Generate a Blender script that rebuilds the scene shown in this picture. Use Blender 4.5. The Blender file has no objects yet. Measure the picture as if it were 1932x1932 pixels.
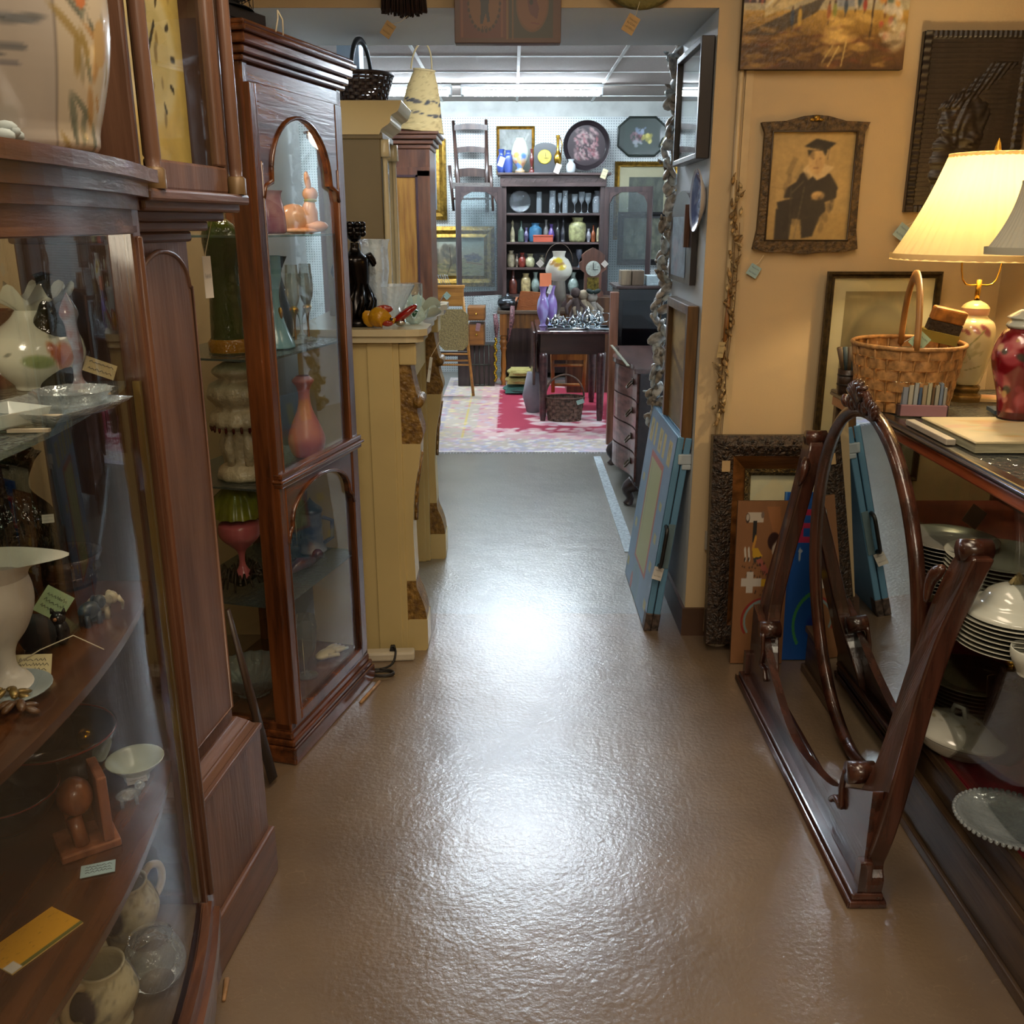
import bpy, math, random
import numpy as np
from math import sin, cos, pi, radians
from mathutils import Vector, Matrix
SC = bpy.context.scene
COL = SC.collection
random.seed(7)
# ---------------------------------------------------------------- camera
PITCH, FPX, EYE = radians(17), 1783.0, 1.55
cam = bpy.data.cameras.new('camera'); cam.sensor_width = 36; cam.lens = 36*FPX/1932; cam.clip_start = .02
co = bpy.data.objects.new('camera', cam); COL.objects.link(co)
co.location = (0, 0, EYE); co.rotation_euler = (pi/2-PITCH, 0, 0); SC.camera = co
def at(px, py, X=None, Y=None, Z=None):
    "the point of the room seen at a photo position, on a plane of known X, Y or Z"
    rx, rv = px-966, 966-py
    ry = FPX*cos(PITCH)+rv*sin(PITCH); rz = -FPX*sin(PITCH)+rv*cos(PITCH)
    t = X/rx if X is not None else Y/ry if Y is not None else (Z-EYE)/rz
    return Vector((rx*t, ry*t, EYE+rz*t))
def mpp(Y, z=1.0): return (Y*cos(PITCH)-(z-EYE)*sin(PITCH))/FPX
# ---------------------------------------------------------------- light and exposure
SC.view_settings.view_transform = 'Standard'; SC.view_settings.look = 'None'
SC.view_settings.exposure = 0.9; SC.view_settings.gamma = 1.0
w = bpy.data.worlds.new('World'); SC.world = w; w.use_nodes = True
w.node_tree.nodes['Background'].inputs[0].default_value = (.9, .85, .8, 1)
w.node_tree.nodes['Background'].inputs[1].default_value = .05
def area(name, loc, size, power, col, rot=(0, 0, 0), sy=None):
    l = bpy.data.lights.new(name, 'AREA'); l.energy = power; l.color = col; l.size = size
    if sy: l.shape = 'RECTANGLE'; l.size_y = sy
    o = bpy.data.objects.new(name, l); COL.objects.link(o); o.location = loc; o.rotation_euler = rot
    return o
area('unseen_overhead_light', (-.05, 1.3, 2.7), .5, 14, (1, .83, .62), sy=1.2)
area('unseen_overhead_light', (.9, 2.2, 2.7), .4, 5, (1, .8, .58), sy=.9)
area('unseen_overhead_light', (.3, -1.2, 2.6), 1.0, 30, (1, .85, .66), sy=1.2)  # unseen fill added behind the camera to brighten the front room
# ---------------------------------------------------------------- materials
def lin(c): return tuple((x/12.92 if x <= .04045 else ((x+.055)/1.055)**2.4) for x in c)
def hx(s): return lin(tuple(int(s[i:i+2], 16)/255 for i in (0, 2, 4)))
MT = {}
def M(name, col='808080', rough=.5, metal=0, var=.1, vs=6, bump=0, bs=40, coat=0, emis=0, trans=0, alpha=1, sheen=0, st=(1, 1, 1), col2=None, sub=0, spec=.5):
    if name in MT: return MT[name]
    m = bpy.data.materials.new(name); m.use_nodes = True; MT[name] = m
    nt = m.node_tree; N = nt.nodes; L = nt.links; b = N['Principled BSDF']
    c = hx(col) if isinstance(col, str) else col
    c2 = hx(col2) if col2 else tuple(x*(1-var*2.2) for x in c)
    tc = N.new('ShaderNodeTexCoord'); mp = N.new('ShaderNodeMapping'); L.new(tc.outputs['Object'], mp.inputs[0])
    mp.inputs['Scale'].default_value = st
    n = N.new('ShaderNodeTexNoise'); n.inputs['Scale'].default_value = vs; n.inputs['Detail'].default_value = 5
    L.new(mp.outputs[0], n.inputs['Vector'])
    r = N.new('ShaderNodeValToRGB'); r.color_ramp.elements[0].position = .35; r.color_ramp.elements[1].position = .65
    r.color_ramp.elements[0].color = (*c2, 1); r.color_ramp.elements[1].color = (*c, 1)
    L.new(n.outputs[0], r.inputs[0]); L.new(r.outputs[0], b.inputs['Base Color'])
    b.inputs['Roughness'].default_value = rough; b.inputs['Metallic'].default_value = metal
    b.inputs['Specular IOR Level'].default_value = spec
    if coat: b.inputs['Coat Weight'].default_value = coat; b.inputs['Coat Roughness'].default_value = .12
    if bump:
        n2 = N.new('ShaderNodeTexNoise'); n2.inputs['Scale'].default_value = bs; n2.inputs['Detail'].default_value = 4
        L.new(mp.outputs[0], n2.inputs['Vector'])
        bp = N.new('ShaderNodeBump'); bp.inputs['Strength'].default_value = bump; bp.inputs['Distance'].default_value = .01
        L.new(n2.outputs[0], bp.inputs['Height']); L.new(bp.outputs[0], b.inputs['Normal'])
    if emis: b.inputs['Emission Color'].default_value = (*c, 1); b.inputs['Emission Strength'].default_value = emis
    if trans: b.inputs['Transmission Weight'].default_value = trans
    if sub: b.inputs['Subsurface Weight'].default_value = sub; b.inputs['Subsurface Radius'].default_value = (.02, .015, .01)
    return m
def wood(name, c1, c2, rough=.3, coat=.3, ax='z', sc=1):
    s = {'z': (9, 9, .9), 'x': (.9, 9, 9), 'y': (9, .9, 9)}[ax]
    m = M(name, c1, rough, 0, vs=3.2*sc, bump=.12, bs=14, coat=coat, st=s, col2=c2)
    return m
def glass(name, tint='ffffff', rough=.02, refl=1.0, dens=0.0, dcol='dfe8ea'):
    "thin pane: clear where looked through, mirroring at a glance; dens mixes in a milky body"
    if name in MT: return MT[name]
    m = bpy.data.materials.new(name); m.use_nodes = True; MT[name] = m
    nt = m.node_tree; N = nt.nodes; L = nt.links; N.remove(N['Principled BSDF']); out = N['Material Output']
    tr = N.new('ShaderNodeBsdfTransparent'); tr.inputs[0].default_value = (*hx(tint), 1)
    gl = N.new('ShaderNodeBsdfGlossy'); gl.inputs['Roughness'].default_value = rough
    fr = N.new('ShaderNodeFresnel'); fr.inputs[0].default_value = 1.5
    mu = N.new('ShaderNodeMath'); mu.operation = 'MULTIPLY'; mu.inputs[1].default_value = refl; mu.use_clamp = True
    L.new(fr.outputs[0], mu.inputs[0])
    mx = N.new('ShaderNodeMixShader'); L.new(mu.outputs[0], mx.inputs[0]); L.new(tr.outputs[0], mx.inputs[1]); L.new(gl.outputs[0], mx.inputs[2])
    last = mx
    if dens:
        d = N.new('ShaderNodeBsdfPrincipled'); d.inputs['Base Color'].default_value = (*hx(dcol), 1); d.inputs['Roughness'].default_value = .08
        n = N.new('ShaderNodeTexNoise'); n.inputs['Scale'].default_value = 60
        tc = N.new('ShaderNodeTexCoord'); L.new(tc.outputs['Object'], n.inputs['Vector'])
        bp = N.new('ShaderNodeBump'); bp.inputs['Strength'].default_value = .6; bp.inputs['Distance'].default_value = .01; L.new(n.outputs[0], bp.inputs['Height'])
        L.new(bp.outputs[0], d.inputs['Normal']); L.new(bp.outputs[0], gl.inputs['Normal'])
        m2 = N.new('ShaderNodeMixShader'); m2.inputs[0].default_value = dens
        L.new(mx.outputs[0], m2.inputs[1]); L.new(d.outputs[0], m2.inputs[2]); last = m2
    L.new(last.outputs[0], out.inputs[0]); return m
def paintmat(name, rough=.5, coat=0, bump=0):
    if name in MT: return MT[name]
    m = bpy.data.materials.new(name); m.use_nodes = True; MT[name] = m
    N = m.node_tree.nodes; L = m.node_tree.links; a = N.new('ShaderNodeVertexColor'); a.layer_name = 'Col'
    b = N['Principled BSDF']; L.new(a.outputs[0], b.inputs['Base Color']); b.inputs['Roughness'].default_value = rough
    b.inputs['Coat Weight'].default_value = coat
    if name in ('impasto', 'oil_paint', 'stoneware'):
        n = N.new('ShaderNodeTexNoise'); n.inputs['Scale'].default_value = 60; n.inputs['Detail'].default_value = 6; bp = N.new('ShaderNodeBump'); bp.inputs['Strength'].default_value = .6; bp.inputs['Distance'].default_value = .004
        tc = N.new('ShaderNodeTexCoord'); L.new(tc.outputs['Object'], n.inputs['Vector']); L.new(n.outputs[0], bp.inputs['Height']); L.new(bp.outputs[0], b.inputs['Normal'])
    return m
# ---------------------------------------------------------------- mesh builder
class MB:
    def __init__(s): s.v = []; s.f = []; s.mi = []; s.sm = []; s.m = 0; s.c = []; s.T = None
    def add(s, vs, fs, smooth=False):
        o = len(s.v)
        if s.T is not None: vs = [tuple(s.T @ Vector(p)) for p in vs]
        s.v += [tuple(p) for p in vs]
        for f in fs: s.f.append(tuple(i+o for i in f)); s.mi.append(s.m); s.sm.append(smooth)
        return s
    def box(s, x0, y0, z0, x1, y1, z1, ins=0, insb=0):
        i = ins; j = insb
        return s.add([(x0+j, y0+j, z0), (x1-j, y0+j, z0), (x1-j, y1-j, z0), (x0+j, y1-j, z0), (x0+i, y0+i, z1), (x1-i, y0+i, z1), (x1-i, y1-i, z1), (x0+i, y1-i, z1)],
                     [(0, 3, 2, 1), (4, 5, 6, 7), (0, 1, 5, 4), (1, 2, 6, 5), (2, 3, 7, 6), (3, 0, 4, 7)])
    def cbox(s, c, d, R=None):
        o = len(s.v); x, y, z = d[0]/2, d[1]/2, d[2]/2
        vs = [Vector(p) for p in ((-x, -y, -z), (x, -y, -z), (x, y, -z), (-x, y, -z), (-x, -y, z), (x, -y, z), (x, y, z), (-x, y, z))]
        if R is not None: vs = [R @ p for p in vs]
        return s.add([p+Vector(c) for p in vs], [(0, 3, 2, 1), (4, 5, 6, 7), (0, 1, 5, 4), (1, 2, 6, 5), (2, 3, 7, 6), (3, 0, 4, 7)])
    def prism(s, poly, lo, hi, ax='z', smooth=False):
        "poly in the two other axes; ax z:(x,y)  y:(x,z)  x:(y,z)"
        k = {'z': lambda a, b, h: (a, b, h), 'y': lambda a, b, h: (a, h, b), 'x': lambda a, b, h: (h, a, b)}[ax]
        n = len(poly); vs = [k(a, b, lo) for a, b in poly]+[k(a, b, hi) for a, b in poly]
        s.add(vs, [tuple(range(n))[::-1], tuple(range(n, 2*n))])
        return s.add(vs, [(i, (i+1) % n, n+(i+1) % n, n+i) for i in range(n)], smooth)
    def lathe(s, prof, c=(0, 0, 0), n=24, rip=0, nr=8, sy=1, close=False, twist=0):
        vs = []; fs = []
        for j, (r, z) in enumerate(prof):
            for i in range(n):
                a = 2*pi*i/n+twist*j; rr = r*(1+rip*cos(nr*a))
                vs.append((c[0]+rr*cos(a), c[1]+rr*sin(a)*sy, c[2]+z))
        for j in range(len(prof)-1):
            for i in range(n):
                fs.append((j*n+i, j*n+(i+1) % n, (j+1)*n+(i+1) % n, (j+1)*n+i))
        if close: fs.append(tuple(range((len(prof)-1)*n, len(prof)*n)))
        if close: fs.append(tuple(range(n))[::-1])
        return s.add(vs, fs, True)
    def tube(s, pts, r, n=8, closed=False, flat=1):
        P = [Vector(p) for p in pts]; rs = r if isinstance(r, (list, tuple)) else [r]*len(P); vs = []; fs = []
        up = Vector((0, 0, 1)); prev = None; K = len(P)
        for k, p in enumerate(P):
            a = P[(k+1) % K] if (closed or k < K-1) else P[k]; b = P[k-1] if (closed or k > 0) else P[k]
            t = (a-b).normalized() if (a-b).length > 1e-9 else up
            if prev is None: u = t.cross(up) if abs(t.z) < .95 else t.cross(Vector((1, 0, 0)))
            else: u = prev-t*prev.dot(t)
            u = u.normalized() if u.length > 1e-9 else Vector((1, 0, 0)); prev = u; w_ = t.cross(u)
            for i in range(n):
                g = 2*pi*i/n; vs.append(p+(u*cos(g)+w_*sin(g)*flat)*rs[k])
        R = K if closed else K-1
        for k in range(R):
            for i in range(n): fs.append((k*n+i, k*n+(i+1) % n, ((k+1) % K)*n+(i+1) % n, ((k+1) % K)*n+i))
        if not closed: fs.append(tuple(range(n))[::-1]); fs.append(tuple(range((K-1)*n, K*n)))
        return s.add(vs, fs, True)
    def ball(s, c, r, n=14, R=None):
        if not isinstance(r, (tuple, list)): r = (r, r, r)
        vs = []; fs = []; m = max(5, n//2)
        for j in range(m+1):
            t = pi*j/m
            for i in range(n):
                a = 2*pi*i/n; p = Vector((r[0]*sin(t)*cos(a), r[1]*sin(t)*sin(a), -r[2]*cos(t)))
                if R is not None: p = R @ p
                vs.append(p+Vector(c))
        for j in range(m):
            for i in range(n): fs.append((j*n+i, j*n+(i+1) % n, (j+1)*n+(i+1) % n, (j+1)*n+i))
        return s.add(vs, fs, True)
    def build(s, name, mats, parent=None, bev=0, loc=None, rot=None, merge=True):
        me = bpy.data.meshes.new(name); me.from_pydata(s.v, [], s.f)
        if not isinstance(mats, (list, tuple)): mats = [mats]
        for m in mats: me.materials.append(m)
        me.polygons.foreach_set('material_index', s.mi); me.polygons.foreach_set('use_smooth', s.sm)
        if s.c:
            at_ = me.color_attributes.new('Col', 'FLOAT_COLOR', 'POINT'); at_.data.foreach_set('color', np.array(s.c, dtype=np.float32).ravel())
        me.update()
        o = bpy.data.objects.new(name, me); COL.objects.link(o); o.parent = parent
        if loc is not None: o.location = loc
        if rot is not None: o.rotation_euler = rot
        if bev:
            b = o.modifiers.new('bevel', 'BEVEL'); b.width = bev; b.segments = 2; b.limit_method = 'ANGLE'; b.angle_limit = radians(40)
        return o
def rotm(x=0, y=0, z=0): return (Matrix.Rotation(radians(z), 3, 'Z') @ Matrix.Rotation(radians(y), 3, 'Y') @ Matrix.Rotation(radians(x), 3, 'X'))
def tag(o, label, cat, group=None):
    o['label'] = label; o['category'] = cat
    if group: o['group'] = group
    return o
def thing(name, label, cat, loc=(0, 0, 0), rz=0, group=None, rot=None):
    o = bpy.data.objects.new(name, None); COL.objects.link(o); o.location = loc; o.rotation_euler = rot or (0, 0, radians(rz))
    o.empty_display_size = .05
    return tag(o, label, cat, group)
def struct(name, mb, mat, **k):
    o = mb.build(name, mat, **k); o['kind'] = 'structure'; return o
def one(name, label, cat, loc, mb, mat, rz=0, group=None, bev=0, rot=None):
    return tag(mb.build(name, mat, None, bev, loc, rot or (0, 0, radians(rz))), label, cat, group)
def dup(root, loc, rz=None, label=None, group=None, sc=None):
    r = root.copy(); COL.objects.link(r); r.location = loc
    if rz is not None: r.rotation_euler = (0, 0, radians(rz))
    if label: r['label'] = label
    if group: r['group'] = group
    if sc: r.scale = sc
    for ch in list(root.children):
        c = ch.copy(); COL.objects.link(c); c.parent = r
        for g in list(ch.children): d = g.copy(); COL.objects.link(d); d.parent = c
    return r
# ---------------------------------------------------------------- painted surfaces
class CV:
    def __init__(s, w, h, col='ffffff'):
        s.w, s.h = w, h; s.a = np.zeros((h, w, 3)); s.a[:] = s.C(col)
        s.U, s.V = np.meshgrid((np.arange(w)+.5)/w, (np.arange(h)+.5)/h)
    def C(s, c): return np.array([int(c[i:i+2], 16)/255 for i in (0, 2, 4)]) if isinstance(c, str) else np.array(c)
    def put(s, k, col, a=1): k = (np.clip(k, 0, 1)*a)[..., None]; s.a = s.a*(1-k)+s.C(col)*k; return s
    def ell(s, x, y, rx, ry, col, a=1, soft=.15, rot=0):
        du, dv = s.U-x, s.V-y; c, n = cos(rot), sin(rot); p, q = du*c+dv*n, -du*n+dv*c
        d = np.sqrt((p/rx)**2+(q/ry)**2); return s.put((1-d)/soft+.5, col, a)
    def rect(s, x0, y0, x1, y1, col, a=1):
        e = .5/s.w; return s.put(((s.U > x0-e) & (s.U < x1+e) & (s.V > y0-e) & (s.V < y1+e)).astype(float), col, a)
    def line(s, x0, y0, x1, y1, wd, col, a=1):
        dx, dy = x1-x0, y1-y0; L2 = dx*dx+dy*dy+1e-9; t = np.clip(((s.U-x0)*dx+(s.V-y0)*dy)/L2, 0, 1)
        d = np.hypot(s.U-x0-t*dx, s.V-y0-t*dy); return s.put((wd-d)/(wd*.6)+.5, col, a)
    def poly(s, pts, col, a=1):
        k = np.zeros_like(s.U, bool); n = len(pts)
        for i in range(n):
            (xa, ya), (xb, yb) = pts[i], pts[(i+1) % n]
            if ya != yb: k ^= ((ya > s.V) != (yb > s.V)) & (s.U < (xb-xa)*(s.V-ya)/(yb-ya)+xa)
        return s.put(k.astype(float), col, a)
    def grad(s, y0, y1, c0, c1):
        t = np.clip((s.V-y0)/(y1-y0), 0, 1)[..., None]; k = ((s.V >= y0) & (s.V <= y1))[..., None]
        s.a = np.where(k, s.C(c0)*(1-t)+s.C(c1)*t, s.a); return s
    def noise(s, amp, fx=8, fy=8, seed=1):
        r = np.random.RandomState(seed); n = np.zeros_like(s.U)
        for o in range(5):
            k = 1.8**o; a, b, c, d = r.rand(4)*6.28
            n += np.sin(s.U*fx*k*2+a+2*np.sin(s.V*fy*k*1.3+b))*np.sin(s.V*fy*k*2+c+2*np.sin(s.U*fx*k*1.1+d))/1.4**o
        s.a = np.clip(s.a*(1+amp*n[..., None])+0*n[..., None], 0, 1); return s
    def dabs(s, n, x0, y0, x1, y1, rx, ry, cols, a=.8, seed=1, rot=0):
        r = random.Random(seed)
        for _ in range(n):
            q = r.uniform(.5, 1.3); s.ell(r.uniform(x0, x1), r.uniform(y0, y1), rx*q, ry*q, r.choice(cols), a, .5, rot+r.uniform(-.4, .4))
        return s
    def blur(s, n=1):
        for _ in range(n):
            p = np.pad(s.a, ((1, 1), (1, 1), (0, 0)), 'edge'); s.a = (p[1:-1, 1:-1]*2+p[:-2, 1:-1]+p[2:, 1:-1]+p[1:-1, :-2]+p[1:-1, 2:])/6
        return s
    def linear(s):
        a = np.clip(s.a, 0, 1); return np.where(a <= .04045, a/12.92, ((a+.055)/1.055)**2.4)
def picture(cv, name, parent, x0, z0, x1, z1, y, mat='picture_paint', rough=.45, coat=0, relief=None, bow=None):
    mb = MB(); A = cv.linear(); h, w_ = cv.h, cv.w
    for j in range(h+1):
        for i in range(w_+1):
            u, v = i/w_, j/h; d = relief(u, v) if relief else 0
            mb.v.append((x0+(x1-x0)*u, y-d, z0+(z1-z0)*v)); mb.c.append((*A[min(j, h-1), min(i, w_-1)], 1))
    for j in range(h):
        for i in range(w_):
            a = j*(w_+1)+i; mb.f.append((a, a+1, a+w_+2, a+w_+1)); mb.mi.append(0); mb.sm.append(relief is not None)
    return mb.build(name, paintmat(mat, rough, coat), parent)
def wrap(cv, prof, mb=None, sy=1, rip=0, nr=8, a0=0):
    "a turned body painted with a canvas: u runs round, v up"
    mb = mb or MB(); A = cv.linear(); h, w_ = cv.h, cv.w
    zs = [p[1] for p in prof]; rs = [p[0] for p in prof]; L = [0]
    for k in range(1, len(prof)): L.append(L[-1]+math.hypot(rs[k]-rs[k-1], zs[k]-zs[k-1]))
    b = len(mb.v)
    for j in range(h+1):
        t = j/h*L[-1]; r = float(np.interp(t, L, rs)); z = float(np.interp(t, L, zs))
        for i in range(w_):
            a = 2*pi*i/w_+a0; rr = r*(1+rip*cos(nr*a))
            mb.v.append((rr*cos(a), rr*sin(a)*sy, z)); mb.c.append((*A[min(j, h-1), i], 1))
    for j in range(h):
        for i in range(w_):
            mb.f.append((b+j*w_+i, b+j*w_+(i+1) % w_, b+(j+1)*w_+(i+1) % w_, b+(j+1)*w_+i)); mb.mi.append(0); mb.sm.append(True)
    return mb
def smooth_prof(pts, n=5):
    "Catmull-Rom through profile points"
    P = [pts[0]]+list(pts)+[pts[-1]]; out = []
    for k in range(1, len(P)-2):
        for i in range(n):
            t = i/n; out.append(tuple(.5*(2*P[k][d]+(P[k+1][d]-P[k-1][d])*t+(2*P[k-1][d]-5*P[k][d]+4*P[k+1][d]-P[k+2][d])*t*t+(3*P[k][d]-P[k-1][d]-3*P[k+1][d]+P[k+2][d])*t**3) for d in range(len(P[k]))))
    out.append(tuple(pts[-1])); return out
def arc(cx, cy, r, a0, a1, n, ry=None): ry = ry or r; return [(cx+r*cos(radians(a0+(a1-a0)*i/n)), cy+ry*sin(radians(a0+(a1-a0)*i/n))) for i in range(n+1)]
# price tag: a card of its own with pen strokes and a string
def price_tag(label, loc, w_=.045, h=.03, rot=(90, 0, 0), col='e8e0c8', string=None, name='price_tag', pen='40404a', rows=2, seed=0):
    t = thing(name, label, 'tag', loc, rot=tuple(radians(a) for a in rot))
    mb = MB(); mb.box(-w_/2, -h/2, 0, w_/2, h/2, .0012)
    mb.build('card', M('card_'+col, col, .7, var=.03), t)
    r = random.Random(seed); k = MB()
    for q in range(rows):
        y = h*(.22-.45*q/max(1, rows-1)) if rows > 1 else 0; x = -w_*.36
        while x < w_*.34:
            dx = w_*r.uniform(.05, .14); k.tube([(x, y, .0016), (x+dx*.5, y+h*r.uniform(.04, .12), .0016), (x+dx, y-h*.03, .0016)], w_*.008, 4); x += dx*1.2
    k.build('pen_writing', M('ink_'+pen, pen, .6), t)
    if string:
        MB().tube([(-w_*.42, h*.1, 0)]+[Vector(p) for p in string], .0009, 5).build('string', M('string', 'd8ccb0', .8), t)
    return t
# ---------------------------------------------------------------- the setting
YP, YB, XJ, ZL = 3.42, 4.10, .675, 2.22           # partition front, partition back, right jamb, lintel underside
WBK, ZC = 10.3, 2.72
def floor_mat():
    m = bpy.data.materials.new('painted_floor'); m.use_nodes = True; nt = m.node_tree; N = nt.nodes; L = nt.links; b = N['Principled BSDF']
    g = N.new('ShaderNodeNewGeometry'); sp = N.new('ShaderNodeSeparateXYZ'); L.new(g.outputs['Position'], sp.inputs[0])
    n = N.new('ShaderNodeTexNoise'); n.inputs['Scale'].default_value = 2.2; n.inputs['Detail'].default_value = 8; L.new(g.outputs['Position'], n.inputs['Vector'])
    def ramp(a, c, p0=.3, p1=.7):
        r = N.new('ShaderNodeValToRGB'); r.color_ramp.elements[0].color = (*hx(a), 1); r.color_ramp.elements[1].color = (*hx(c), 1)
        r.color_ramp.elements[0].position = p0; r.color_ramp.elements[1].position = p1; return r
    r1 = ramp('625140', '796650'); r2 = ramp('66635a', '7c796e'); L.new(n.outputs[0], r1.inputs[0]); L.new(n.outputs[0], r2.inputs[0])
    # brown turns to grey just inside the opening; the edge wavers a little
    n3 = N.new('ShaderNodeTexNoise'); n3.inputs['Scale'].default_value = 9; L.new(g.outputs['Position'], n3.inputs['Vector'])
    ma = N.new('ShaderNodeMath'); ma.operation = 'MULTIPLY_ADD'; ma.inputs[1].default_value = .05; L.new(n3.outputs[0], ma.inputs[0]); L.new(sp.outputs[1], ma.inputs[2])
    mr = N.new('ShaderNodeMapRange'); mr.inputs[1].default_value = 3.645; mr.inputs[2].default_value = 3.66; L.new(ma.outputs[0], mr.inputs[0])
    mx = N.new('ShaderNodeMix'); mx.data_type = 'RGBA'; L.new(mr.outputs[0], mx.inputs[0]); L.new(r1.outputs[0], mx.inputs[6]); L.new(r2.outputs[0], mx.inputs[7])
    # thin pale scratches
    vo = N.new('ShaderNodeTexNoise'); vo.inputs['Scale'].default_value = 5; vo.inputs['Detail'].default_value = 3; vo.inputs['Distortion'].default_value = 2.5; L.new(g.outputs['Position'], vo.inputs['Vector'])
    rs = ramp('000000', 'ffffff'); e = rs.color_ramp.elements; e[0].position = .497; e[1].position = .5; e.new(.503).color = (0, 0, 0, 1); e[1].color = (1, 1, 1, 1)
    L.new(vo.outputs[0], rs.inputs[0])
    m2 = N.new('ShaderNodeMix'); m2.data_type = 'RGBA'; ms = N.new('ShaderNodeMath'); ms.operation = 'MULTIPLY'; ms.inputs[1].default_value = .16; L.new(rs.outputs[0], ms.inputs[0])
    L.new(ms.outputs[0], m2.inputs[0]); L.new(mx.outputs[2], m2.inputs[6]); m2.inputs[7].default_value = (*hx('b09a82'), 1); L.new(m2.outputs[2], b.inputs['Base Color'])
    n2 = N.new('ShaderNodeTexNoise'); n2.inputs['Scale'].default_value = 75; n2.inputs['Detail'].default_value = 3; L.new(g.outputs['Position'], n2.inputs['Vector'])
    n4 = N.new('ShaderNodeTexNoise'); n4.inputs['Scale'].default_value = 7; n4.inputs['Detail'].default_value = 2; L.new(g.outputs['Position'], n4.inputs['Vector'])
    bp = N.new('ShaderNodeBump'); bp.inputs['Strength'].default_value = .5; bp.inputs['Distance'].default_value = .0022; L.new(n2.outputs[0], bp.inputs['Height'])
    b2 = N.new('ShaderNodeBump'); b2.inputs['Strength'].default_value = .12; b2.inputs['Distance'].default_value = .02; L.new(n4.outputs[0], b2.inputs['Height']); L.new(bp.outputs[0], b2.inputs['Normal'])
    L.new(b2.outputs[0], b.inputs['Normal'])
    rr = ramp('3a3a3a', '606060'); L.new(n.outputs[0], rr.inputs[0]); b.inputs['Roughness'].default_value = .33; b.inputs['Specular IOR Level'].default_value = .7; b.inputs['Coat Weight'].default_value = .9; b.inputs['Coat Roughness'].default_value = .22; L.new(b2.outputs[0], b.inputs['Coat Normal'])
    return m
struct('floor', MB().box(-4, -3, -.1, 4, 10.6, 0), floor_mat())
WALLC = M('wall_beige', 'b29c78', .65, var=.03, vs=2, bump=.05, bs=120)
WHITE = M('wall_white', 'd2d8dc', .55, var=.03, vs=2, bump=.05, bs=100)
# partition with the wide opening: beige on this side, white inside the opening and beyond
def wall2(name, x0, x1, z0, z1):
    mb = MB(); mb.box(x0, YP, z0, x1, YP+.004, z1); mb.m = 1; mb.box(x0, YP+.004, z0, x1, YB, z1); return struct(name, mb, [WALLC, WHITE])
wall2('wall_right_of_opening', XJ, 3.4, 0, 2.9); wall2('wall_left_of_opening', -3.4, -.86, 0, 2.9); wall2('wall_over_opening', -.86, XJ, ZL, 2.9)
mb = MB(); mb.box(XJ+.003, YP-.012, .0, XJ+.10, YP, .115); mb.box(XJ-.012, YP-.012, 0, XJ+.003, 3.95, .115)
struct('baseboard_right', mb, M('baseboard_brown', '4a3222', .45))
mb = MB(); mb.tube([(.757, YP-.012, .02), (.757, YP-.012, 2.7)], .009, 10); mb.box(.775, YP-.008, .0, .80, YP, 2.75)
struct('trim_1', mb, M('conduit_beige', 'b7a27d', .45))
mb = MB(); mb.box(.735, YP-.02, .36, .75, YP, .43); struct('trim_2', mb, M('socket_white', 'a8a49a', .4))
struct('wall_right', MB().box(1.72, -2.5, 0, 1.8, YP, 2.9), WALLC)
struct('wall_left', MB().box(-1.55, -2.5, 0, -1.5, YP, 2.9), WALLC)
struct('wall_behind', MB().box(-3, -2.6, 0, 3, -2.5, 2.9), WALLC)
struct('ceiling', MB().box(-3, -2.6, 2.8, 3, YP, 2.9), M('ceiling_plain', 'b5ac9c', .8))
# far room
def pegboard():
    m = bpy.data.materials.new('white_pegboard'); m.use_nodes = True; N = m.node_tree.nodes; L = m.node_tree.links; b = N['Principled BSDF']
    g = N.new('ShaderNodeNewGeometry'); sc = N.new('ShaderNodeVectorMath'); sc.operation = 'SCALE'; sc.inputs[3].default_value = 1/.0255; L.new(g.outputs['Position'], sc.inputs[0])
    fr = N.new('ShaderNodeVectorMath'); fr.operation = 'FRACTION'; L.new(sc.outputs[0], fr.inputs[0])
    su = N.new('ShaderNodeVectorMath'); su.operation = 'SUBTRACT'; su.inputs[1].default_value = (.5, .5, .5); L.new(fr.outputs[0], su.inputs[0])
    mu = N.new('ShaderNodeVectorMath'); mu.operation = 'MULTIPLY'; mu.inputs[1].default_value = (1, 0, 1); L.new(su.outputs[0], mu.inputs[0])
    le = N.new('ShaderNodeVectorMath'); le.operation = 'LENGTH'; L.new(mu.outputs[0], le.inputs[0])
    lt = N.new('ShaderNodeMath'); lt.operation = 'LESS_THAN'; lt.inputs[1].default_value = .2; L.new(le.outputs[1], lt.inputs[0])
    mx = N.new('ShaderNodeMix'); mx.data_type = 'RGBA'; L.new(lt.outputs[0], mx.inputs[0]); mx.inputs[6].default_value = (*hx('cfd6d6'), 1); mx.inputs[7].default_value = (*hx('6f7c80'), 1)
    L.new(mx.outputs[2], b.inputs['Base Color']); b.inputs['Roughness'].default_value = .4; return m
struct('wall_back', MB().box(-3.2, WBK, 0, 3.2, WBK+.1, 2.58), pegboard())
mb = MB(); mb.box(-3.2, WBK-.012, 2.58, 3.2, WBK+.1, 2.8); struct('trim_3', mb, M('trim_white', 'c4c8c4', .5))
struct('wall_far_left', MB().box(-3.2, YB, 0, -3.1, WBK, 2.8), WHITE); struct('wall_far_right', MB().box(3.1, YB, 0, 3.2, WBK, 2.8), WHITE)
struct('ceiling_tiles', MB().box(-3.2, YB, ZC, 3.2, WBK, ZC+.1), M('ceiling_tile', 'a49b94', .85, var=.06, vs=60, bump=.3, bs=150))
mb = MB()
for i in range(-3, 4): mb.box(.05+i*.75-.012, YB, ZC-.006, .05+i*.75+.012, WBK, ZC)
for j in range(8): mb.box(-3.1, 4.6+j*.75-.012, ZC-.0065, 3.1, 4.6+j*.75+.012, ZC)
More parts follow.
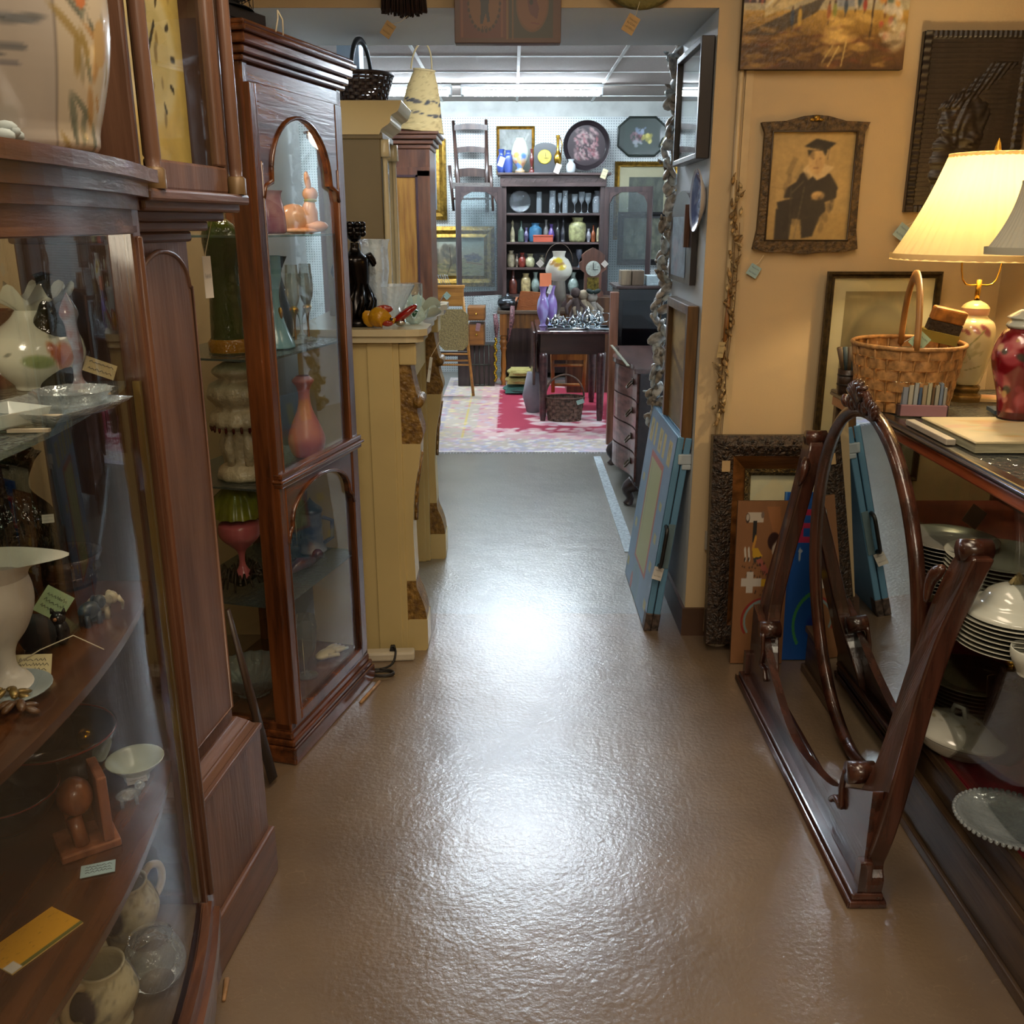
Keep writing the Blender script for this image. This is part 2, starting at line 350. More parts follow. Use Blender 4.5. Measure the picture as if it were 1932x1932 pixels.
struct('ceiling_grid', mb, M('grid_white', 'dce0de', .5))
TUBE = M('fluorescent_tube', 'e6f4ff', emis=66)
def fixture(x0, y, L_, label):
    t = thing('ceiling_light', label, 'light', (x0, y, ZC-.006), 0, 'fluorescent strip lights')
    mb = MB(); mb.box(0, -.065, -.03, L_, .065, 0); mb.box(0, -.05, -.09, .03, .05, -.03); mb.box(L_-.03, -.05, -.09, L_, .05, -.03)
    mb.build('housing', M('fixture_white', 'd0d8dc', .4), t, .004)
    mb = MB()
    for yy in (-.04, .04): mb.tube([(.035, yy, -.07), (L_-.035, yy, -.07)], .018, 10)
    mb.build('tube', TUBE, t)
fixture(-.45, 9.05, 1.25, 'bright strip light on far ceiling above the hutch'); fixture(-1.78, 9.05, 1.25, 'strip light on far ceiling, partly hidden by straw bag')
fixture(-.55, 5.75, 1.25, 'nearer strip light on the far room ceiling behind the lintel')
fixture(1.6, 7.0, 1.25, 'strip light at right of the far room ceiling')
# rug, in pale pink with a worn crimson field
cv = CV(150, 190, 'b4aaa8'); cv.rect(.03, .02, .97, .98, 'a49ca4').rect(.05, .04, .95, .96, 'b8ac9c').rect(.12, .07, .125, .93, 'c9b45c').rect(.875, .07, .88, .93, 'c9b45c')
cv.rect(.17, .13, .83, .87, 'c7a4a0').rect(.24, .2, .76, .86, 'a02c44')
cv.dabs(700, .0, .0, 1, .14, .01, .006, ['d8d4dc', 'b4aec4', 'e0dccc', 'c0a8b4', '9a9cb8'], .7, 3).dabs(330, 0, .1, .25, 1, .012, .008, ['d8cfc0', 'c8a49c', 'd8c890', 'c07888', 'b8b0c0'], .7, 4)
cv.dabs(170, .17, .12, .83, .24, .02, .012, ['d8b4b0', 'c8909a', 'dccfc8'], .85, 5).dabs(60, .34, .5, .42, .95, .025, .012, ['d8b0b0', 'd4c4bc'], .85, 8).dabs(70, .36, .27, .62, .45, .03, .014, ['dcc0bc', 'c88894', 'd8cccc'], .85, 6).dabs(60, .2, .8, .8, .95, .02, .014, ['d8b4b0', 'd8d0c8'], .8, 7)
t = MB(); A = cv.linear()
for j in range(191):
    for i in range(151): t.v.append((-.64+2.2*i/150, 6.49+3.35*j/190, .008)); t.c.append((*A[min(j, 189), min(i, 149)], 1))
for j in range(190):
    for i in range(150): a = j*151+i; t.f.append((a, a+1, a+152, a+151)); t.mi.append(0); t.sm.append(False)
k = len(t.v); t.v += [(-.64, 6.49, 0), (1.56, 6.49, 0), (1.56, 6.49, .008), (-.64, 6.49, .008)]; t.c += [(.5, .5, .5, 1)]*4; t.f.append((k, k+1, k+2, k+3)); t.mi.append(0); t.sm.append(False)
rg = one('area_rug', 'worn crimson and cream patterned rug on the far floor', 'rug', (0, 0, 0), t, paintmat('rug_pile', .95))
fr = MB()
for i in range(100): x = -.63+2.18*i/99; fr.tube([(x, 6.492, .004), (x+random.uniform(-.006, .006), 6.462, .002)], .0025, 4)
o = fr.build('fringe', M('rug_fringe', 'c8c4cc', .9), rg); o['kind'] = 'stuff'
# chalky tape strip on the floor before the chest
a, b_ = at(1128, 862, Z=0), at(1192, 1042, Z=0)
one('floor_tape', 'frayed pale strip of tape running along the floor beside the chest', 'tape', (0, 0, 0),
    MB().prism([(a.x-.03, a.y), (a.x+.02, a.y), (b_.x+.022, b_.y), (b_.x-.035, b_.y)], .0, .004), M('frayed_tape', 'aeb8bc', .8, var=.2, vs=60))
# ---------------------------------------------------------------- left side: bow-front china cabinet
MAH = wood('mahogany', '643f2c', '452a1b', .32, .4); MAHX = wood('mahogany_cross', '68432e', '482c1e', .3, .5, 'x')
CLK = wood('clock_mahogany', '70503f', '583c2e', .42, .15); CLKX = wood('clock_mahogany_cross', '70503f', '583c2e', .4, .2, 'x')
CUR = wood('curio_cherry', '6a3a1a', '3a1c0c', .24, .6); CURX = wood('curio_cherry_cross', '6a3a1a', '3a1c0c', .24, .6, 'x')
DARK = wood('dark_walnut', '3c2a26', '241614', .4, .2); DARKX = wood('dark_walnut_cross', '3c2a26', '241614', .4, .2, 'x')
OAK = wood('honey_oak', 'a86c28', '7c4a16', .4, .2)
PANE = glass('clear_pane', 'f8faf9', .01, .55); PANE2 = glass('curved_glass', 'fafbfa', .01, .2); CRYS = glass('cut_crystal', 'f0f6f8', .03, 1.6, .16)
GOLD = M('gilt', 'b08a3c', .38, .85, vs=30, bump=.3, bs=60, var=.25); BRASS = M('brass', 'c79b3e', .25, 1, var=.1)
W_, SAG, DPC = .98, .07, .40
def bow(off=0, x0=0, x1=W_, n=20): return [(x0+(x1-x0)*i/n, -off-SAG*(1-((x0+(x1-x0)*i/n-W_/2)/(W_/2))**2)) for i in range(n+1)]
def slab(mb, z0, z1, off=0, back=DPC, x0=0, x1=W_, e=0):
    p = bow(off, x0, x1); p[0] = (x0-e, p[0][1]); p[-1] = (x1+e, p[-1][1]); return mb.prism(p+[(x1+e, back), (x0-e, back)], z0, z1)
def strip(mb, z0, z1, off, th=.004, x0=.03, x1=W_-.03):
    p = bow(off, x0, x1); q = bow(off-th, x0, x1)[::-1]; return mb.prism(p+q, z0, z1, smooth=True)
cab = thing('china_cabinet', 'reddish bow-front china cabinet with curved glass at left edge', 'cabinet', (-.615, .62, 0), 90)
mb = MB(); slab(mb, 1.612, 1.632, .04, e=.03); slab(mb, 1.59, 1.612, .026, e=.018); slab(mb, 1.57, 1.59, .012, e=.008); mb.build('cornice', MAHX, cab, .004)
mb = MB(); strip(mb, 1.534, 1.575, .004, .03, 0, W_); strip(mb, 1.536, 1.546, .010, .006, .03, W_-.03); mb.build('frieze_rail', MAHX, cab, .002)
for x0 in (0, W_-.036):
    mb = MB(); mb.box(x0, -.012, .05, x0+.036, .03, 1.575); mb.tube([(x0+.018, -.013, .27), (x0+.018, -.013, 1.53)], .008, 8); mb.build('post', MAH, cab, .003)
mb = MB(); strip(mb, .225, .262, .01, .03, .03, W_-.03); strip(mb, .195, .225, .022, .04, .0, W_); strip(mb, .165, .195, .012, .03, 0, W_); mb.build('bottom_rail', MAHX, cab, .003)
mb = MB(); strip(mb, .06, .165, .004, .02, 0, W_); mb.build('apron', MAHX, cab)
for x in (.03, W_-.03):
    for y in (.02, DPC-.03): MB().lathe([(.016, 0), (.024, .03), (.02, .05), (.03, .07)], (x, y, 0), 12, close=True).build('foot', MAH, cab)
MB().box(.02, DPC-.012, .06, W_-.02, DPC, 1.575).build('back_panel', M('cabinet_back', '2e211a', .35, var=.1), cab)
mb = MB(); mb.box(0, .03, .06, .012, DPC, .26); mb.box(0, .03, 1.53, .012, DPC, 1.575); mb.box(0, DPC-.04, .26, .012, DPC, 1.53); mb.build('side_frame', MAH, cab)
mb = MB(); mb.box(W_-.012, .03, .06, W_, DPC, .26); mb.box(W_-.012, .03, 1.53, W_, DPC, 1.575); mb.box(W_-.012, DPC-.04, .26, W_, DPC, 1.53); mb.build('side_frame', MAH, cab)
MB().box(.004, .03, .26, .008, DPC-.04, 1.53).build('side_pane', PANE, cab); MB().box(W_-.008, .03, .26, W_-.004, DPC-.04, 1.53).build('side_pane', PANE, cab)
mb = MB(); strip(mb, .262, 1.534, -.006, .003, .036, W_-.036); mb.build('curved_pane', PANE2, cab)
mb = MB(); mb.box(W_-.046, .0, .27, W_-.037, .012, 1.3); mb.build('brass_bead', M('bead_brass', 'a08a4c', .35, .7), cab)
def shelf(z, th, m, name='shelf', off=-.035): mb = MB(); p = bow(off, .04, W_-.04); mb.prism(p+[(W_-.04, DPC-.014), (.04, DPC-.014)], z-th, z); return mb.build(name, m, cab, .002)
shelf(.262, .02, wood('cabinet_floor_wood', '6b5a44', '4f4132', .3, .3, 'x'), 'cabinet_floor', -.01)
shelf(.585, .014, wood('shelf_wood', '5a3318', '3a1d0c', .25, .5, 'x')); shelf(.946, .014, wood('shelf_wood', '5a3318', '3a1d0c'))
shelf(1.30, .008, glass('shelf_glass', 'd8e8e0', .02, 1.2, .08), 'glass_shelf')
MB().box(.45, .12, 1.555, .55, .2, 1.568).build('added_lamp_fitting', M('fitting_white', 'd0c8b4', .4), cab)  # fitting made up for the fill light below
_l = bpy.data.lights.new('cabinet_fill', 'POINT'); _l.energy = 1.6; _l.color = (1, .86, .66); _l.shadow_soft_size = .05; _o = bpy.data.objects.new('cabinet_fill_light', _l); COL.objects.link(_o); _o.location = (-.78, 1.12, 1.52)  # fill light added inside the china cabinet to lift its dark contents
# contents, bottom shelf: four relief steins and a glass bowl
STEIN = smooth_prof([(.0, 0), (.036, 0), (.04, .008), (.036, .016), (.044, .03), (.054, .055), (.055, .075), (.046, .1), (.038, .112), (.039, .12), (.040, .124), (.035, .124), (.034, .11), (.034, .05), (.0, .04)], 3)
def stein(loc, rz, label, group='relief steins in the bow-front cabinet', seed=1):
    t = thing('stein_mug', label, 'mug', loc, rz, group)
    cv = CV(64, 50, 'c4bb9c'); cv.dabs(160, 0, .25, 1, .6, .012, .02, ['8f8a6c', 'd2caa8', 'a39c7c', '7e8074'], .6, seed)
    cv.ell(.5, .43, .13, .13, '3c3a4a'); cv.ell(.5, .4, .06, .09, 'b8a78a').ell(.47, .46, .03, .04, 'c8b898').ell(.54, .45, .025, .05, 'a89878')
    cv.ell(.0, .43, .1, .12, '3c3a4a').ell(1, .43, .1, .12, '3c3a4a')
    wrap(cv, STEIN).build('mug_body', paintmat('stoneware', .35, .3), t)
    MB().tube(smooth_prof([(.036, 0, .108), (.055, 0, .122), (.075, 0, .112), (.08, 0, .085), (.07, 0, .06), (.05, 0, .045)], 4), .0075, 8).build('handle', M('stoneware_handle', 'c4b494', .35), t)
    return t
def on(px, py, Z): return at(px, py, Z=Z)
def onc(px, py, Z):
    p = at(px, py, Z=Z)
    if p.y > 1.53: q = at(px, py, Y=1.5); p = Vector((q.x, 1.5, Z))
    p.x = max(p.x, -.95); return p
stein(on(250, 1768, .262), 60, 'cream relief stein at back right of the cabinet floor', seed=1)
stein(on(150, 1870, .262), 120, 'cream relief stein half hidden under the shelf edge', seed=2)
p = on(205, 1932, .262); stein(p, 250, 'cream relief stein nearest the curved glass, handle forward', seed=3)
p = on(60, 2010, .262); stein(p, 200, 'dark blue and cream relief stein at lower left corner', seed=4)
mb = MB(); mb.lathe(smooth_prof([(.0, .0), (.03, .0), (.05, .02), (.055, .045), (.045, .075), (.035, .09), (.038, .095)]), n=20)
one('glass_bowl', 'round clear glass bowl beside the steins', 'bowl', on(295, 1850, .262), mb, glass('bowl_glass', 'eef4f0', .02, 1.3, .1))
# middle shelf (z .585)
t = thing('lacquer_bowl', 'deep black and red lacquer bowl on the lower shelf', 'bowl', onc(115, 1475, .585), 0)
mb = MB(); mb.lathe(smooth_prof([(0, 0), (.04, 0), (.045, .01), (.075, .03), (.098, .07), (.105, .1), (.1, .1), (.09, .07), (.06, .03), (0, .02)]), n=32); mb.build('bowl_body', M('black_lacquer', '1a100d', .12, coat=.8, var=.3), t)
MB().tube([(.103*cos(a*pi/16), .103*sin(a*pi/16), .1) for a in range(32)], .003, 6, True).build('red_rim', M('red_lacquer', '7c1c12', .2), t)
t2 = dup(t, onc(20, 1560, .585), 30, 'smaller black and red lacquer bowl at left edge', sc=(.8, .8, .7))
t = thing('bookend', 'wooden bookend with carved ball on the lower shelf', 'bookend', onc(165, 1590, .585), 35)
MB().box(-.045, -.04, 0, .045, .04, .014).build('base_block', wood('bookend_wood', '9a6040', '6c3c24', .35, .3), t, .003)
MB().box(.02, -.038, .014, .036, .038, .13).build('upright', wood('bookend_wood', '9a6040', '6c3c24'), t, .003)
MB().ball((-.008, 0, .09), (.028, .03, .032)).build('carved_ball', wood('bookend_wood', '9a6040', '6c3c24'), t)
mb = MB(); mb.tube([(-.01, -.02, .014), (-.015, -.01, .06)], .012); mb.tube([(-.01, .02, .014), (-.015, .01, .06)], .012); mb.build('carved_figure', wood('bookend_wood', '9a6040', '6c3c24'), t)
price_tag('pale blue handwritten card on the lower shelf edge', onc(185, 1640, .587), .05, .03, (0, 0, 20), '9fb8bc', seed=3, rows=3)
price_tag('small white card above the glass animal', onc(258, 1472, .6)+Vector((0, 0, .004)), .034, .022, (25, 0, 30), 'c8c4be', seed=5)
cv = CV(60, 40, 'c08a1c'); cv.dabs(60, .03, .3, .97, .95, .02, .008, ['8a6418', 'a87818', '6c4c10'], .6, 2).rect(0, 0, 1, .08, '5a5a28').rect(.0, .0, .14, .3, 'bcb4a8')
t = thing('postcard', 'mustard yellow postcard lying at the lower left shelf edge', 'card', onc(62, 1772, .587), 62)
MB().box(-.056, -.034, -.0015, .056, .034, 0).build('card_stock', M('card_stock', 'c8a860', .6), t)
o = picture(cv, 'printed_face', t, -.056, -.034, .056, .034, 0, 'card_print', .3); o.rotation_euler = (radians(-90), 0, 0); o.location = (0, 0, .001)
mb = MB(); mb.ball((0, 0, .022), (.022, .01, .011)); mb.ball((.02, 0, .034), .009)
for a in (-.012, .012):
    for b in (-.006, .006): mb.tube([(a, b, .018), (a, b, 0)], .003, 6)
one('glass_animal', 'tiny clear glass animal under the white card', 'figurine', onc(245, 1520, .585), mb, CRYS, 30)
t = thing('brass_bell', 'shiny yellow brass bell with ball top', 'bell', onc(165, 1345, .585)+Vector((-.03, .04, 0)), 0)
MB().lathe(smooth_prof([(.032, 0), (.026, .012), (.018, .035), (.012, .045), (0, .048)]), n=20).build('bell_skirt', M('yellow_brass', 'd09a20', .18, .9), t)
MB().ball((0, 0, .062), .017).build('ball_top', M('yellow_brass', 'd09a20', .18, .9), t)
one('sauce_bowl', 'small pale green bowl behind the lacquer bowl', 'bowl', onc(250, 1400, .585), MB().lathe(smooth_prof([(0, 0), (.02, 0), (.024, .012), (.04, .03), (.05, .04), (.046, .04), (.02, .016), (0, .014)]), n=24), M('celadon', 'b8c0ac', .25))
# upper wooden shelf (z .946): tulip vase, tags, little animals
prof = smooth_prof([(0, 0), (.045, 0), (.04, .008), (.02, .016), (.012, .03), (.015, .055), (.032, .08), (.044, .11), (.046, .135), (.042, .155)])
cv = CV(64, 60, 'c9c2b8'); cv.dabs(30, .1, .4, .9, .7, .012, .03, ['b0aaa0', 'bcb4ac'], .5, 4)
t = thing('tulip_vase', 'tall white satin vase with flaring pointed lip', 'vase', onc(20, 1290, .946), 0)
wrap(cv, prof).build('vase_body', paintmat('satin_china', .35), t)
mb = MB(); n = 32; vs = []
for j in range(7):
    for i in range(n):
        a = 2*pi*i/n; s = j/6; pk = max(0, cos(a-.35))**3
        vs.append(((.042+.012*s+.05*s*s*pk)*cos(a), (.042+.012*s)*sin(a), .155+.025*s+.03*s*pk*(1-.9*s)-.0*s))
mb.add(vs, [(j*n+i, j*n+(i+1) % n, (j+1)*n+(i+1) % n, (j+1)*n+i) for j in range(6) for i in range(n)], True)
mb.build('flared_lip', M('satin_lip', 'cbc4ba', .35, var=.02), t)
price_tag('pale green note card propped behind the owl figure', onc(112, 1175, .946)+Vector((-.02, .03, .02)), .045, .045, (70, 35, 10), 'b4c89c', rows=3, seed=7)
price_tag('cream tag tied to a string on the tulip vase', onc(62, 1255, .96), .048, .03, (60, 5, 15), 'd0c498', [(.01, .02, .01), (.05, .04, .0), (.09, .02, -.01)], rows=3, seed=8)
t = thing('owl_figure', 'small dark owl figure in front of the green card', 'figurine', onc(118, 1215, .946), 0)
mb = MB(); mb.ball((0, 0, .02), (.013, .012, .021)); mb.ball((0, -.002, .043), (.011, .01, .01)); mb.tube([(-.008, 0, .05), (-.01, 0, .058)], [.004, .001]); mb.tube([(.008, 0, .05), (.01, 0, .058)], [.004, .001]); mb.build('owl_body', M('dark_bronze_glass', '2c2a2c', .25, var=.4, vs=60), t)
MB().ball((0, -.011, .044), (.003, .003, .003)).build('beak', M('owl_beak', 'a06840', .4), t)
def elephant(loc, rz, col, label):
    t = thing('elephant_figure', label, 'figurine', loc, rz, 'little elephants on the wooden shelf'); m = M('elephant_'+col, col, .35, var=.25, vs=70)
    mb = MB(); mb.ball((0, 0, .024), (.019, .013, .014)); mb.ball((.02, 0, .032), (.01, .009, .011)); mb.tube([(.028, 0, .032), (.035, 0, .022), (.034, 0, .01)], [.005, .003, .002])
    for a in (-.01, .011):
        for b in (-.007, .007): mb.tube([(a, b, .02), (a, b, 0)], .0045, 8)
    mb.build('elephant_body', m, t); MB().ball((.016, .01, .033), (.006, .002, .009)).ball((.016, -.01, .033), (.006, .002, .009)).build('ears', m, t)
elephant(onc(190, 1165, .946), 20, 'b8a888', 'pale cream elephant figure'); elephant(onc(172, 1178, .946), 60, '3a3a3c', 'dark grey elephant beside the cream one')
def boxy(name, label, cat, loc, w_, d, h, m, rz=0, bev=.003, group=None): return one(name, label, cat, loc, MB().box(-w_/2, -d/2, 0, w_/2, d/2, h), m, rz, group, bev)
one('amber_dish', 'amber ribbed glass dish at the back of the shelf', 'dish', onc(95, 1085, .946)+Vector((0, .05, 0)), MB().lathe([(0, .0), (.05, 0), (.055, .012), (.05, .018), (.062, .03), (.058, .04), (.066, .055), (.06, .055), (.05, .01)], n=32), glass('amber_glass', 'c07818', .06, 1.2, .3, '6b3a0a'))
one('black_purse', 'small black pouch between the vase and the owl', 'pouch', onc(75, 1232, .946), MB().ball((0, 0, .03), (.028, .02, .032)), M('black_cloth', '0e0e10', .7))
one('saucer', 'pale blue grey saucer under the cream tag', 'saucer', onc(40, 1292, .948)+Vector((.0, -.03, 0)), MB().lathe(smooth_prof([(0, .0), (.025, .0), (.05, .009), (.054, .012), (.05, .012), (.025, .004), (0, .003)]), n=28), M('saucer_blue', '9aa6a8', .25))
one('green_glass_vase', 'large dark green ribbed glass vase on the wooden shelf', 'vase', onc(48, 1010, .946)+Vector((-.04, .0, 0)), MB().lathe(smooth_prof([(0, 0), (.05, 0), (.075, .04), (.09, .09), (.08, .14), (.05, .18), (.06, .22), (.075, .24)]), n=48, rip=.05, nr=12), glass('emerald_glass', '1c4a34', .05, 1.8, .45, '04140c'))
price_tag('little white tag on the green glass vase', onc(118, 930, .946)+Vector((-.02, -.02, .14)), .018, .014, (70, 0, 20), 'd8d0cc')
for k, (px, py, w2, lab) in enumerate([(20, 1325, .03, 'gold trinket with leaves at the lower left shelf edge'), (35, 1350, .026, 'brown shell trinket beside the gold leaves')]):
    mb = MB()
    for q in range(7): mb.ball((w2*cos(q*.9)*.7, w2*sin(q*.9)*.5, .008+.002*q), (.012, .006, .004), 8, rotm(0, 20, q*50))
    one('trinket', lab, 'trinket', onc(px, py, .946), mb, [M('trinket_gold', '8a7040', .35, .6), M('trinket_brown', '5c3c20', .4)][k])
# glass shelf (z 1.30): painted ruffled vase, ruby glass, dishes, folded cards
prof = smooth_prof([(0, 0), (.035, 0), (.04, .008), (.06, .03), (.07, .055), (.062, .085), (.035, .108), (.024, .122)])
cv = CV(120, 90, 'b4b6a4'); cv.dabs(10, .55, .5, .95, .75, .03, .015, ['3c4440', '555a50'], .6, 2, 1)
for (x, y, rx, ry, c, r) in [(.75, .55, .035, .12, 'b0602c', 0), (.72, .58, .02, .1, '8c4420', .2), (.66, .52, .05, .06, '6f7f4c', .5), (.82, .6, .03, .08, '7c8c58', 0), (.79, .42, .02, .06, 'c0b04c', -.3), (.84, .35, .03, .05, '4a5658', 0)]: cv.ell(x, y, rx, ry, c, .9, .4, r)
t = thing('ruffled_vase', 'round white vase painted with flowers, ruffled rim', 'vase', onc(88, 738, 1.30)+Vector((-.02, .03, 0)), 60)
wrap(cv, prof).build('painted_body', paintmat('glossy_china', .15, .5), t)
mb = MB(); n = 72; mb.add([((.024+.034*s+.007*s*sin(9*a+s))*cos(a), (.024+.034*s+.007*s*sin(9*a+s))*sin(a), .122+.03*s+.012*s*sin(9*a)) for s in (0, .3, .6, .8, 1) for a in [2*pi*i/n for i in range(n)]], [(j*n+i, j*n+(i+1) % n, (j+1)*n+(i+1) % n, (j+1)*n+i) for j in range(4) for i in range(n)], True); mb.build('ruffled_rim', M('ruffle_white', 'b8b8a4', .25), t)
one('ruby_glass_vase', 'ruby red glass vase cut by the left edge', 'vase', onc(-5, 720, 1.30), MB().lathe(smooth_prof([(0, 0), (.03, 0), (.032, .02), (.02, .04), (.035, .07), (.03, .1), (.04, .12)]), n=32, rip=.06, nr=10), glass('ruby_glass', '8a1208', .06, 1.4, .5, '5c0a08'))
t = thing('glass_platter', 'square pressed glass platter on the glass shelf', 'plate', onc(95, 790, 1.302), 30)
MB().lathe(smooth_prof([(0, .003), (.06, .003), (.09, .012), (.105, .02), (.1, .02), (.06, .008), (0, .006)]), n=4).build('platter_body', CRYS, t, .004)
one('glass_dish', 'small pressed glass dish on the platter', 'dish', onc(140, 765, 1.312), MB().lathe(smooth_prof([(0, 0), (.03, 0), (.045, .015), (.052, .022), (.03, .006)]), n=24, rip=.05, nr=12), CRYS)
one('white_dish', 'square white china dish at left on the glass shelf', 'dish', onc(8, 800, 1.306), MB().lathe([(0, 0), (.045, 0), (.055, .02), (.058, .02), (.05, .003)], n=4), M('white_glaze', 'b8c0bc', .2), 20, bev=.003)
for k, (px, py, L_, a, lab) in enumerate([(178, 742, .06, -25, 'rolled cream paper tag sticking out past the painted vase'), (80, 788, .05, 0, 'narrow paper strip on the glass dish'), (55, 815, .05, 5, 'paper strip below the glass platter')]):
    one('paper_tag', lab, 'tag', onc(px, py, 1.312 if k == 1 else 1.302), MB().box(-L_/2, -.004, 0, L_/2, .004, .004), M('tag_cream', 'c0b098', .7), a)
price_tag('tan price tag hanging beside the painted vase', onc(185, 670, 1.30)+Vector((0, 0, .03)), .05, .024, (80, 25, 40), '9c8c64')
one('glass_column', 'tall frosted pillar shape behind the painted vase', 'vase', onc(28, 690, 1.30)+Vector((-.06, .0, 0)), MB().lathe([(0, 0), (.022, 0), (.022, .16), (.014, .18), (0, .2)], n=8), glass('smoke_glass', 'a8a098', .1, 1.2, .35, '9c9088'))
one('green_bottle', 'dark bottle with yellow stopper near the cabinet post', 'bottle', onc(170, 735, 1.30)+Vector((-.05, .0, 0)), MB().lathe(smooth_prof([(0, 0), (.026, 0), (.028, .09), (.011, .13), (.011, .17), (.015, .175), (0, .18)]), n=20), glass('olive_glass', '40441c', .05, 1.2, .4, '1c1c0c'))
one('striped_figure', 'slim clown like figure of coloured glass by the post', 'figurine', onc(205, 720, 1.30)+Vector((-.04, -.02, 0)), MB().lathe(smooth_prof([(0, 0), (.02, 0), (.008, .02), (.014, .06), (.01, .1), (.014, .12), (.0, .15)]), n=16), M('clown_glass', '7c5048', .2, col2='8a94a0', vs=40))
# on top of the cabinet
cv = CV(200, 140, 'a8a096')
for k in range(6): cv.line(k/6+.035, 0, k/6+.035, 1, .0035, '7c746c', .8)
r = random.Random(5)
for k in range(6):
    u = k/6+.11; warm = k % 2
    if warm:
        cv.rect(k/6+.04, .12, (k+1)/6+.03, .97, 'b8ab94', .85); cv.dabs(26, u-.05, .2, u+.05, .62, .007, .045, ['4a5048', '8a7440', 'a07848', '5c6458', '8c846c'], .75, k, .3); cv.ell(u-.025, .62, .014, .045, 'b46c44').ell(u+.02, .5, .02, .06, 'b09468')
        cv.dabs(10, u-.03, .62, u+.04, .72, .012, .02, ['46504c', '667068'], .6, k+9); cv.dabs(12, u-.04, .72, u+.05, .95, .014, .05, ['a49880', '9c907c'], .4, k+3)
    else:
        cv.dabs(10, u-.06, .4, u+.05, .55, .03, .01, ['4c5258', '5c626a', '6c7278'], .7, k); cv.poly([(u-.05, .52), (u-.035, .6), (u-.02, .56), (u-.005, .66), (u+.015, .53), (u+.035, .52)], '50585c', .85); cv.line(u-.055, .46, u+.04, .46, .008, '50565e', .7).line(u-.05, .42, u+.03, .42, .006, '5a5c68', .6)
        cv.dabs(12, u-.06, .72, u+.04, 1, .02, .05, ['84867e', '8e8c84'], .5, k+2); cv.ell(u-.06, .3, .01, .12, '3c4244', .7, .5).ell(u-.05, .16, .012, .1, '464a4a', .6, .5)
cv.rect(0, 0, 1, .11, '86868a')
prof = smooth_prof([(.0, 0), (.085, 0), (.098, .03), (.116, .1), (.122, .16), (.118, .22), (.1, .27), (.07, .3), (.05, .31)])
t = thing('porcelain_jar', 'large panelled porcelain jar painted with pagodas on the cabinet', 'jar', (-.612, 1.25, 1.633), 12)
wrap(cv, prof, rip=.012, nr=6).build('painted_jar', paintmat('glossy_porcelain', .22, .4), t)
MB().cbox((.058, -.068, .012), (.02, .002, .014), rotm(z=40)).build('price_sticker', M('sticker_pink', 'd0bcb8', .6), t)
mb = MB(); mb.lathe(smooth_prof([(0, 0), (.035, 0), (.04, .02), (.032, .06), (.03, .13), (.034, .145)]), n=20)
one('rough_vase', 'rough cream plaster vase cut by the left edge, on the cabinet', 'vase', (-.60, 1.075, 1.633), mb, M('rough_plaster', 'bfae90', .8, bump=1, bs=90))
mb = MB(); random.seed(3)
for q in range(14): mb.ball((random.uniform(-.03, .03), random.uniform(-.025, .025), .006+random.random()*.012), (.014, .01, .008), 8)
one('crumpled_tissue', 'crumpled pale blue tissue at the foot of the porcelain jar', 'tissue', (-.575, 1.12, 1.633), mb, M('tissue_blue', 'a4b0b0', .8))
one('black_vase', 'small black vase between the jar and the clock', 'vase', (-.74, 1.46, 1.633), MB().lathe(smooth_prof([(0, 0), (.03, 0), (.04, .03), (.036, .055), (.02, .07), (.022, .08)]), n=24), M('black_glaze', '0c0a0c', .15))
# ---------------------------------------------------------------- longcase clock
clk = thing('longcase_clock', 'tall mahogany longcase clock beside the bow-front cabinet', 'clock', (-.628, 1.622, 0), 83.4)
MB().box(0, 0, 0, .385, .27, .13).build('plinth', CLKX, clk, .006)
mb = MB(); mb.box(.012, .012, .13, .373, .26, .405); mb.build('base_box', CLK, clk, .004)
mb = MB(); mb.box(.008, .008, .405, .377, .26, .418); mb.box(.018, .018, .418, .367, .26, .435, .012); mb.box(.03, .03, .435, .355, .26, .455, .02); mb.build('base_moulding', CLKX, clk, .003)
MB().box(.06, .055, .45, .325, .25, 1.56).build('trunk', CLK, clk, .004)
pts = [(.085, .5), (.30, .5), (.30, 1.43)]+[(.2925+0*0, 1.43)]+arc(.1925, 1.43, .1, 0, 180, 14, .07)[0:]+[(.085, 1.43)]
mb = MB(); mb.prism(pts, .043, .056, 'y'); mb.build('trunk_door', CLK, clk, .005)
for z in (1.0, 1.4): MB().tube([(a, .044, b) for a, b in pts], .005, 6, True).build('door_bead', CLK, clk) if z == 1.0 else None; MB().cbox((.098, .04, z), (.007, .008, .045)).build('hinge', M('old_brass', '6a5430', .4, .8), clk)
mb = MB()
for k, (z, o_) in enumerate([(1.515, .0), (1.535, .025), (1.553, .05), (1.57, .075), (1.585, .09)]): mb.box(.045-o_*.5, .05-o_, z, .34+o_, .25, z+.02)
mb.build('hood_moulding', CLKX, clk, .005)
HZ = 1.605
mb = MB(); mb.box(.0, .02, HZ, .015, .26, 2.2); mb.box(.37, .02, HZ, .385, .26, 2.2); mb.box(0, .25, HZ, .385, .26, 2.2); mb.box(0, .02, 2.12, .385, .26, 2.2); mb.box(-.03, -.01, 2.18, .415, .26, 2.23, -.02); mb.build('hood_case', CLK, clk, .004)
mb = MB(); mb.box(.035, .012, HZ, .35, .03, HZ+.05); mb.box(.035, .012, HZ+.05, .07, .03, 2.14); mb.box(.315, .012, HZ+.05, .35, .03, 2.14); mb.box(.035, .012, 2.08, .35, .03, 2.14); mb.build('hood_door', CLK, clk, .005)
MB().box(.07, .02, HZ+.05, .315, .023, 2.08).build('hood_pane', PANE2, clk)
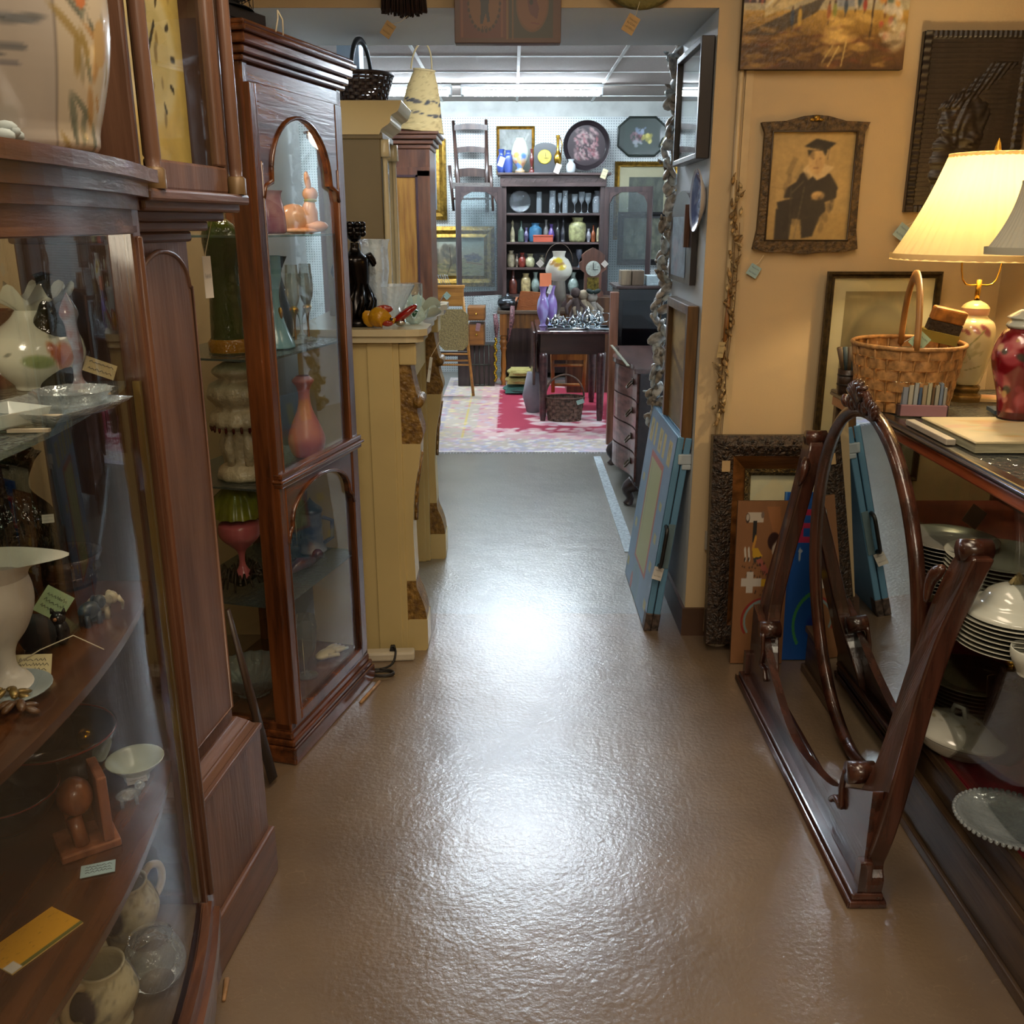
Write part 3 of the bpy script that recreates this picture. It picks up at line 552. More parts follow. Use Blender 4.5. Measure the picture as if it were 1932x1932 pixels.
cv = CV(70, 110, 'd4b868'); cv.noise(.04, 5, 6, 3); cv.ell(.5, .45, .4, .26, 'dccc98').ell(.5, .45, .3, .19, 'b8a468', .4).dabs(16, .1, .1, .9, .9, .02, .03, ['70582c', '8c7440'], .6, 4)
cv.ell(.34, .78, .22, .1, '6c7c90', .9, .4).line(.3, .7, .5, .52, .02, '4c5c74').line(.3, .52, .5, .6, .03, '4c5c74', .9).line(.42, .52, .5, .42, .02, '5c6c84')
for k in range(12): a = k*pi/6; cv.line(.5+.33*sin(a), .45+.21*cos(a), .5+.37*sin(a), .45+.235*cos(a), .012, '3c3428')
cv.line(.5, .45, .62, .56, .012, '2c2820').line(.5, .45, .5, .62, .01, '2c2820')
picture(cv, 'dial', clk, .055, HZ+.03, .33, 2.1, .075, 'aged_dial', .35)
for x in (.018, .367):
    mb = MB(); mb.lathe([(.017, 0), (.017, .03), (.012, .035), (.0135, .05), (.012, .4), (.0105, .44), (.017, .45), (.017, .5)], (x, .002, HZ), 16, close=True)
    mb.m = 1; mb.lathe([(.0185, .0), (.0185, .03), (.014, .034)], (x, .002, HZ), 16); mb.build('hood_column', [CLK, M('column_gilt', '6c5434', .45, .25)], clk)
for o in clk.children:
    if o.name.startswith(('hood_case', 'hood_door', 'hood_pane', 'dial', 'hood_column')): o.location = (.03, -.03, 0)
price_tag('white tag on a thong hanging from the clock hood', at(392, 523, Y=2.03), .022, .085, (90, 0, 60), 'c4c0b8', [(.0, .05, 0), (.01, .1, .01), (.02, .15, .02)], rows=1)
# leaning slat between clock and curio
a, b_ = Vector((-.66, 2.02, .002)), Vector((-.60, 2.43, .0))
p0, p1 = at(514, 1466, Z=.02), at(430, 1150, Y=2.34)
mb = MB(); mb.tube([p0, p0.lerp(p1, .5), p1], [.034, .028, .014], 4, flat=.45); one('wooden_batten', 'dark carved wooden slat leaning between clock and display cabinet', 'slat', (0, 0, 0), mb, wood('old_slat', '3c2818', '1c120c', .5, .1))
# ---------------------------------------------------------------- arched glass display cabinet
CW, CD = .565, .40
cur = thing('display_cabinet', 'cherry wood display cabinet with arched glass doors', 'cabinet', (-.655, 2.497, 0), 75)
mb = MB(); mb.box(-.018, -.018, 0, CW+.018, CD, .055); mb.box(-.012, -.012, .055, CW+.012, CD, .075); mb.box(-.004, -.004, .075, CW+.004, CD, .10); mb.build('base_moulding', CURX, cur, .006)
mb = MB(); mb.box(0, 0, .10, CW, CD, .125); mb.build('cabinet_floor', CURX, cur, .002)
for x0, y0, dx_, dy_ in ((0, 0, .032, .055), (CW-.035, 0, .035, .04), (0, CD-.03, .03, .03), (CW-.035, CD-.03, .035, .03)):
    mb = MB(); mb.box(x0, y0, .1, x0+dx_, y0+dy_, 1.93); mb.build('post', CUR, cur, .006)
mb = MB()
for k, (z0, z1, o_) in enumerate([(1.88, 1.925, 0), (1.925, 1.94, .012), (1.94, 1.96, .02), (1.96, 1.985, .03), (1.985, 2.0, .04), (2.0, 2.012, .034)]): mb.box(-o_, -o_, z0, CW+o_, CD, z1)
mb.build('cornice', CURX, cur, .005)
def spandrel(mb, x0, x1, zs, zt, yt, rise, y0, y1, sh=.035):
    "panel above an arched light: shoulders then a round head"
    cx = (x0+x1)/2; r = (x1-x0)/2-sh
    pts = [(x0, zt), (x0, zs-.03), (x0+.012, zs), (x0+sh, zs+.012)]+arc(cx, zs+.02, r, 180, 0, 18, rise)+[(x1-sh, zs+.012), (x1-.012, zs), (x1, zs-.03), (x1, zt)]
    mb.prism(pts, y0, y1, 'y'); mb.tube([(a, y0-.001, b) for a, b in pts[1:-1]], .006, 6)
# doors: upper and lower light in one frame with a moulded mid rail
mb = MB(); mb.box(.006, -.014, .125, .042, .008, 1.88); mb.box(CW-.075, -.014, .125, CW-.03, .008, 1.88); mb.box(.042, -.014, .125, CW-.075, .008, .155)
mb.tube([(.042, -.012, .16), (.042, -.012, 1.7)], .005, 6); mb.tube([(CW-.075, -.012, .16), (CW-.075, -.012, 1.7)], .005, 6); mb.build('door_frame', CUR, cur, .003)
mb = MB(); spandrel(mb, .042, CW-.075, 1.64, 1.88, 0, .16, -.012, .006, .05); mb.build('arched_head', CURX, cur)
mb = MB(); spandrel(mb, .042, CW-.075, .71, .86, 0, .10, -.012, .006, .03); mb.build('lower_arched_head', CURX, cur)
mb = MB(); mb.box(.0, -.03, .865, CW-.01, .005, .875); mb.box(.005, -.024, .85, CW-.02, .005, .865); mb.box(.005, -.024, .875, CW-.02, .005, .892); mb.build('mid_rail', CURX, cur, .004)
MB().box(.042, -.005, .155, CW-.075, -.001, 1.84).build('front_pane', PANE2, cur)
MB().box(.012, .03, .125, .015, CD-.03, 1.88).build('side_pane', PANE, cur); MB().box(CW-.015, .03, .125, CW-.012, CD-.03, 1.88).build('side_pane', PANE, cur)
SG = glass('shelf_plate_glass', 'd4e6e0', .02, 1.2, .05)
SHZ = [.49, .84, 1.2, 1.52]
for z in SHZ: MB().box(.02, .012, z-.006, CW-.02, CD-.02, z).build('glass_shelf', SG, cur)
MB().box(.2, .15, 1.868, .3, .25, 1.88).build('added_lamp_fitting', M('fitting_white', 'd0c8b4', .4), cur)  # invented fitting for the added fill lamp of this cabinet
def incur(x, y, z): return cur.matrix_basis @ Vector((x, y, z))
cur.matrix_basis = Matrix.Translation(cur.location) @ Matrix.Rotation(radians(75), 4, 'Z')
def inz(px, py, k, lx=None, ly=None):
    d = at(px, py, Y=1.0); d.z = 0; R = Matrix.Rotation(radians(-75), 3, 'Z'); o = R @ Vector((.655, -2.497, 0)); v = R @ d
    q = (lx-o.x)/v.x if lx is not None else (ly-o.y)/v.y; p = o+v*q; p.x = min(max(p.x, .07), CW-.07); p.y = min(max(p.y, .07), CD-.08)
    p = incur(p.x, p.y, 0); p.z = (SHZ+[.125])[k]+.001; return p
# contents
BUN = M('bunny_pink', 'e8a878', .22, coat=.5, var=.12, col2='e8bca0', vs=18)
t = thing('rabbit_figure', 'pink glazed rabbit figure on the top glass shelf', 'figurine', at(565, 405, Z=1.521), -75+90); t.location = inz(568, 400, 3, ly=.12); t.scale = (.98, .98, .98)
mb = MB(); mb.ball((-.02, 0, .045), (.05, .032, .042)); mb.ball((.03, 0, .05), (.025, .024, .055)); mb.ball((.045, 0, .02), (.04, .03, .018)); mb.ball((0, 0, .008), (.065, .035, .01)); mb.ball((-.07, 0, .04), .013)
mb.build('rabbit_body', BUN, t); mb = MB(); mb.ball((.034, 0, .115), (.024, .019, .022)); mb.build('head', BUN, t)
for s in (-1, 1): MB().ball((.028, s*.012, .152), (.009, .006, .03), 10, rotm(x=-s*8, y=-8)).build('ear', BUN, t)
MB().lathe([(.012, -.004), (.02, 0), (.019, .006), (.012, .008)], (.034, 0, .094), 16).build('green_collar', M('collar_green', 'a0a860', .4), t)
def vz(name, label, cat, px, py, Y, prof, mat, rz=0, n=28, rip=0, nr=8, Z=None, group=None, par=None):
    p = at(px, py, Y=Y) if Z is None else at(px, py, Z=Z)
    return one(name, label, cat, p, MB().lathe(smooth_prof(prof, 4), n=n, rip=rip, nr=nr), mat, rz, group)
vz('art_glass_shade', 'purple to white art glass shade on the top glass shelf', 'lamp shade', 500, 402, None, [(.045, 0), (.055, .01), (.052, .06), (.045, .1), (.05, .115)], M('purple_glass', '8a5068', .15, coat=.4, col2='c09ca4', vs=12, var=.3), Z=1.521, rip=.05, nr=6)
o = bpy.data.objects['art_glass_shade']; o.location = inz(500, 402, 3, ly=.1)
o = one('parrot_figure', 'orange and crimson parrot figure behind the purple shade', 'figurine', inz(484, 400, 3, ly=.17)+Vector((-.0, .0, .16)), MB().ball((0, 0, .05), (.024, .022, .06)).ball((.005, 0, .115), (.02, .018, .024)).tube([(-.01, 0, .0), (-.015, 0, -.045), (-.015, 0, -.12)], [.018, .012, .01]), M('parrot_orange', 'd8843c', .25, col2='8c2c30', vs=9, st=(1, 1, 1.5)), 20)
vz('blue_fluted_vase', 'tall pale blue fluted vase in the display cabinet', 'vase', 515, 640, None, [(0, 0), (.05, 0), (.055, .012), (.035, .06), (.02, .12), (.02, .17), (.028, .2), (.03, .26)], M('powder_blue', '6e9cac', .22, coat=.4), Z=1.2)
bpy.data.objects['blue_fluted_vase'].location = inz(520, 640, 2, ly=.11)
mb = MB()
for k in range(3): mb.ball((.022*cos(k*2), .022*sin(k*2)-.012, .1+.05*k), (.008, .004, .018), 8)
mb.build('gold_leaf_relief', GOLD, bpy.data.objects['blue_fluted_vase'])
for k, (px, lab) in enumerate([(558, 'left stemmed glass with gold stem in the display cabinet'), (583, 'right stemmed glass with gold stem in the display cabinet')]):
    t = thing('champagne_flute', lab, 'glass', inz(px, 640, 2, ly=.11), 0, 'gold stemmed flutes')
    MB().lathe(smooth_prof([(0, 0), (.03, 0), (.03, .003), (.006, .01)]), n=20).build('foot', CRYS, t)
    MB().lathe(smooth_prof([(.004, .008), (.003, .05), (.006, .08), (.014, .1), (.004, .11)]), n=12).build('gold_stem', BRASS, t)
    MB().lathe(smooth_prof([(.005, .1), (.018, .13), (.022, .17), (.019, .21), (.018, .23)]), n=20).build('glass_bowl', CRYS, t)
vz('dark_jug', 'dark green glass jug behind the blue vase', 'jug', 535, 640, None, [(0, 0), (.04, 0), (.045, .08), (.03, .15), (.02, .2), (.04, .25)], glass('dark_green_glass', '1c3838', .05, 1.4, .5, '10201f'), Z=1.2)
bpy.data.objects['dark_jug'].location = inz(538, 636, 2, ly=.22)
vz('cut_glass_goblet', 'cut glass goblet at the right of the upper shelf', 'glass', 600, 640, None, [(0, 0), (.03, .003), (.006, .02), (.008, .07), (.03, .1), (.034, .15), (.03, .2)], CRYS, Z=1.2, rip=.06, nr=10)
bpy.data.objects['cut_glass_goblet'].location = inz(603, 628, 2, ly=.14)
vz('pink_bottle_vase', 'pink satin glass bottle vase with pinched lip', 'vase', 580, 850, None, [(0, 0), (.04, 0), (.055, .03), (.058, .06), (.045, .1), (.024, .15), (.018, .19), (.022, .22), (.034, .24), (.02, .255)], M('pink_satin', 'b05c64', .3, col2='c88468', vs=9, var=.2), Z=.84, n=32)
bpy.data.objects['pink_bottle_vase'].location = inz(580, 848, 1, ly=.11)
one('lustre_figure', 'purple grape shaped glass ornament at foot of the pink vase', 'ornament', inz(607, 850, 1, ly=.12), MB().ball((0, 0, .02), .018).ball((.015, 0, .045), .017).ball((-.008, .01, .05), .016).ball((.004, 0, .075), .015), M('grape_glass', '8c6478', .15, col2='b8a0a4', vs=30))
# white lace china lamp and things seen through the side pane
vz('green_amber_vase', 'tall green and amber glass vase seen through the cabinet side', 'vase', 430, 640, None, [(0, 0), (.055, 0), (.05, .02), (.045, .12), (.04, .22), (.05, .32), (.02, .36)], glass('green_amber', '6c8c2c', .05, 1.5, .5, '3c4c14'), Z=1.2)
bpy.data.objects['green_amber_vase'].location = inz(432, 640, 2, lx=.14)
MB().lathe([(.056, .0), (.058, .03), (.05, .04)], n=28).build('amber_foot', glass('amber_foot', 'e0a020', .05, 1.4, .6, 'b87c10'), bpy.data.objects['green_amber_vase'])
def china(loc, label):
    t = thing('lace_china_lamp', label, 'lamp', loc, 0); t.scale = (1.15, 1.15, 1.2); m = M('lace_china', 'ccbc9c', .3, bump=.7, bs=70, var=.12, coat=.2)
    mb = MB(); mb.lathe(smooth_prof([(.0, 0), (.062, 0), (.066, .02), (.05, .035), (.038, .05), (.045, .12)], 4), n=36, rip=.04, nr=12); mb.build('figured_base', m, t)
    for k in range(6): a = k*pi/3; MB().tube([(.04*cos(a), .04*sin(a), .03), (.05*cos(a), .05*sin(a), .08), (.035*cos(a), .035*sin(a), .13)], [.01, .013, .008]).build('figure', m, t)
    MB().lathe(smooth_prof([(.045, .12), (.075, .135), (.07, .16), (.055, .175), (.075, .2), (.07, .225), (.045, .24), (.06, .26), (.03, .28)], 4), n=48, rip=.05, nr=12).build('tiered_shade', m, t)
    mb = MB()
    for k in range(24): a = k*pi/12; mb.ball((.074*cos(a), .074*sin(a), .128), (.004, .004, .009), 6)
    mb.build('drops', glass('red_drop', '8c2c20', .05, 1.4, .4, '6c1c14'), t)
china(inz(462, 870, 1, lx=.14), 'tiered cream lace china lamp seen through the cabinet side')
t = thing('olive_lamp', 'olive ruffled glass shade behind the pink bowl', 'lamp shade', inz(449, 930, 0, lx=.14)+Vector((0, 0, .235)), 0)
MB().lathe([(.085, .0), (.07, .05), (.03, .09), (.02, .1)], n=48, rip=.07, nr=16).build('shade_body', M('olive_glass_shade', '8a8a24', .25, var=.2, vs=30), t)
MB().tube([(0, 0, -.2), (0, 0, .1)], .008).build('rod', BRASS, t)
vz('pink_font', 'pink glass oil lamp font in the display cabinet side', 'oil lamp', 450, 1030, None, [(.012, -.1), (.03, -.095), (.01, -.06), (.012, -.02), (.03, 0), (.058, .03), (.062, .06), (.05, .075), (.0, .08)], M('pink_opaline', 'c86c70', .22, coat=.4, col2='b04c54', vs=4), Z=.49)
bpy.data.objects['pink_font'].location = inz(452, 1000, 0, lx=.11)+Vector((0, 0, .145))
one('blue_bird', 'small blue and yellow bird on the pink lamp', 'figurine', inz(449, 960, 0, lx=.11)+Vector((0, 0, .226)), MB().ball((0, 0, .015), (.025, .016, .016)).ball((.014, 0, .034), .012).tube([(-.02, 0, .015), (-.045, 0, .005)], [.008, .003]), M('bird_blue', '4c84b0', .3, col2='b8b060', vs=22), 30)
mb = MB(); random.seed(5)
for q in range(40): a = random.random()*6.28; mb.tube([(0.01*cos(a), .01*sin(a), .02), (.05*cos(a), .05*sin(a), .05+random.random()*.04), (.07*cos(a), .07*sin(a), .02+random.random()*.05)], .004, 5)
one('pewter_centrepiece', 'dark tangled metal centrepiece below the pink lamp', 'centrepiece', inz(455, 1085, 0, lx=.11), mb, M('old_pewter', '4a4034', .35, .7))
bpy.data.objects['pewter_centrepiece'].location.z = .491
vz('cut_glass_bowl', 'large cut glass bowl on the display cabinet floor', 'bowl', 480, 1220, None, [(0, 0), (.05, 0), (.06, .015), (.1, .05), (.115, .08), (.11, .085), (.06, .025), (0, .02)], CRYS, Z=.126, rip=.05, nr=20, n=60)
bpy.data.objects['cut_glass_bowl'].location = inz(478, 1290, 4, lx=.16)
for k, (px, py, Y, sh, lab, lv) in enumerate([(575, 1200, .1, 1, 'tall clear wine glass at the front of the lower cabinet', 4), (625, 1000, .22, .9, 'clear tumbler shaped glass behind the lower arch', 0), (570, 1005, .2, .8, 'short clear glass under the lower arch', 0)]):
    t = thing('clear_glass', lab, 'glass', inz(px, py, lv, ly=Y), 0, None)
    MB().lathe(smooth_prof([(0, 0), (.035*sh, .002), (.006, .012), (.006, .05*sh), (.03*sh, .09*sh), (.04*sh, .16*sh), (.036*sh, .21*sh)]), n=24).build('glass_body', glass('fine_glass', 'e4e8e6', .02, 1.5, .06), t)
    MB().tube([(.0, -.036*sh, .02), (.0, -.037*sh, .15*sh)], .0012, 4).build('tag_string', M('string', 'd8ccb0', .8), t)
t = thing('beer_stein', 'blue grey beer stein with lid on the lower glass shelf', 'mug', inz(605, 1010, 0, ly=.15), 0)
MB().lathe(smooth_prof([(0, 0), (.045, 0), (.042, .02), (.036, .05), (.036, .13), (.04, .14)]), n=24).build('stein_body', M('stein_grey', '8c8c90', .3, col2='34405c', vs=16), t)
MB().lathe(smooth_prof([(.04, .14), (.038, .15), (.02, .165), (.006, .18), (0, .19)]), n=20).build('lid', M('pewter', '6c6c70', .3, .9), t)
MB().tube([(.038, 0, .12), (.07, 0, .11), (.068, 0, .05), (.04, 0, .03)], .007).build('handle', M('stein_grey', '8c8c90'), t)
mb = MB(); mb.tube([(-.05, 0, .02), (0, 0, .035), (.05, 0, .028), (.09, 0, .03)], [.006, .022, .018, .01], 12); mb.ball((.09, 0, .04), .018)
one('duck_figure', 'blue grey glass duck on the lower glass shelf', 'figurine', inz(562, 1045, 0, ly=.09), mb, M('duck_blue', '2c4458', .2, col2='5c2c30', vs=14), 60)
t = thing('ceramic_hand', 'cream ceramic hand shaped dish on the cabinet floor', 'dish', inz(615, 1240, 4, ly=.1), 60)
mb = MB(); mb.ball((0, 0, .016), (.045, .026, .014))
for k in range(4): mb.tube([(.03, -.018+.012*k, .016), (.065, -.024+.016*k, .014), (.085, -.026+.017*k, .01)], [.008, .007, .005])
mb.tube([(-.01, -.02, .016), (.02, -.045, .016)], [.009, .006]); mb.build('hand_body', M('cream_ceramic', 'c8bc94', .3), t)
# warm fill lamp added under the cabinet top to brighten its contents
_l = bpy.data.lights.new('cabinet_fill', 'POINT'); _l.energy = 4.5; _l.color = (1, .84, .62); _l.shadow_soft_size = .05; _o = bpy.data.objects.new('cabinet_fill_light', _l); COL.objects.link(_o); _o.location = incur(.25, .2, 1.83)
# on top of it
t = thing('black_box', 'black cardboard box on top of the display cabinet', 'box', incur(.20, .2, 2.013), 70); MB().box(-.11, -.1, 0, .11, .1, .06).build('box_body', M('black_card', '141014', .6), t, .002); MB().box(-.113, -.103, .04, .113, .103, .068).build('lid', M('black_card', '141014', .6), t, .002)
t = thing('black_hat', 'black feathered hat on the black box', 'hat', incur(.20, .2, 2.082), 0)
MB().lathe(smooth_prof([(.12, 0), (.11, .006), (.085, .012), (.08, .06), (.06, .085), (0, .09)]), n=32).build('hat_body', M('black_felt', '0c0a0c', .9, bump=.6, bs=200), t)
mb = MB(); random.seed(4)
for q in range(260):
    a = random.random()*6.28; r0 = .06+.04*random.random(); z = .01+random.random()*.07; mb.tube([(r0*cos(a), r0*sin(a), z), ((r0+.02)*cos(a+.2), (r0+.02)*sin(a+.2), z+.012), ((r0+.028)*cos(a+.5), (r0+.028)*sin(a+.5), z+random.uniform(-.01, .02))], .0012, 3)
o = mb.build('feathers', M('black_feather', '0a080c', .6), t); o['kind'] = 'stuff'
one('raffia_tie', 'pale raffia tie hanging on the cornice front', 'tie', (0, 0, 0), MB().tube([incur(.1, -.055, 2.02)+Vector((0, 0, .03)), incur(.09, -.06, 2.03), incur(.075, -.06, 1.998)], .002, 5).tube([incur(.1, -.055, 2.05), incur(.11, -.062, 2.03), incur(.108, -.062, 1.995)], .002, 5), M('string', 'd8ccb0', .8))
# power strip, flex and a stick on the floor
p = on(742, 1243, .0); t = thing('power_strip', 'white power strip with black plug beside the fireplace surround', 'power strip', p, 4)
MB().box(-.115, -.025, 0, .08, .025, .035).build('strip_body', M('strip_white', 'c4baa4', .4), t, .008)
MB().box(-.012, -.01, .034, .012, .012, .055, .004).build('plug', M('plug_black', '0c0c0c', .5), t, .002)
MB().tube(smooth_prof([(0, 0, .05), (.012, -.03, .045), (0, -.06, .01), (-.04, -.09, .005), (-.1, -.08, .005), (-.12, -.03, .005)], 4), .004, 6).build('flex', M('plug_black', '0c0c0c', .5), t)
one('coiled_flex', 'small coil of grey flex on the floor by the cabinet corner', 'cord', on(722, 1273, .004), MB().tube([(.04*cos(a*.5), .022*sin(a*.5), .002+.0003*a) for a in range(30)], .004, 6), M('flex_grey', '2c2824', .5))
a, b_ = on(716, 1286, .004), on(680, 1326, .004); one('wooden_stick', 'pale thin stick on the floor by the cabinet base', 'stick', (0, 0, 0), MB().tube([a, b_], .006, 6), wood('pale_stick', 'b08860', '8c6840', .6, 0))
a, b_ = on(428, 1848, .004), on(422, 1888, .004); one('wood_chip', 'small pale wood chip on the floor by the clock plinth', 'chip', (0, 0, 0), MB().tube([a, b_], [.007, .004], 6), wood('pale_stick', 'b08860', '8c6840'))
# ---------------------------------------------------------------- cream fireplace surround with overmantel
CR = M('cream_paint', 'bfab76', .4, var=.05, vs=3, coat=.15); CRG = M('antique_carving', '8e6c30', .4, var=.3, vs=40, bump=.8, bs=70, col2='5c4018')
fp = thing('fireplace_surround', 'cream painted fireplace surround with carved gold brown scrolls', 'fireplace', (-.36, 3.275, 0), 90)
def P2(px, py, Y=3.275): v = at(px, py, Y=Y); return (-(v.x+.36), v.z)      # profile in local (y,z)
FW = 1.15
def pilaster(x0, x1):
    prof = [P2(780, 1236), P2(808, 1228), P2(806, 1160)]; prof = [(.03, 0), (-.043, 0), (-.043, .125)]
    mb = MB(); mb.prism([(.03, .0), (-.035, 0), (-.043, .012), (-.043, .125), (.03, .125)], x0, x1, 'x'); mb.build('foot_block', CR, fp, .006)
    lf = smooth_prof([(-.040, .125), (-.036, .16), (-.022, .21), (-.006, .25), (-.004, .28)], 4)
    mb = MB(); mb.prism([(.03, .125)]+lf+[(.03, .28)], x0+.006, x1-.006, 'x'); o = mb.build('lower_leaf', CRG, fp)
    sh = smooth_prof([(-.004, .28), (-.001, .4), (.0, .5), (-.008, .62), (-.03, .74), (-.035, .8)], 4)
    mb = MB(); mb.prism([(.03, .28)]+sh+[(.03, .8)], x0+.004, x1-.004, 'x'); mb.build('shaft', CR, fp, .003)
    mb = MB()
    for k in range(6):
        z = .52+.042*k; y = -.006-.02*max(0, (z-.6)/.15)
        for s in (-1, 1): mb.ball(((x0+x1)/2+s*.014, y-.002, z), (.014, .004, .006), 8, rotm(y=s*35))
    mb.tube([((x0+x1)/2, -.004, .5), ((x0+x1)/2, -.012, .64), ((x0+x1)/2, -.032, .76)], .009, 6)
    mb.build('husk_carving', CRG, fp)
    up = smooth_prof([(-.035, .8), (-.045, .84), (-.03, .9), (-.028, .93), (-.045, .95), (-.03, .97), (-.018, 1.02), (-.008, 1.08)], 4)
    mb = MB(); mb.prism([(.03, .8)]+up+[(.03, 1.08)], x0+.004, x1-.004, 'x'); mb.build('upper_leaf', CRG, fp)
    MB().tube([(x0-.006, -.032, .948), (x1+.006, -.032, .948)], .018, 14).build('scroll', CRG, fp)
    MB().box(x0-.006, -.03, 1.08, x1+.006, .03, 1.155).build('capital', CR, fp, .005)
pilaster(.0, .13); pilaster(FW-.13, FW)
mb = MB(); mb.box(-.005, .03, 0, .16, .38, 1.165); mb.box(FW-.16, .03, 0, FW, .38, 1.165); mb.box(.16, .03, .95, FW-.16, .38, 1.165); mb.box(-.012, .05, .0, .0, .14, 1.165); mb.build('body', CR, fp, .004)
MB().box(.16, .2, 0, FW-.16, .24, .95).build('firebox', M('firebox_dark', '1c1814', .7), fp)
for side in (0, 1):
    mb = MB()
    for k, (i_, y) in enumerate([(.17, .05), (.2, .09), (.24, .13)]): xa = FW-i_ if side else i_-.02; mb.box(xa, y, 0, xa+.03*(1-side)+.02*side, y+.05, .93-.03*k)
    mb.build('inner_moulding', CR, fp, .003)
mb = MB()
for k in range(58): mb.ball((.165, .028, .02+k*.016), (.006, .006, .0075), 6)
mb.build('rope_moulding', CRG, fp)
top = [(-.04, .39), (-.04, -.0), (-.03, -.045), (.0, -.07), (.15, -.072), (.19, -.045), (.26, -.03), (FW/2, -.06), (FW-.26, -.03), (FW-.19, -.045), (FW-.15, -.072), (FW, -.07), (FW+.03, -.045), (FW+.04, 0), (FW+.04, .39)]
mb = MB(); mb.prism(top, 1.182, 1.205); t2 = [(a*.985+.008, b*.8) for a, b in top]; mb.prism(t2, 1.16, 1.182); mb.build('mantel_shelf', M('cream_shelf', 'c4b896', .25, var=.04, coat=.4), fp, .005)
mb = MB(); mb.box(.45, .125, 1.205, .76, .345, 1.86); mb.box(.44, .115, 1.845, .77, .345, 1.868); mb.build('overmantel', M('cream_side_in_shade', '6e6042', .55, var=.05, vs=3), fp, .004)  # overmantel is cream; the shade on its side is painted in as olive
mb = MB(); pr = smooth_prof([(.125, 1.86), (.115, 1.88), (.085, 1.9), (.08, 1.925), (.055, 1.94), (.04, 1.975)], 3); mb.prism([(.345, 1.86)]+pr+[(.345, 1.975)], .43, .78, 'x'); mb.build('cornice', CR, fp, .002)
for x in (.455, .72):
    mb = MB(); mb.lathe(smooth_prof([(.018, 0), (.018, .03), (.01, .04), (.013, .3), (.01, .56), (.02, .58), (.018, .64)], 3), (x+.015, .112, 1.205), 12, close=True); mb.build('colonnette', M('cream_shelf', 'c4b896'), fp)
MB().box(.49, .117, 1.24, .72, .124, 1.83).build('mirror_pane', M('silvered_glass', 'd0d4d4', .02, 1, var=0), fp)
MZ = 1.206
def onm(px, py, z=MZ): return at(px, py, Z=z)
def onmY(px, Y): p = at(px, 600, Y=Y); d = Y*cos(PITCH)-(MZ-EYE)*sin(PITCH); return Vector(((px-966)*d/FPX, Y, MZ))
BRZ = M('black_bronze', '16100e', .22, .6, var=.3, vs=30)
t = thing('bronze_statue', 'black bronze figure statue on the mantel', 'statue', onmY(676, 3.38), 200); t.scale = (1.6, 1.5, 1.4)
mb = MB(); mb.tube(smooth_prof([(0, 0, .02), (.004, 0, .06), (-.004, 0, .1), (0, 0, .15), (0, 0, .175), (.0, 0, .2)], 4), [.034, .036, .034, .03, .026, .024, .022, .022, .023, .025, .027, .029, .03, .03, .028, .024, .016, .012, .01, .01, .01], 14)
for k in range(9): a = k*.7; mb.tube([(.03*cos(a), .03*sin(a), .02), (.036*cos(a+.3), .034*sin(a+.3), .06), (.024*cos(a+.5), .024*sin(a+.5), .1)], [.01, .008, .004], 6)
mb.tube(smooth_prof([(.028, 0, .172), (.045, -.012, .13), (.02, -.03, .105)], 4), .0085, 8); mb.tube(smooth_prof([(-.028, 0, .172), (-.046, -.01, .14), (-.03, -.03, .12)], 4), .0085, 8); mb.build('figure_body', BRZ, t)
mb = MB(); mb.ball((0, 0, .225), (.018, .021, .025)); mb.ball((0, -.021, .222), (.004, .006, .006), 8)
random.seed(9)
for k in range(26): a = k*.9; mb.ball((.018*cos(a), .004+.018*sin(a)*.8, .232+.012*sin(k*2.1)), (.008, .008, .008), 8)
mb.build('head', BRZ, t)
MB().lathe([(.045, 0), (.045, .01), (.035, .02), (.02, .026)], n=24, close=True).build('base', BRZ, t)
one('draped_figure', 'brown draped figurine beside the black statue', 'figurine', onmY(655, 3.30), MB().tube(smooth_prof([(0, 0, 0), (.004, 0, .08), (-.004, 0, .15), (0, 0, .19)], 4), [.018]*5+[.014]*4+[.01]*4, 10).ball((0, 0, .2), .012), M('brown_resin', '6c5444', .4, var=.3, vs=20))
t = thing('crystal_vase', 'tall square cut crystal vase on the mantel', 'vase', onmY(712, 3.45), 20)
mb = MB(); mb.lathe(smooth_prof([(0, 0), (.03, 0), (.03, .06), (.036, .12), (.044, .19), (.042, .26), (.05, .29)], 5), n=40, rip=.13, nr=4); mb.build('vase_body', glass('bright_crystal', 'eef6fa', .08, 2.2, .55, 'dceaf4'), t)
t = thing('crystal_fan_bowl', 'fan shaped crystal bowl on the mantel', 'bowl', onmY(738, 3.5), 0)
mb = MB(); mb.lathe(smooth_prof([(0, 0), (.025, 0), (.03, .02), (.065, .09), (.085, .13)], 5), n=60, rip=.06, nr=20); mb.build('bowl_body', glass('bright_crystal'), t)
t = thing('clear_box', 'clear plastic box lid on the mantel', 'box', onmY(776, 3.95), 10); MB().box(-.045, -.04, .06, .045, .04, .11).build('box_lid', glass('plastic_clear', 'e8ece8', .05, 1.5, .12), t); MB().box(-.04, -.035, 0, .04, .035, .06).build('box_base', glass('bright_crystal'), t)
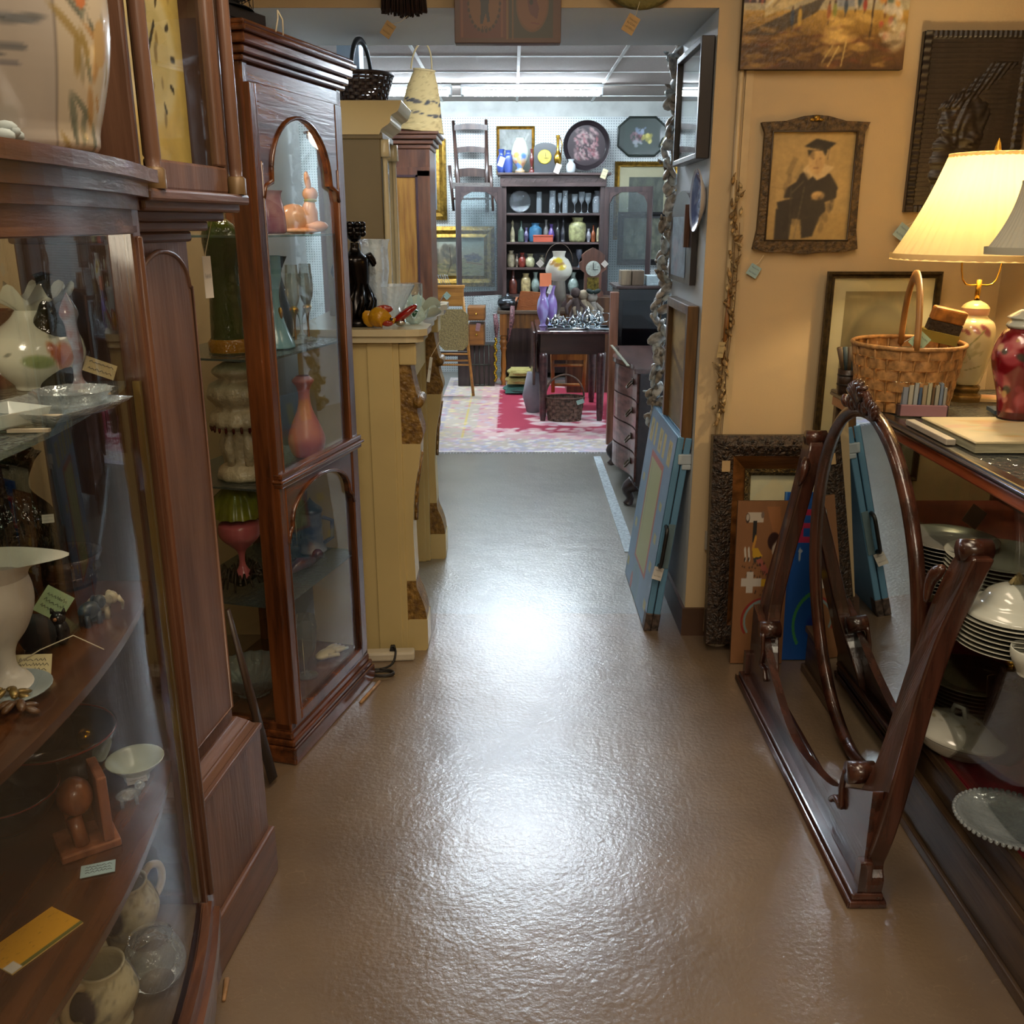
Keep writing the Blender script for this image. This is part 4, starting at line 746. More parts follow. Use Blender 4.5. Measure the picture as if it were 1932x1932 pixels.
def fish(name, label, loc, rz, m1, m2, L_=.075, ang=0):
    t = thing(name, label, 'figurine', loc, rz); mb = MB(); mb.tube(smooth_prof([(-L_*.5, 0, .012), (-L_*.1, 0, .03), (L_*.35, 0, .034), (L_, 0, .02)], 5), [.006+.0*i for i in range(1)]+[.01+.028*sin(pi*min(1, i/13)) for i in range(1, 15)]+[.012], 16); mb.build('fish_body', m1, t)
    mb = MB(); mb.ball((-L_*.62, 0, .03), (.022, .008, .03), 10, rotm(y=-20)); mb.build('tail_fin', m1, t); mb = MB(); mb.ball((.02, 0, .062), (.03, .005, .014)); mb.ball((.03, -.02, .015), (.02, .006, .01)); mb.build('fin', m2, t)
    MB().ball((L_*.8, -.018, .03), .006).build('eye', M('eye_black', '101010', .2), t)
YG = glass('yellow_art_glass', 'e8b830', .05, 1.4, .6, 'd09a1c'); fish('glass_fish', 'yellow glass fish with red fins on the mantel', onmY(715, 3.30), 5, YG, glass('red_art_glass', 'c04030', .05, 1.4, .6, 'a03828'), .055)
t = thing('red_art_dish', 'deep red folded glass dish on the mantel', 'dish', onmY(762, 3.36), 0)
mb = MB(); mb.ball((.004, 0, .04), (.055, .03, .016), 20, rotm(y=-35)); mb.build('dish_body', M('deep_red_glass', '8a0c06', .1, coat=.6), t); MB().ball((-.01, -.01, .012), (.02, .018, .012)).build('silver_foot', M('silver', 'b8b8b8', .15, 1), t)
def wavy(name, label, loc, r, m, h=.03, nr=5, amp=.2, rz=0):
    mb = MB(); n = 60; P = [(0, .004), (.3, .002), (.6, .25), (.85, .7), (1, 1)]
    mb.add([(r*s*(1+amp*s*sin(nr*a))*cos(a), r*s*(1+amp*s*sin(nr*a))*sin(a)*.8, h*z*(1+.5*s*sin(nr*a+1))) for s, z in P for a in [2*pi*i/n for i in range(n)]], [(j*n+i, j*n+(i+1) % n, (j+1)*n+(i+1) % n, (j+1)*n+i) for j in range(len(P)-1) for i in range(n)], True)
    return one(name, label, 'dish', loc, mb, m, rz)
ICE = glass('ice_glass', 'e0f0ee', .08, 1.4, .55, 'c4dcd8')
wavy('ice_glass_dish', 'pale green scalloped glass dish in front on the mantel', onmY(782, 3.42), .05, ICE, .04, 6, .08)
wavy('handkerchief_bowl', 'large pale wavy glass bowl at far end of the mantel', onmY(802, 3.85), .075, M('pale_aqua_glass', 'b8c8bc', .12, coat=.6, var=.05), .045, 4, .22, 20)
wavy('scalloped_plate', 'pale scalloped glass plate overhanging the mantel front', onmY(806, 3.62), .06, M('pale_aqua_glass', 'b8c8bc'), .03, 3, .2, 60)
wavy('stacked_dish', 'clear ribbed dish under the plastic box', onmY(775, 3.72), .045, ICE, .06, 8, .06)
one('green_bauble', 'small dark green glass piece behind the red dish', 'ornament', onmY(782, 3.58), MB().ball((0, 0, .02), (.02, .015, .018)), M('bottle_green', '0c4024', .15))
price_tag('curling white strip tag hanging off the mantel edge', (-.30, 3.44, 1.04), .018, .09, (90, 15, 60), 'c8ccc4', [(0, .05, 0), (-.005, .1, .03)], rows=1)
# basket and straw bag
def wbasket(name, label, loc, rb, rt, h, m, handle=None, hm=None, rz=0, ns=28, nw=9, sy=1, hr=.006, group=None, hw=None):
    t = thing(name, label, 'basket', loc, rz, group); mb = MB(); rs = lambda v: rb+(rt-rb)*v
    for j in range(nw):
        z = h*(j+.5)/nw; K = ns*4; hh = h/nw*.46
        ring = []
        for i in range(K):
            a = 2*pi*i/K; r = rs((j+.5)/nw)+.0035*cos(ns/2*a+pi*j); ring.append((r*cos(a), r*sin(a)*sy, z))
        o = len(mb.v); vs = [(x, y, z-hh) for x, y, _ in ring]+[(x*1.01, y*1.01, z) for x, y, _ in ring]+[(x, y, z+hh) for x, y, _ in ring]
        mb.add(vs, [(i, (i+1) % K, K+(i+1) % K, K+i) for i in range(K)]+[(K+i, K+(i+1) % K, 2*K+(i+1) % K, 2*K+i) for i in range(K)], True)
    for i in range(ns):
        a = 2*pi*i/ns; mb.tube([(rs(v)*cos(a), rs(v)*sin(a)*sy, h*v) for v in (0, .25, .5, .75, 1)], .0035, 4)
    mb.prism([(rb*cos(2*pi*i/24), rb*sin(2*pi*i/24)*sy) for i in range(24)], 0, .004); mb.build('woven_body', m, t)
    MB().tube([(rt*cos(a*pi/24), rt*sin(a*pi/24)*sy, h) for a in range(48)], .0065, 8, True).build('rim', m, t)
    if handle:
        pts = [(rt*cos(a)*.98, 0, h+handle*sin(a)-.02*(a in (0,))) for a in [pi*i/20 for i in range(21)]]
        MB().tube([(x, 0, z) for x, _, z in pts], hr, 6, flat=hw or 1).build('handle', hm or m, t)
    return t
wbasket('gathering_basket', 'dark woven basket with tall handle on the overmantel', (-.562, 3.86, 1.978), .085, .115, .10, M('dark_wicker', '3a2a2a', .45, var=.3, vs=50), .12, M('dark_wicker_handle', '35404a', .4), 80, hr=.008, hw=1.6)
# ---------------------------------------------------------------- far room
def px(n, Y, z=1.2): return n*mpp(Y, z)
OAKP = wood('oak_panel', 'a8742c', '7c4c14', .4, .2); ARM = wood('armoire_brown', '6c4028', '4a2818', .35, .3); ARMX = wood('armoire_brown_cross', '6c4028', '4a2818', .35, .3, 'x')
arm = thing('armoire', 'tall oak panelled armoire behind the overmantel', 'wardrobe', (-1.35, 6.95, 0), 0)
AWd = 1.35-.57
mb = MB(); mb.box(0, .02, 0, AWd, .5, 2.04); mb.build('case', ARM, arm, .004)
mb = MB()
for z0, z1, o_ in ((2.04, 2.07, .01), (2.07, 2.1, .03), (2.1, 2.13, .055), (2.13, 2.15, .07)): mb.box(-o_, -o_+.02, z0, AWd+o_, .5, z1)
mb.build('cornice', ARMX, arm, .006)
mb = MB(); mb.box(0, 0, .1, AWd, .02, .2); mb.box(0, 0, 1.86, AWd, .02, 1.92); mb.box(AWd-.09, 0, .1, AWd, .02, 1.9); mb.box(0, 0, .1, .09, .02, 1.9); mb.build('door_frame', ARM, arm, .003)
MB().box(.09, .004, .2, AWd-.09, .016, 1.86).build('door_panel', OAKP, arm)
mb = MB(); mb.box(AWd-.1, -.006, .2, AWd-.085, .01, 1.87); mb.box(.09, -.006, 1.855, AWd-.085, .01, 1.87); mb.build('panel_moulding', wood('plum_moulding', '40242c', '2c1418', .3, .3), arm)
boxy('pink_box', 'pink box lid on top of the armoire', 'box', at(758, 250, Y=7.1)+Vector((0, 0, .0)), .3, .2, .075, M('pink_card', 'c05c80', .5)).location.z = 2.151
# straw bag leaning on the armoire top
bg = thing('straw_bag', 'tan woven straw bag with dark stripes above the armoire', 'bag', at(792, 248, Y=7.0), 0, rot=(0, radians(6), 0)); bg.location.z = 2.152
cv = CV(80, 90, 'b89c68'); cv.dabs(500, 0, 0, 1, 1, .02, .008, ['9c8050', 'ccb07c', 'a89060', '8c7448'], .6, 3, .5)
for z in (.5, .64): cv.dabs(34, .0, z-.02, 1, z+.02, .03, .012, ['34343c', '4c4440'], .9, int(z*100), .4)
prof = smooth_prof([(.0, 0), (.155, 0), (.16, .02), (.135, .14), (.11, .27), (.075, .37), (.07, .39)])
wrap(cv, prof, sy=.55).build('woven_bag', paintmat('straw', .8), bg); cv = None
MB().tube([(.072*cos(a*pi/12), .04*sin(a*pi/12), .39) for a in range(24)], .007, 6, True).build('plaited_rim', M('straw_rim', 'c4a878', .8, bump=.6), bg)
MB().tube([(.07*cos(pi*i/14)-.02, 0, .39+.17*sin(pi*i/14)) for i in range(15)], .006, 6).build('handle', M('straw_rim', 'c4a878'), bg)
# blue-white pillar beyond the basket
struct('trim_4', MB().box(*at(650, 400, Y=5.2)[:2], .0, at(690, 400, Y=5.2).x, 5.35, ZC), M('pale_blue_post', 'a4b4c4', .6, var=.02))
# framed things on the back wall
def framed(name, label, cat, x0, y0, x1, y1, Y, fw, cv, fm, depth=.035, mat_w=0, glassy=0, tilt=0, fm2=None, lean=0, paint='oil_paint'):
    a = at(x0, y1, Y=Y); b = at(x1, y0, Y=Y); W, H = b.x-a.x, b.z-a.z
    t = thing(name, label, cat, (a.x, Y, a.z), rot=(radians(-lean), 0, 0))
    for (p, q, r, s) in ((0, 0, W, fw), (0, H-fw, W, H), (0, fw, fw, H-fw), (W-fw, fw, W, H-fw)):
        pass
    mb = MB(); f2 = fw*.35
    O = [(0, 0), (W, 0), (W, H), (0, H)]; I = [(fw, fw), (W-fw, fw), (W-fw, H-fw), (fw, H-fw)]; Mi = [(f2, f2), (W-f2, f2), (W-f2, H-f2), (f2, H-f2)]; M2 = [(fw*.7, fw*.7), (W-fw*.7, fw*.7), (W-fw*.7, H-fw*.7), (fw*.7, H-fw*.7)]
    vs = [(x, 0, z) for x, z in O]+[(x, -depth*.7, z) for x, z in O]+[(x, -depth, z) for x, z in Mi]+[(x, -depth*.6, z) for x, z in M2]+[(x, -depth*.75, z) for x, z in I]+[(x, -.004, z) for x, z in I]
    fs = [(k*4+i, k*4+(i+1) % 4, (k+1)*4+(i+1) % 4, (k+1)*4+i) for k in range(5) for i in range(4)]
    mb.add(vs, fs); mb.add([(x, 0, z) for x, z in O], [(3, 2, 1, 0)]); mb.build('frame', fm, t)
    m0 = mat_w
    if m0:
        MB().box(fw, -.012, fw, W-fw, -.006, H-fw).build('mount', M('mount_card', 'd0c4a4', .8, var=.02), t); picture(cv, 'print', t, fw+m0, fw+m0, W-fw-m0, H-fw-m0, -.013, paint, .6)
    else: picture(cv, 'painting' if not glassy else 'print', t, fw, fw, W-fw, H-fw, -.008, paint, .45)
    if glassy: MB().box(fw, -.018, fw, W-fw, -.0165, H-fw).build('glass_pane', PANE, t)
    return t
BW = WBK-.002
cv = CV(50, 120, 'a8b4c0'); cv.rect(.0, 0, .62, 1, 'ccd0c4').dabs(30, .1, .1, .55, .4, .1, .02, ['6c8c5c', '8ca47c', 'a8b894'], .7, 2).rect(.86, 0, 1, 1, '4c5a6c', .6)
framed('gilt_mirror', 'tall gilt framed picture just right of the armoire', 'picture', 770, 262, 841, 415, BW, .1, cv, GOLD, .06)
cv = CV(110, 90, 'b4b094'); cv.grad(.45, 1, 'b09c80', '9caaa0').grad(0, .45, '8c8058', '9c8c68').dabs(60, .0, .2, .45, .75, .06, .09, ['5c5c54', '4c4c48', '6c685c', '7c7460'], .5, 2).poly([(.55, .45), (.78, .62), (.96, .45)], '806c64', .8).dabs(30, .6, .38, .95, .55, .05, .03, ['5c5860', '6c6468'], .7, 3).line(.62, .36, .95, .3, .015, '8c5c44', .7).dabs(40, .0, .02, 1, .3, .07, .02, ['8c844c', '6c6c48', '9c9064', '5c5c48'], .6, 5).line(.3, .3, .28, .75, .008, '3c3428', .7).line(.22, .05, .3, .3, .01, '3c342c', .6)
framed('landscape_painting', 'misty river landscape painting in wide gold frame', 'painting', 806, 427, 933, 540, BW, .11, cv, GOLD, .07)
cv = CV(70, 60, '7c807c'); cv.noise(.1, 4, 3, 2).ell(.5, .2, .5, .3, '5c6860', .7, .5).line(.1, .3, .7, .6, .05, '9c9c88', .6).line(.55, .4, .9, .9, .03, 'a4a49c', .6)
framed('mountain_picture', 'small gold framed grey picture behind the painted vase', 'picture', 937, 238, 1009, 330, BW, .03, cv, GOLD, .03)
cv = CV(60, 50, '56584e'); cv.noise(.08, 5, 5, 4).dabs(24, .1, .1, .9, .9, .06, .12, ['44463e', '6c6c5c', '7c786c'], .5, 3)
framed('gold_framed_print', 'large gold framed dark print behind the open hutch door', 'picture', 1156, 305, 1282, 452, BW, .05, cv, GOLD, .04, .1, 1)
cv = CV(60, 60, '6c6a58'); cv.noise(.12, 6, 4, 6).dabs(40, .05, .05, .95, .7, .06, .1, ['4c4c40', '8c8870', '9c957c'], .5, 8)
framed('black_framed_print', 'dark framed tan print low behind the open hutch door', 'picture', 1163, 400, 1262, 500, BW-.055, .06, cv, M('black_frame', '1c1c20', .35), .04, 0, 1)
# trays
t = thing('round_tray', 'large round dark painted tray on top of the hutch', 'tray', (at(1106, 281, Y=10.05).x, 10.05, at(1106, 322, Y=10.05).z), rot=(radians(4), 0, 0)); R_ = px(43, 10.05)
MBv = MB(); MBv.lathe([(0, .0), (R_*.82, .0), (R_*.86, .02), (R_*.97, .045), (R_, .05), (R_, .04), (R_*.97, .035)], n=48); MBv.v = [(x, -z, y+R_) for x, y, z in MBv.v]; MBv.build('tray_body', M('tray_black', '221c20', .3, coat=.3), t)
cv = CV(70, 70, '2c2226'); cv.dabs(130, .2, .15, .8, .9, .03, .05, ['8c6a6c', '6c5658', 'a08484', '7c4448', '5c4c4c', '90827c'], .7, 4, .5)
mb = MB(); A = cv.linear(); n = 48
for j in range(21):
    for i in range(n): a = 2*pi*i/n; r = j/20*.8; mb.v.append((R_*r*cos(a), -.004, R_+R_*r*sin(a))); mb.c.append((*A[min(69, int((.5+r*sin(a)/1.6)*69)), min(69, int((.5+r*cos(a)/1.6)*69))], 1))
for j in range(20):
    for i in range(n): mb.f.append((j*n+i, j*n+(i+1) % n, (j+1)*n+(i+1) % n, (j+1)*n+i)); mb.mi.append(0); mb.sm.append(True)
mb.build('painted_flowers', paintmat('tray_paint', .35), t)
t = thing('octagonal_tray', 'dark green octagonal tray with painted bouquet on the pegboard', 'tray', (at(1211, 258, Y=BW).x, BW, at(1211, 258, Y=BW).z), 0); a_, b_ = px(45, 10.2, 2.4), px(34, 10.2, 2.4)
oc = [(-a_, -b_*.5), (-a_*.55, -b_), (a_*.55, -b_), (a_, -b_*.5), (a_, b_*.5), (a_*.55, b_), (-a_*.55, b_), (-a_, b_*.5)]
MB().prism(oc, -.02, 0, 'y').build('tray_body', M('tray_green', '283832', .35, coat=.3, var=.1), t)
MB().tube([(x, -.022, z) for x, z in oc], .012, 6, True).build('rim', M('tray_rim', '18241e', .3), t)
cv = CV(50, 40, '283832'); cv.dabs(26, .2, .35, .5, .7, .03, .06, ['6c5058', '8c6c74', '501c28'], .8, 2).dabs(16, .5, .3, .75, .55, .05, .08, ['b8a840', 'd0c468', '98903c'], .85, 3).dabs(12, .35, .6, .6, .85, .04, .06, ['8c98b0', '6c7c94'], .8, 4).dabs(8, .3, .18, .5, .35, .05, .05, ['8c9298'], .8, 5)
picture(cv, 'painted_bouquet', t, -a_*.75, -b_*.75, a_*.75, b_*.75, -.0215, 'tray_paint')
price_tag('cream tag hanging at the right end of the octagonal tray', at(1256, 268, Y=10.2), .07, .1, (90, 25, 0), 'b8ac88', rows=2)
# ladder-back chair hung on the pegboard
CH = wood('chair_dark', '4c3830', '2c1c18', .35, .3)
def lp(x, y, Y=10.2): v = at(x, y, Y=Y); return v
c0 = at(888, 398, Y=10.0); t = thing('ladder_back_chair', 'dark ladder back chair hung high on the pegboard', 'chair', c0, 0)
def L_(x, y, Y): return at(x, y, Y=Y)-c0
for (a, b) in (((855, 228), (864, 345)), ((917, 226), (919, 345))): MB().tube([L_(*a, 10.2), L_(*b, 10.05), L_(b[0], 400, 10.1)], [.016, .024, .02], 8).build('back_post', CH, t)
for ya, yb in ((236, 246), (279, 289), (320, 335)):
    mb = MB(); pts = [L_(857+62*i/10, ya-3*sin(pi*i/10), 10.16) for i in range(11)]+[L_(857+62*i/10, yb-2*sin(pi*i/10), 10.16) for i in range(10, -1, -1)]
    mb.prism([(p.x, p.z) for p in pts], pts[0].y-.01, pts[0].y+.01, 'y'); mb.build('back_slat', CH, t)
MB().prism([(L_(857, 340, 10)[0], 0), (L_(925, 340, 10)[0], 0), (L_(928, 340, 9.86)[0], -.15), (L_(850, 340, 9.86)[0], -.15)], L_(0, 352, 9.9).z-.02, L_(0, 345, 9.9).z).build('seat', M('woven_rush', '5a5450', .6, bump=.8, bs=60), t)
for xx, xb in ((848, 856), (925, 930)): MB().tube([L_(xx, 312, 9.86), L_(xb, 398, 9.86)], [.018, .014], 8).build('front_leg', CH, t)
MB().tube([L_(852, 375, 9.86), L_(927, 375, 9.86)], .01, 8).build('stretcher', CH, t)
# ---- hutch with open glass doors
HY = 9.9; hx0, hx1 = at(946, 400, Y=HY).x, at(1141, 400, Y=HY).x; HW = hx1-hx0
HU = wood('hutch_wood', '40302e', '281c1c', .4, .25); HUX = wood('hutch_wood_cross', '4c3a38', '30221f', .4, .25, 'x')
hz = lambda y: at(1040, y, Y=HY).z
hut = thing('hutch', 'dark wood hutch full of glassware with open glass doors', 'cabinet', (hx0, HY, 0), 0)
z_top = hz(326)
mb = MB(); mb.box(-.04, -.06, z_top-.025, HW+.05, .34, z_top); mb.build('top_board', HUX, hut, .006)
mb = MB(); mb.box(-.01, -.02, hz(352), HW+.01, .0, z_top-.025)
for k in range(17): mb.cbox((.03+k*HW/17, -.024, z_top-.07), (.004, .006, .05), rotm(y=35))
mb.build('carved_frieze', HUX, hut, .003)
mb = MB(); mb.box(0, 0, .0, .05, .33, z_top-.02); mb.box(HW-.05, 0, 0, HW, .33, z_top-.02); mb.build('side_panel', HU, hut, .003)
MB().box(.05, .315, .0, HW-.05, .33, z_top-.02).build('back_panel', M('hutch_back', '14100f', .5), hut)
SH = [hz(402), hz(457), hz(505), hz(556)]
for z in SH: MB().box(.05, .01, z-.022, HW-.05, .315, z).build('shelf', HUX, hut, .002)
mb = MB(); mb.box(.05, 0, .05, HW-.05, .02, SH[3]-.03); mb.build('lower_doors', HU, hut)
# glass doors standing open
def odoor(x0, x1, hinge_right, lab):
    a = at(x0, 352, Y=9.6); wd = px(abs(x1-x0), 9.6)
    return a, wd
def glazed(xh, w_, ang, sgn):
    zt, zb = hz(353), hz(556)
    R = Matrix.Translation((xh, 0, 0)) @ Matrix.Rotation(radians(ang), 4, 'Z')
    def B(nm, bx, m): mb = MB(); mb.T = R; [mb.box(*b) for b in bx]; return mb.build(nm, m, hut)
    s = sgn; X = lambda a, b: (min(s*a, s*b), max(s*a, s*b))
    bx = []
    for (a, b, z0, z1) in ((0, .05, zb, zt), (w_-.05, w_, zb, zt), (.05, w_-.05, zt-.05, zt), (.05, w_-.05, zb, zb+.04)): q = X(a, b); bx.append((q[0], -.012, z0, q[1], .012, z1))
    B('glass_door', bx, HU); q = X(.05, w_-.05); B('door_pane', [(q[0], -.002, zb+.04, q[1], .002, zt-.05)], glass('door_glass', 'dfe8ea', .02, 1.2, .05))
    mb = MB(); mb.T = R; c = X(.05, .2); sg = s
    for (xa, xb) in ((.05, .17), (w_-.05, w_-.17)): mb.prism([(s*xa, zt-.05), (s*xb, zt-.05), (s*(xa*.7+xb*.3), zt-.09), (s*xa, zt-.16)], -.008, .008, 'y')
    mb.build('corner_bracket', HUX, hut)
glazed(0, .5, 28, -1); glazed(HW, .5, -28, 1)
# ---- things on the hutch: (x, base y, half width px, height px)
SHAPE = {'tumbler': [(0, 0), (.7, 0), (1, .02), (1, 1)], 'vase': [(0, 0), (.6, 0), (.55, .05), (1, .35), (.8, .6), (.4, .8), (.6, 1)], 'bottle': [(0, 0), (.9, 0), (1, .1), (.95, .5), (.4, .7), (.35, .95), (.5, 1)],
 'goblet': [(0, 0), (.8, 0), (.15, .08), (.12, .4), (.8, .6), (1, .85), (.9, 1)], 'jar': [(0, 0), (.8, 0), (1, .2), (1, .7), (.6, .85), (.7, 1)], 'figure': [(0, 0), (1, 0), (.8, .1), (.9, .35), (.5, .6), (.35, .7), (.55, .85), (0, 1)], 'jug': [(0, 0), (.7, 0), (1, .3), (.9, .6), (.5, .8), (.7, 1)]}
def bits(name, lab, cat, x, y, hw, h, shape, m, Y=10.02, group=None, n=20, rip=0):
    p = at(x, y, Y=Y); s = mpp(Y, p.z); pf = [(r*hw*s, z*h*s) for r, z in SHAPE[shape]]
    mb = MB().lathe(smooth_prof(pf, 4), n=n, rip=rip); o = one(name, lab, cat, p, mb, m, 0, group)
    return o
def snap(o, z): o.location.z = z+.001; return o
cc = glass('far_crystal', 'e8f0f2', .05, 1.5, .3, 'c0ccd4')
S0, S1, S2, S3 = SH
t = thing('glass_plate', 'pressed glass plate standing on the top hutch shelf', 'plate', at(981, 400, Y=10.1), rot=(radians(80), 0, 0)); t.location.z = S0+.001+px(20, 10.1)
MB().lathe([(0, 0), (px(13, 10.), .0), (px(17, 10.), .012), (px(20, 10.), .02), (px(20, 10), .014)], n=40, rip=.02, nr=20).build('plate_body', glass('far_crystal'), t)
for k, (x, hw, h, sh, lab) in enumerate([(1017, 5, 38, 'tumbler', 'first clear cylinder right of the glass plate'), (1042, 6, 40, 'tumbler', 'second clear cylinder right of the glass plate'), (1056, 4, 36, 'goblet', 'slim goblet left of the paired clear cylinders'), (1066, 5, 40, 'tumbler', 'clear cylinder left of the crystal goblets'), (1084, 6, 34, 'goblet', 'short crystal goblet on the top hutch shelf'), (1097, 6, 38, 'goblet', 'tall crystal goblet on the top hutch shelf'), (1109, 6, 36, 'goblet', 'crystal goblet before the ribbed decanter'), (1126, 8, 40, 'jar', 'ribbed pale glass decanter at the right shelf end')]):
    snap(bits('goblet' if sh == 'goblet' else 'glass_vase', lab, 'glass', x, 400, hw, h, sh, cc, rip=.05 if k > 3 else 0), S0)
for k, (x, hw, h, sh, c, lab) in enumerate([(967, 5, 40, 'figure', 'a49c7c', 'cream faced dark figurine at left of second shelf'), (983, 6, 38, 'bottle', '5c7464', 'green glass bottle on the second shelf'), (993, 5, 26, 'vase', '5c5474', 'small violet vase beside the green bottle'), (1010, 12, 34, 'jar', '4c88b0', 'iridescent blue glass jar on the second shelf'), (1030, 5, 40, 'vase', '8c8c88', 'grey glass vase beside the iridescent jar'), (1040, 6, 32, 'vase', '6c54a0', 'violet glass vase on the second shelf'), (1052, 5, 40, 'bottle', '141418', 'black bottle at middle of the second shelf'), (1062, 5, 44, 'figure', '34343c', 'dark slim figure at middle of second shelf'), (1089, 16, 44, 'jar', 'a4a474', 'pale green glass lamp globe on second shelf'), (1110, 5, 24, 'vase', '9c9ca4', 'small grey vase right of the pale globe'), (1119, 4, 30, 'bottle', '9c5028', 'rust brown bottle on the second shelf'), (1131, 6, 42, 'bottle', 'bcb490', 'cream bottle at right end of the second shelf')]):
    g = k in (1, 3, 4, 5); m = glass('gl'+c, c, .06, 1.4, .5, c) if g else M('far_'+c, c, .3, var=.25, vs=25, coat=.3)
    snap(bits('figurine' if sh == 'figure' else 'vase' if sh != 'bottle' else 'bottle', lab, 'figurine' if sh == 'figure' else 'vase' if sh != 'bottle' else 'bottle', x, 455, hw, h, sh, m), S1)
t = thing('red_box', 'small orange red box on the second hutch shelf', 'box', at(1024, 455, Y=9.95), 0); t.location.z = S1+.001; MB().box(-px(18, 9.9), -.03, 0, px(19, 9.9), .03, px(10, 9.9)).build('box_body', M('red_orange', 'a84830', .5), t, .003); MB().box(-px(18.5, 9.9), -.034, px(10, 9.9), px(19.5, 9.9), .034, px(13, 9.9)).build('lid', M('red_orange', 'a84830'), t, .003)
for k, (x, hw, h, sh, c, lab) in enumerate([(964, 7, 30, 'jar', 'a4987c', 'cream jar at left of the third hutch shelf'), (975, 4, 24, 'vase', '7c6c5c', 'thin brown vase beside the cream jar'), (985, 7, 26, 'jug', '8c3428', 'red jug on the third hutch shelf'), (1000, 9, 24, 'jug', 'b8b48c', 'pale yellow jug on the third hutch shelf'), (1022, 5, 22, 'jar', '6c6654', 'olive jar on the third shelf'), (1092, 6, 32, 'goblet', '6c7484', 'blue grey goblet left of the wall clock'), (1112, 9, 30, 'jug', '7c8ca0', 'blue striped jug behind the carved clock')]):
    snap(bits('jug' if sh == 'jug' else 'vase', lab, 'jug' if sh == 'jug' else 'vase', x, 504, hw, h, sh, M('far_'+c, c, .3, var=.25, vs=25, coat=.3)), S2)
for k, (x, hw, h, sh, c, lab) in enumerate([(968, 8, 44, 'bottle', '5c2c20', 'tall red brown vase on the lowest hutch shelf'), (992, 9, 38, 'jar', 'b4a070', 'tan oval vase on the lowest hutch shelf'), (1010, 8, 40, 'vase', '8c9c94', 'pale green vase left of the globe lamp'), (1081, 10, 40, 'vase', '8c9c94', 'pale green vase right of the globe lamp')]):
    snap(bits('vase', lab, 'vase', x, 552, hw, h, sh, M('far_'+c, c, .3, var=.25, vs=25, coat=.3), 9.99), S3)
# on top of the hutch
ZT = z_top+.001
snap(bits('blue_vase', 'dark blue handled vase at the left top of the hutch', 'vase', 946, 322, 9, 42, 'jug', M('cobalt', '34488c', .3, coat=.3), 9.98), ZT-.001)
snap(bits('blue_vase', 'dark blue vase beside the painted vase on the hutch', 'vase', 959, 322, 8, 40, 'jar', M('cobalt', '34488c'), 9.95), ZT-.001)
cv = CV(60, 60, 'b0b8ac'); cv.grad(0, .45, 'a88460', 'b0a488'); cv.dabs(20, .6, .35, .9, .6, .04, .05, ['b87c60', 'c8a484', '4c70b8', 'c0a850'], .8, 2).dabs(10, .62, .2, .9, .36, .04, .05, ['4c70b4', '6488c4'], .9, 3)
p = at(981, 321, Y=9.96); p.z = ZT; s = px(1, 9.96, 2.1); t = thing('painted_vase', 'pale oval vase painted with figures on the hutch top', 'vase', p, 0)
wrap(cv, smooth_prof([(0, 0), (8*s, 0), (9*s, 5*s), (6*s, 8*s), (14*s, 22*s), (17*s, 36*s), (12*s, 54*s), (8*s, 60*s), (9*s, 62*s)]), a0=-.2).build('vase_body', paintmat('glossy_china', .15, .5), t)
t = thing('mantel_clock', 'black mantel clock with brass dial on the hutch top', 'clock', at(1027, 321, Y=9.98), 0); t.location.z = ZT; s = px(1, 9.98, 2.1)
mb = MB(); mb.prism([(-20*s, 0), (22*s, 0), (22*s, 44*s)]+arc(1*s, 44*s, 21*s, 0, 180, 10, 9*s)+[(-20*s, 44*s)], -.06, .06, 'y'); mb.box(-24*s, -.07, 0, 26*s, .07, 4*s); mb.build('clock_case', M('black_slate', '2c3034', .35, coat=.2), t, .006)
mb = MB(); mb.lathe([(13*s, 0), (13*s, .006), (11*s, .008)], n=28); mb.lathe([(0, .004), (11*s, .004)], n=28); mb.v = [(x, -z-.061, y+28*s) for x, y, z in mb.v]; mb.build('dial', M('dial_gold', 'c0b04c', .3, .3, var=.2, vs=40), t)
MB().cbox((2*s, -.07, 32*s), (.004, .003, 8*s)).cbox((4*s, -.07, 26*s), (8*s, .003, .004)).build('hands', M('ink_black', '1c1c1c', .5), t)
mb = MB().lathe(smooth_prof([(5*s, 0), (2*s, 3*s), (2*s, 8*s), (7*s, 20*s), (7*s, 30*s), (3*s, 40*s), (2.5*s, 52*s), (4*s, 66*s)]), n=20); mb.tube([(4*s, 0, 62*s), (8*s, 0, 50*s), (6*s, 0, 30*s)], 1*s)
o = one('brass_pitcher', 'tall slender brass pitcher between the clock and round tray', 'pitcher', at(1052, 321, Y=9.93), mb, BRASS); o.location.z = ZT
mb = MB().lathe(smooth_prof([(0, 0), (5*s, 0), (5*s, 4*s), (2*s, 10*s), (4*s, 24*s), (2*s, 34*s), (3*s, 42*s)]), n=16); o = one('red_candlestick', 'thin dark red candlestick beside the painted vase', 'candlestick', at(1003, 321, Y=9.92), mb, M('candle_red', '5c2420', .3, coat=.3)); o.location.z = ZT
o = bits('white_cup', 'white cup at the foot of the round tray on the hutch', 'cup', 1077, 322, 9, 24, 'jug', M('far_white', 'c0c8cc', .3), 9.92); o.location.z = ZT
for (x, y, lab, c) in [(1140, 328, 'cream tag hanging at the right corner of the hutch top', 'c4bc98'), (946, 305, 'pale tag tied to the left dark blue vase', 'a8a894'), (1052, 318, 'white tag at the foot of the brass pitcher', 'c8bcb0')]: price_tag(lab, at(x, y, Y=9.78), .055, .09, (90, 20, 0), c)
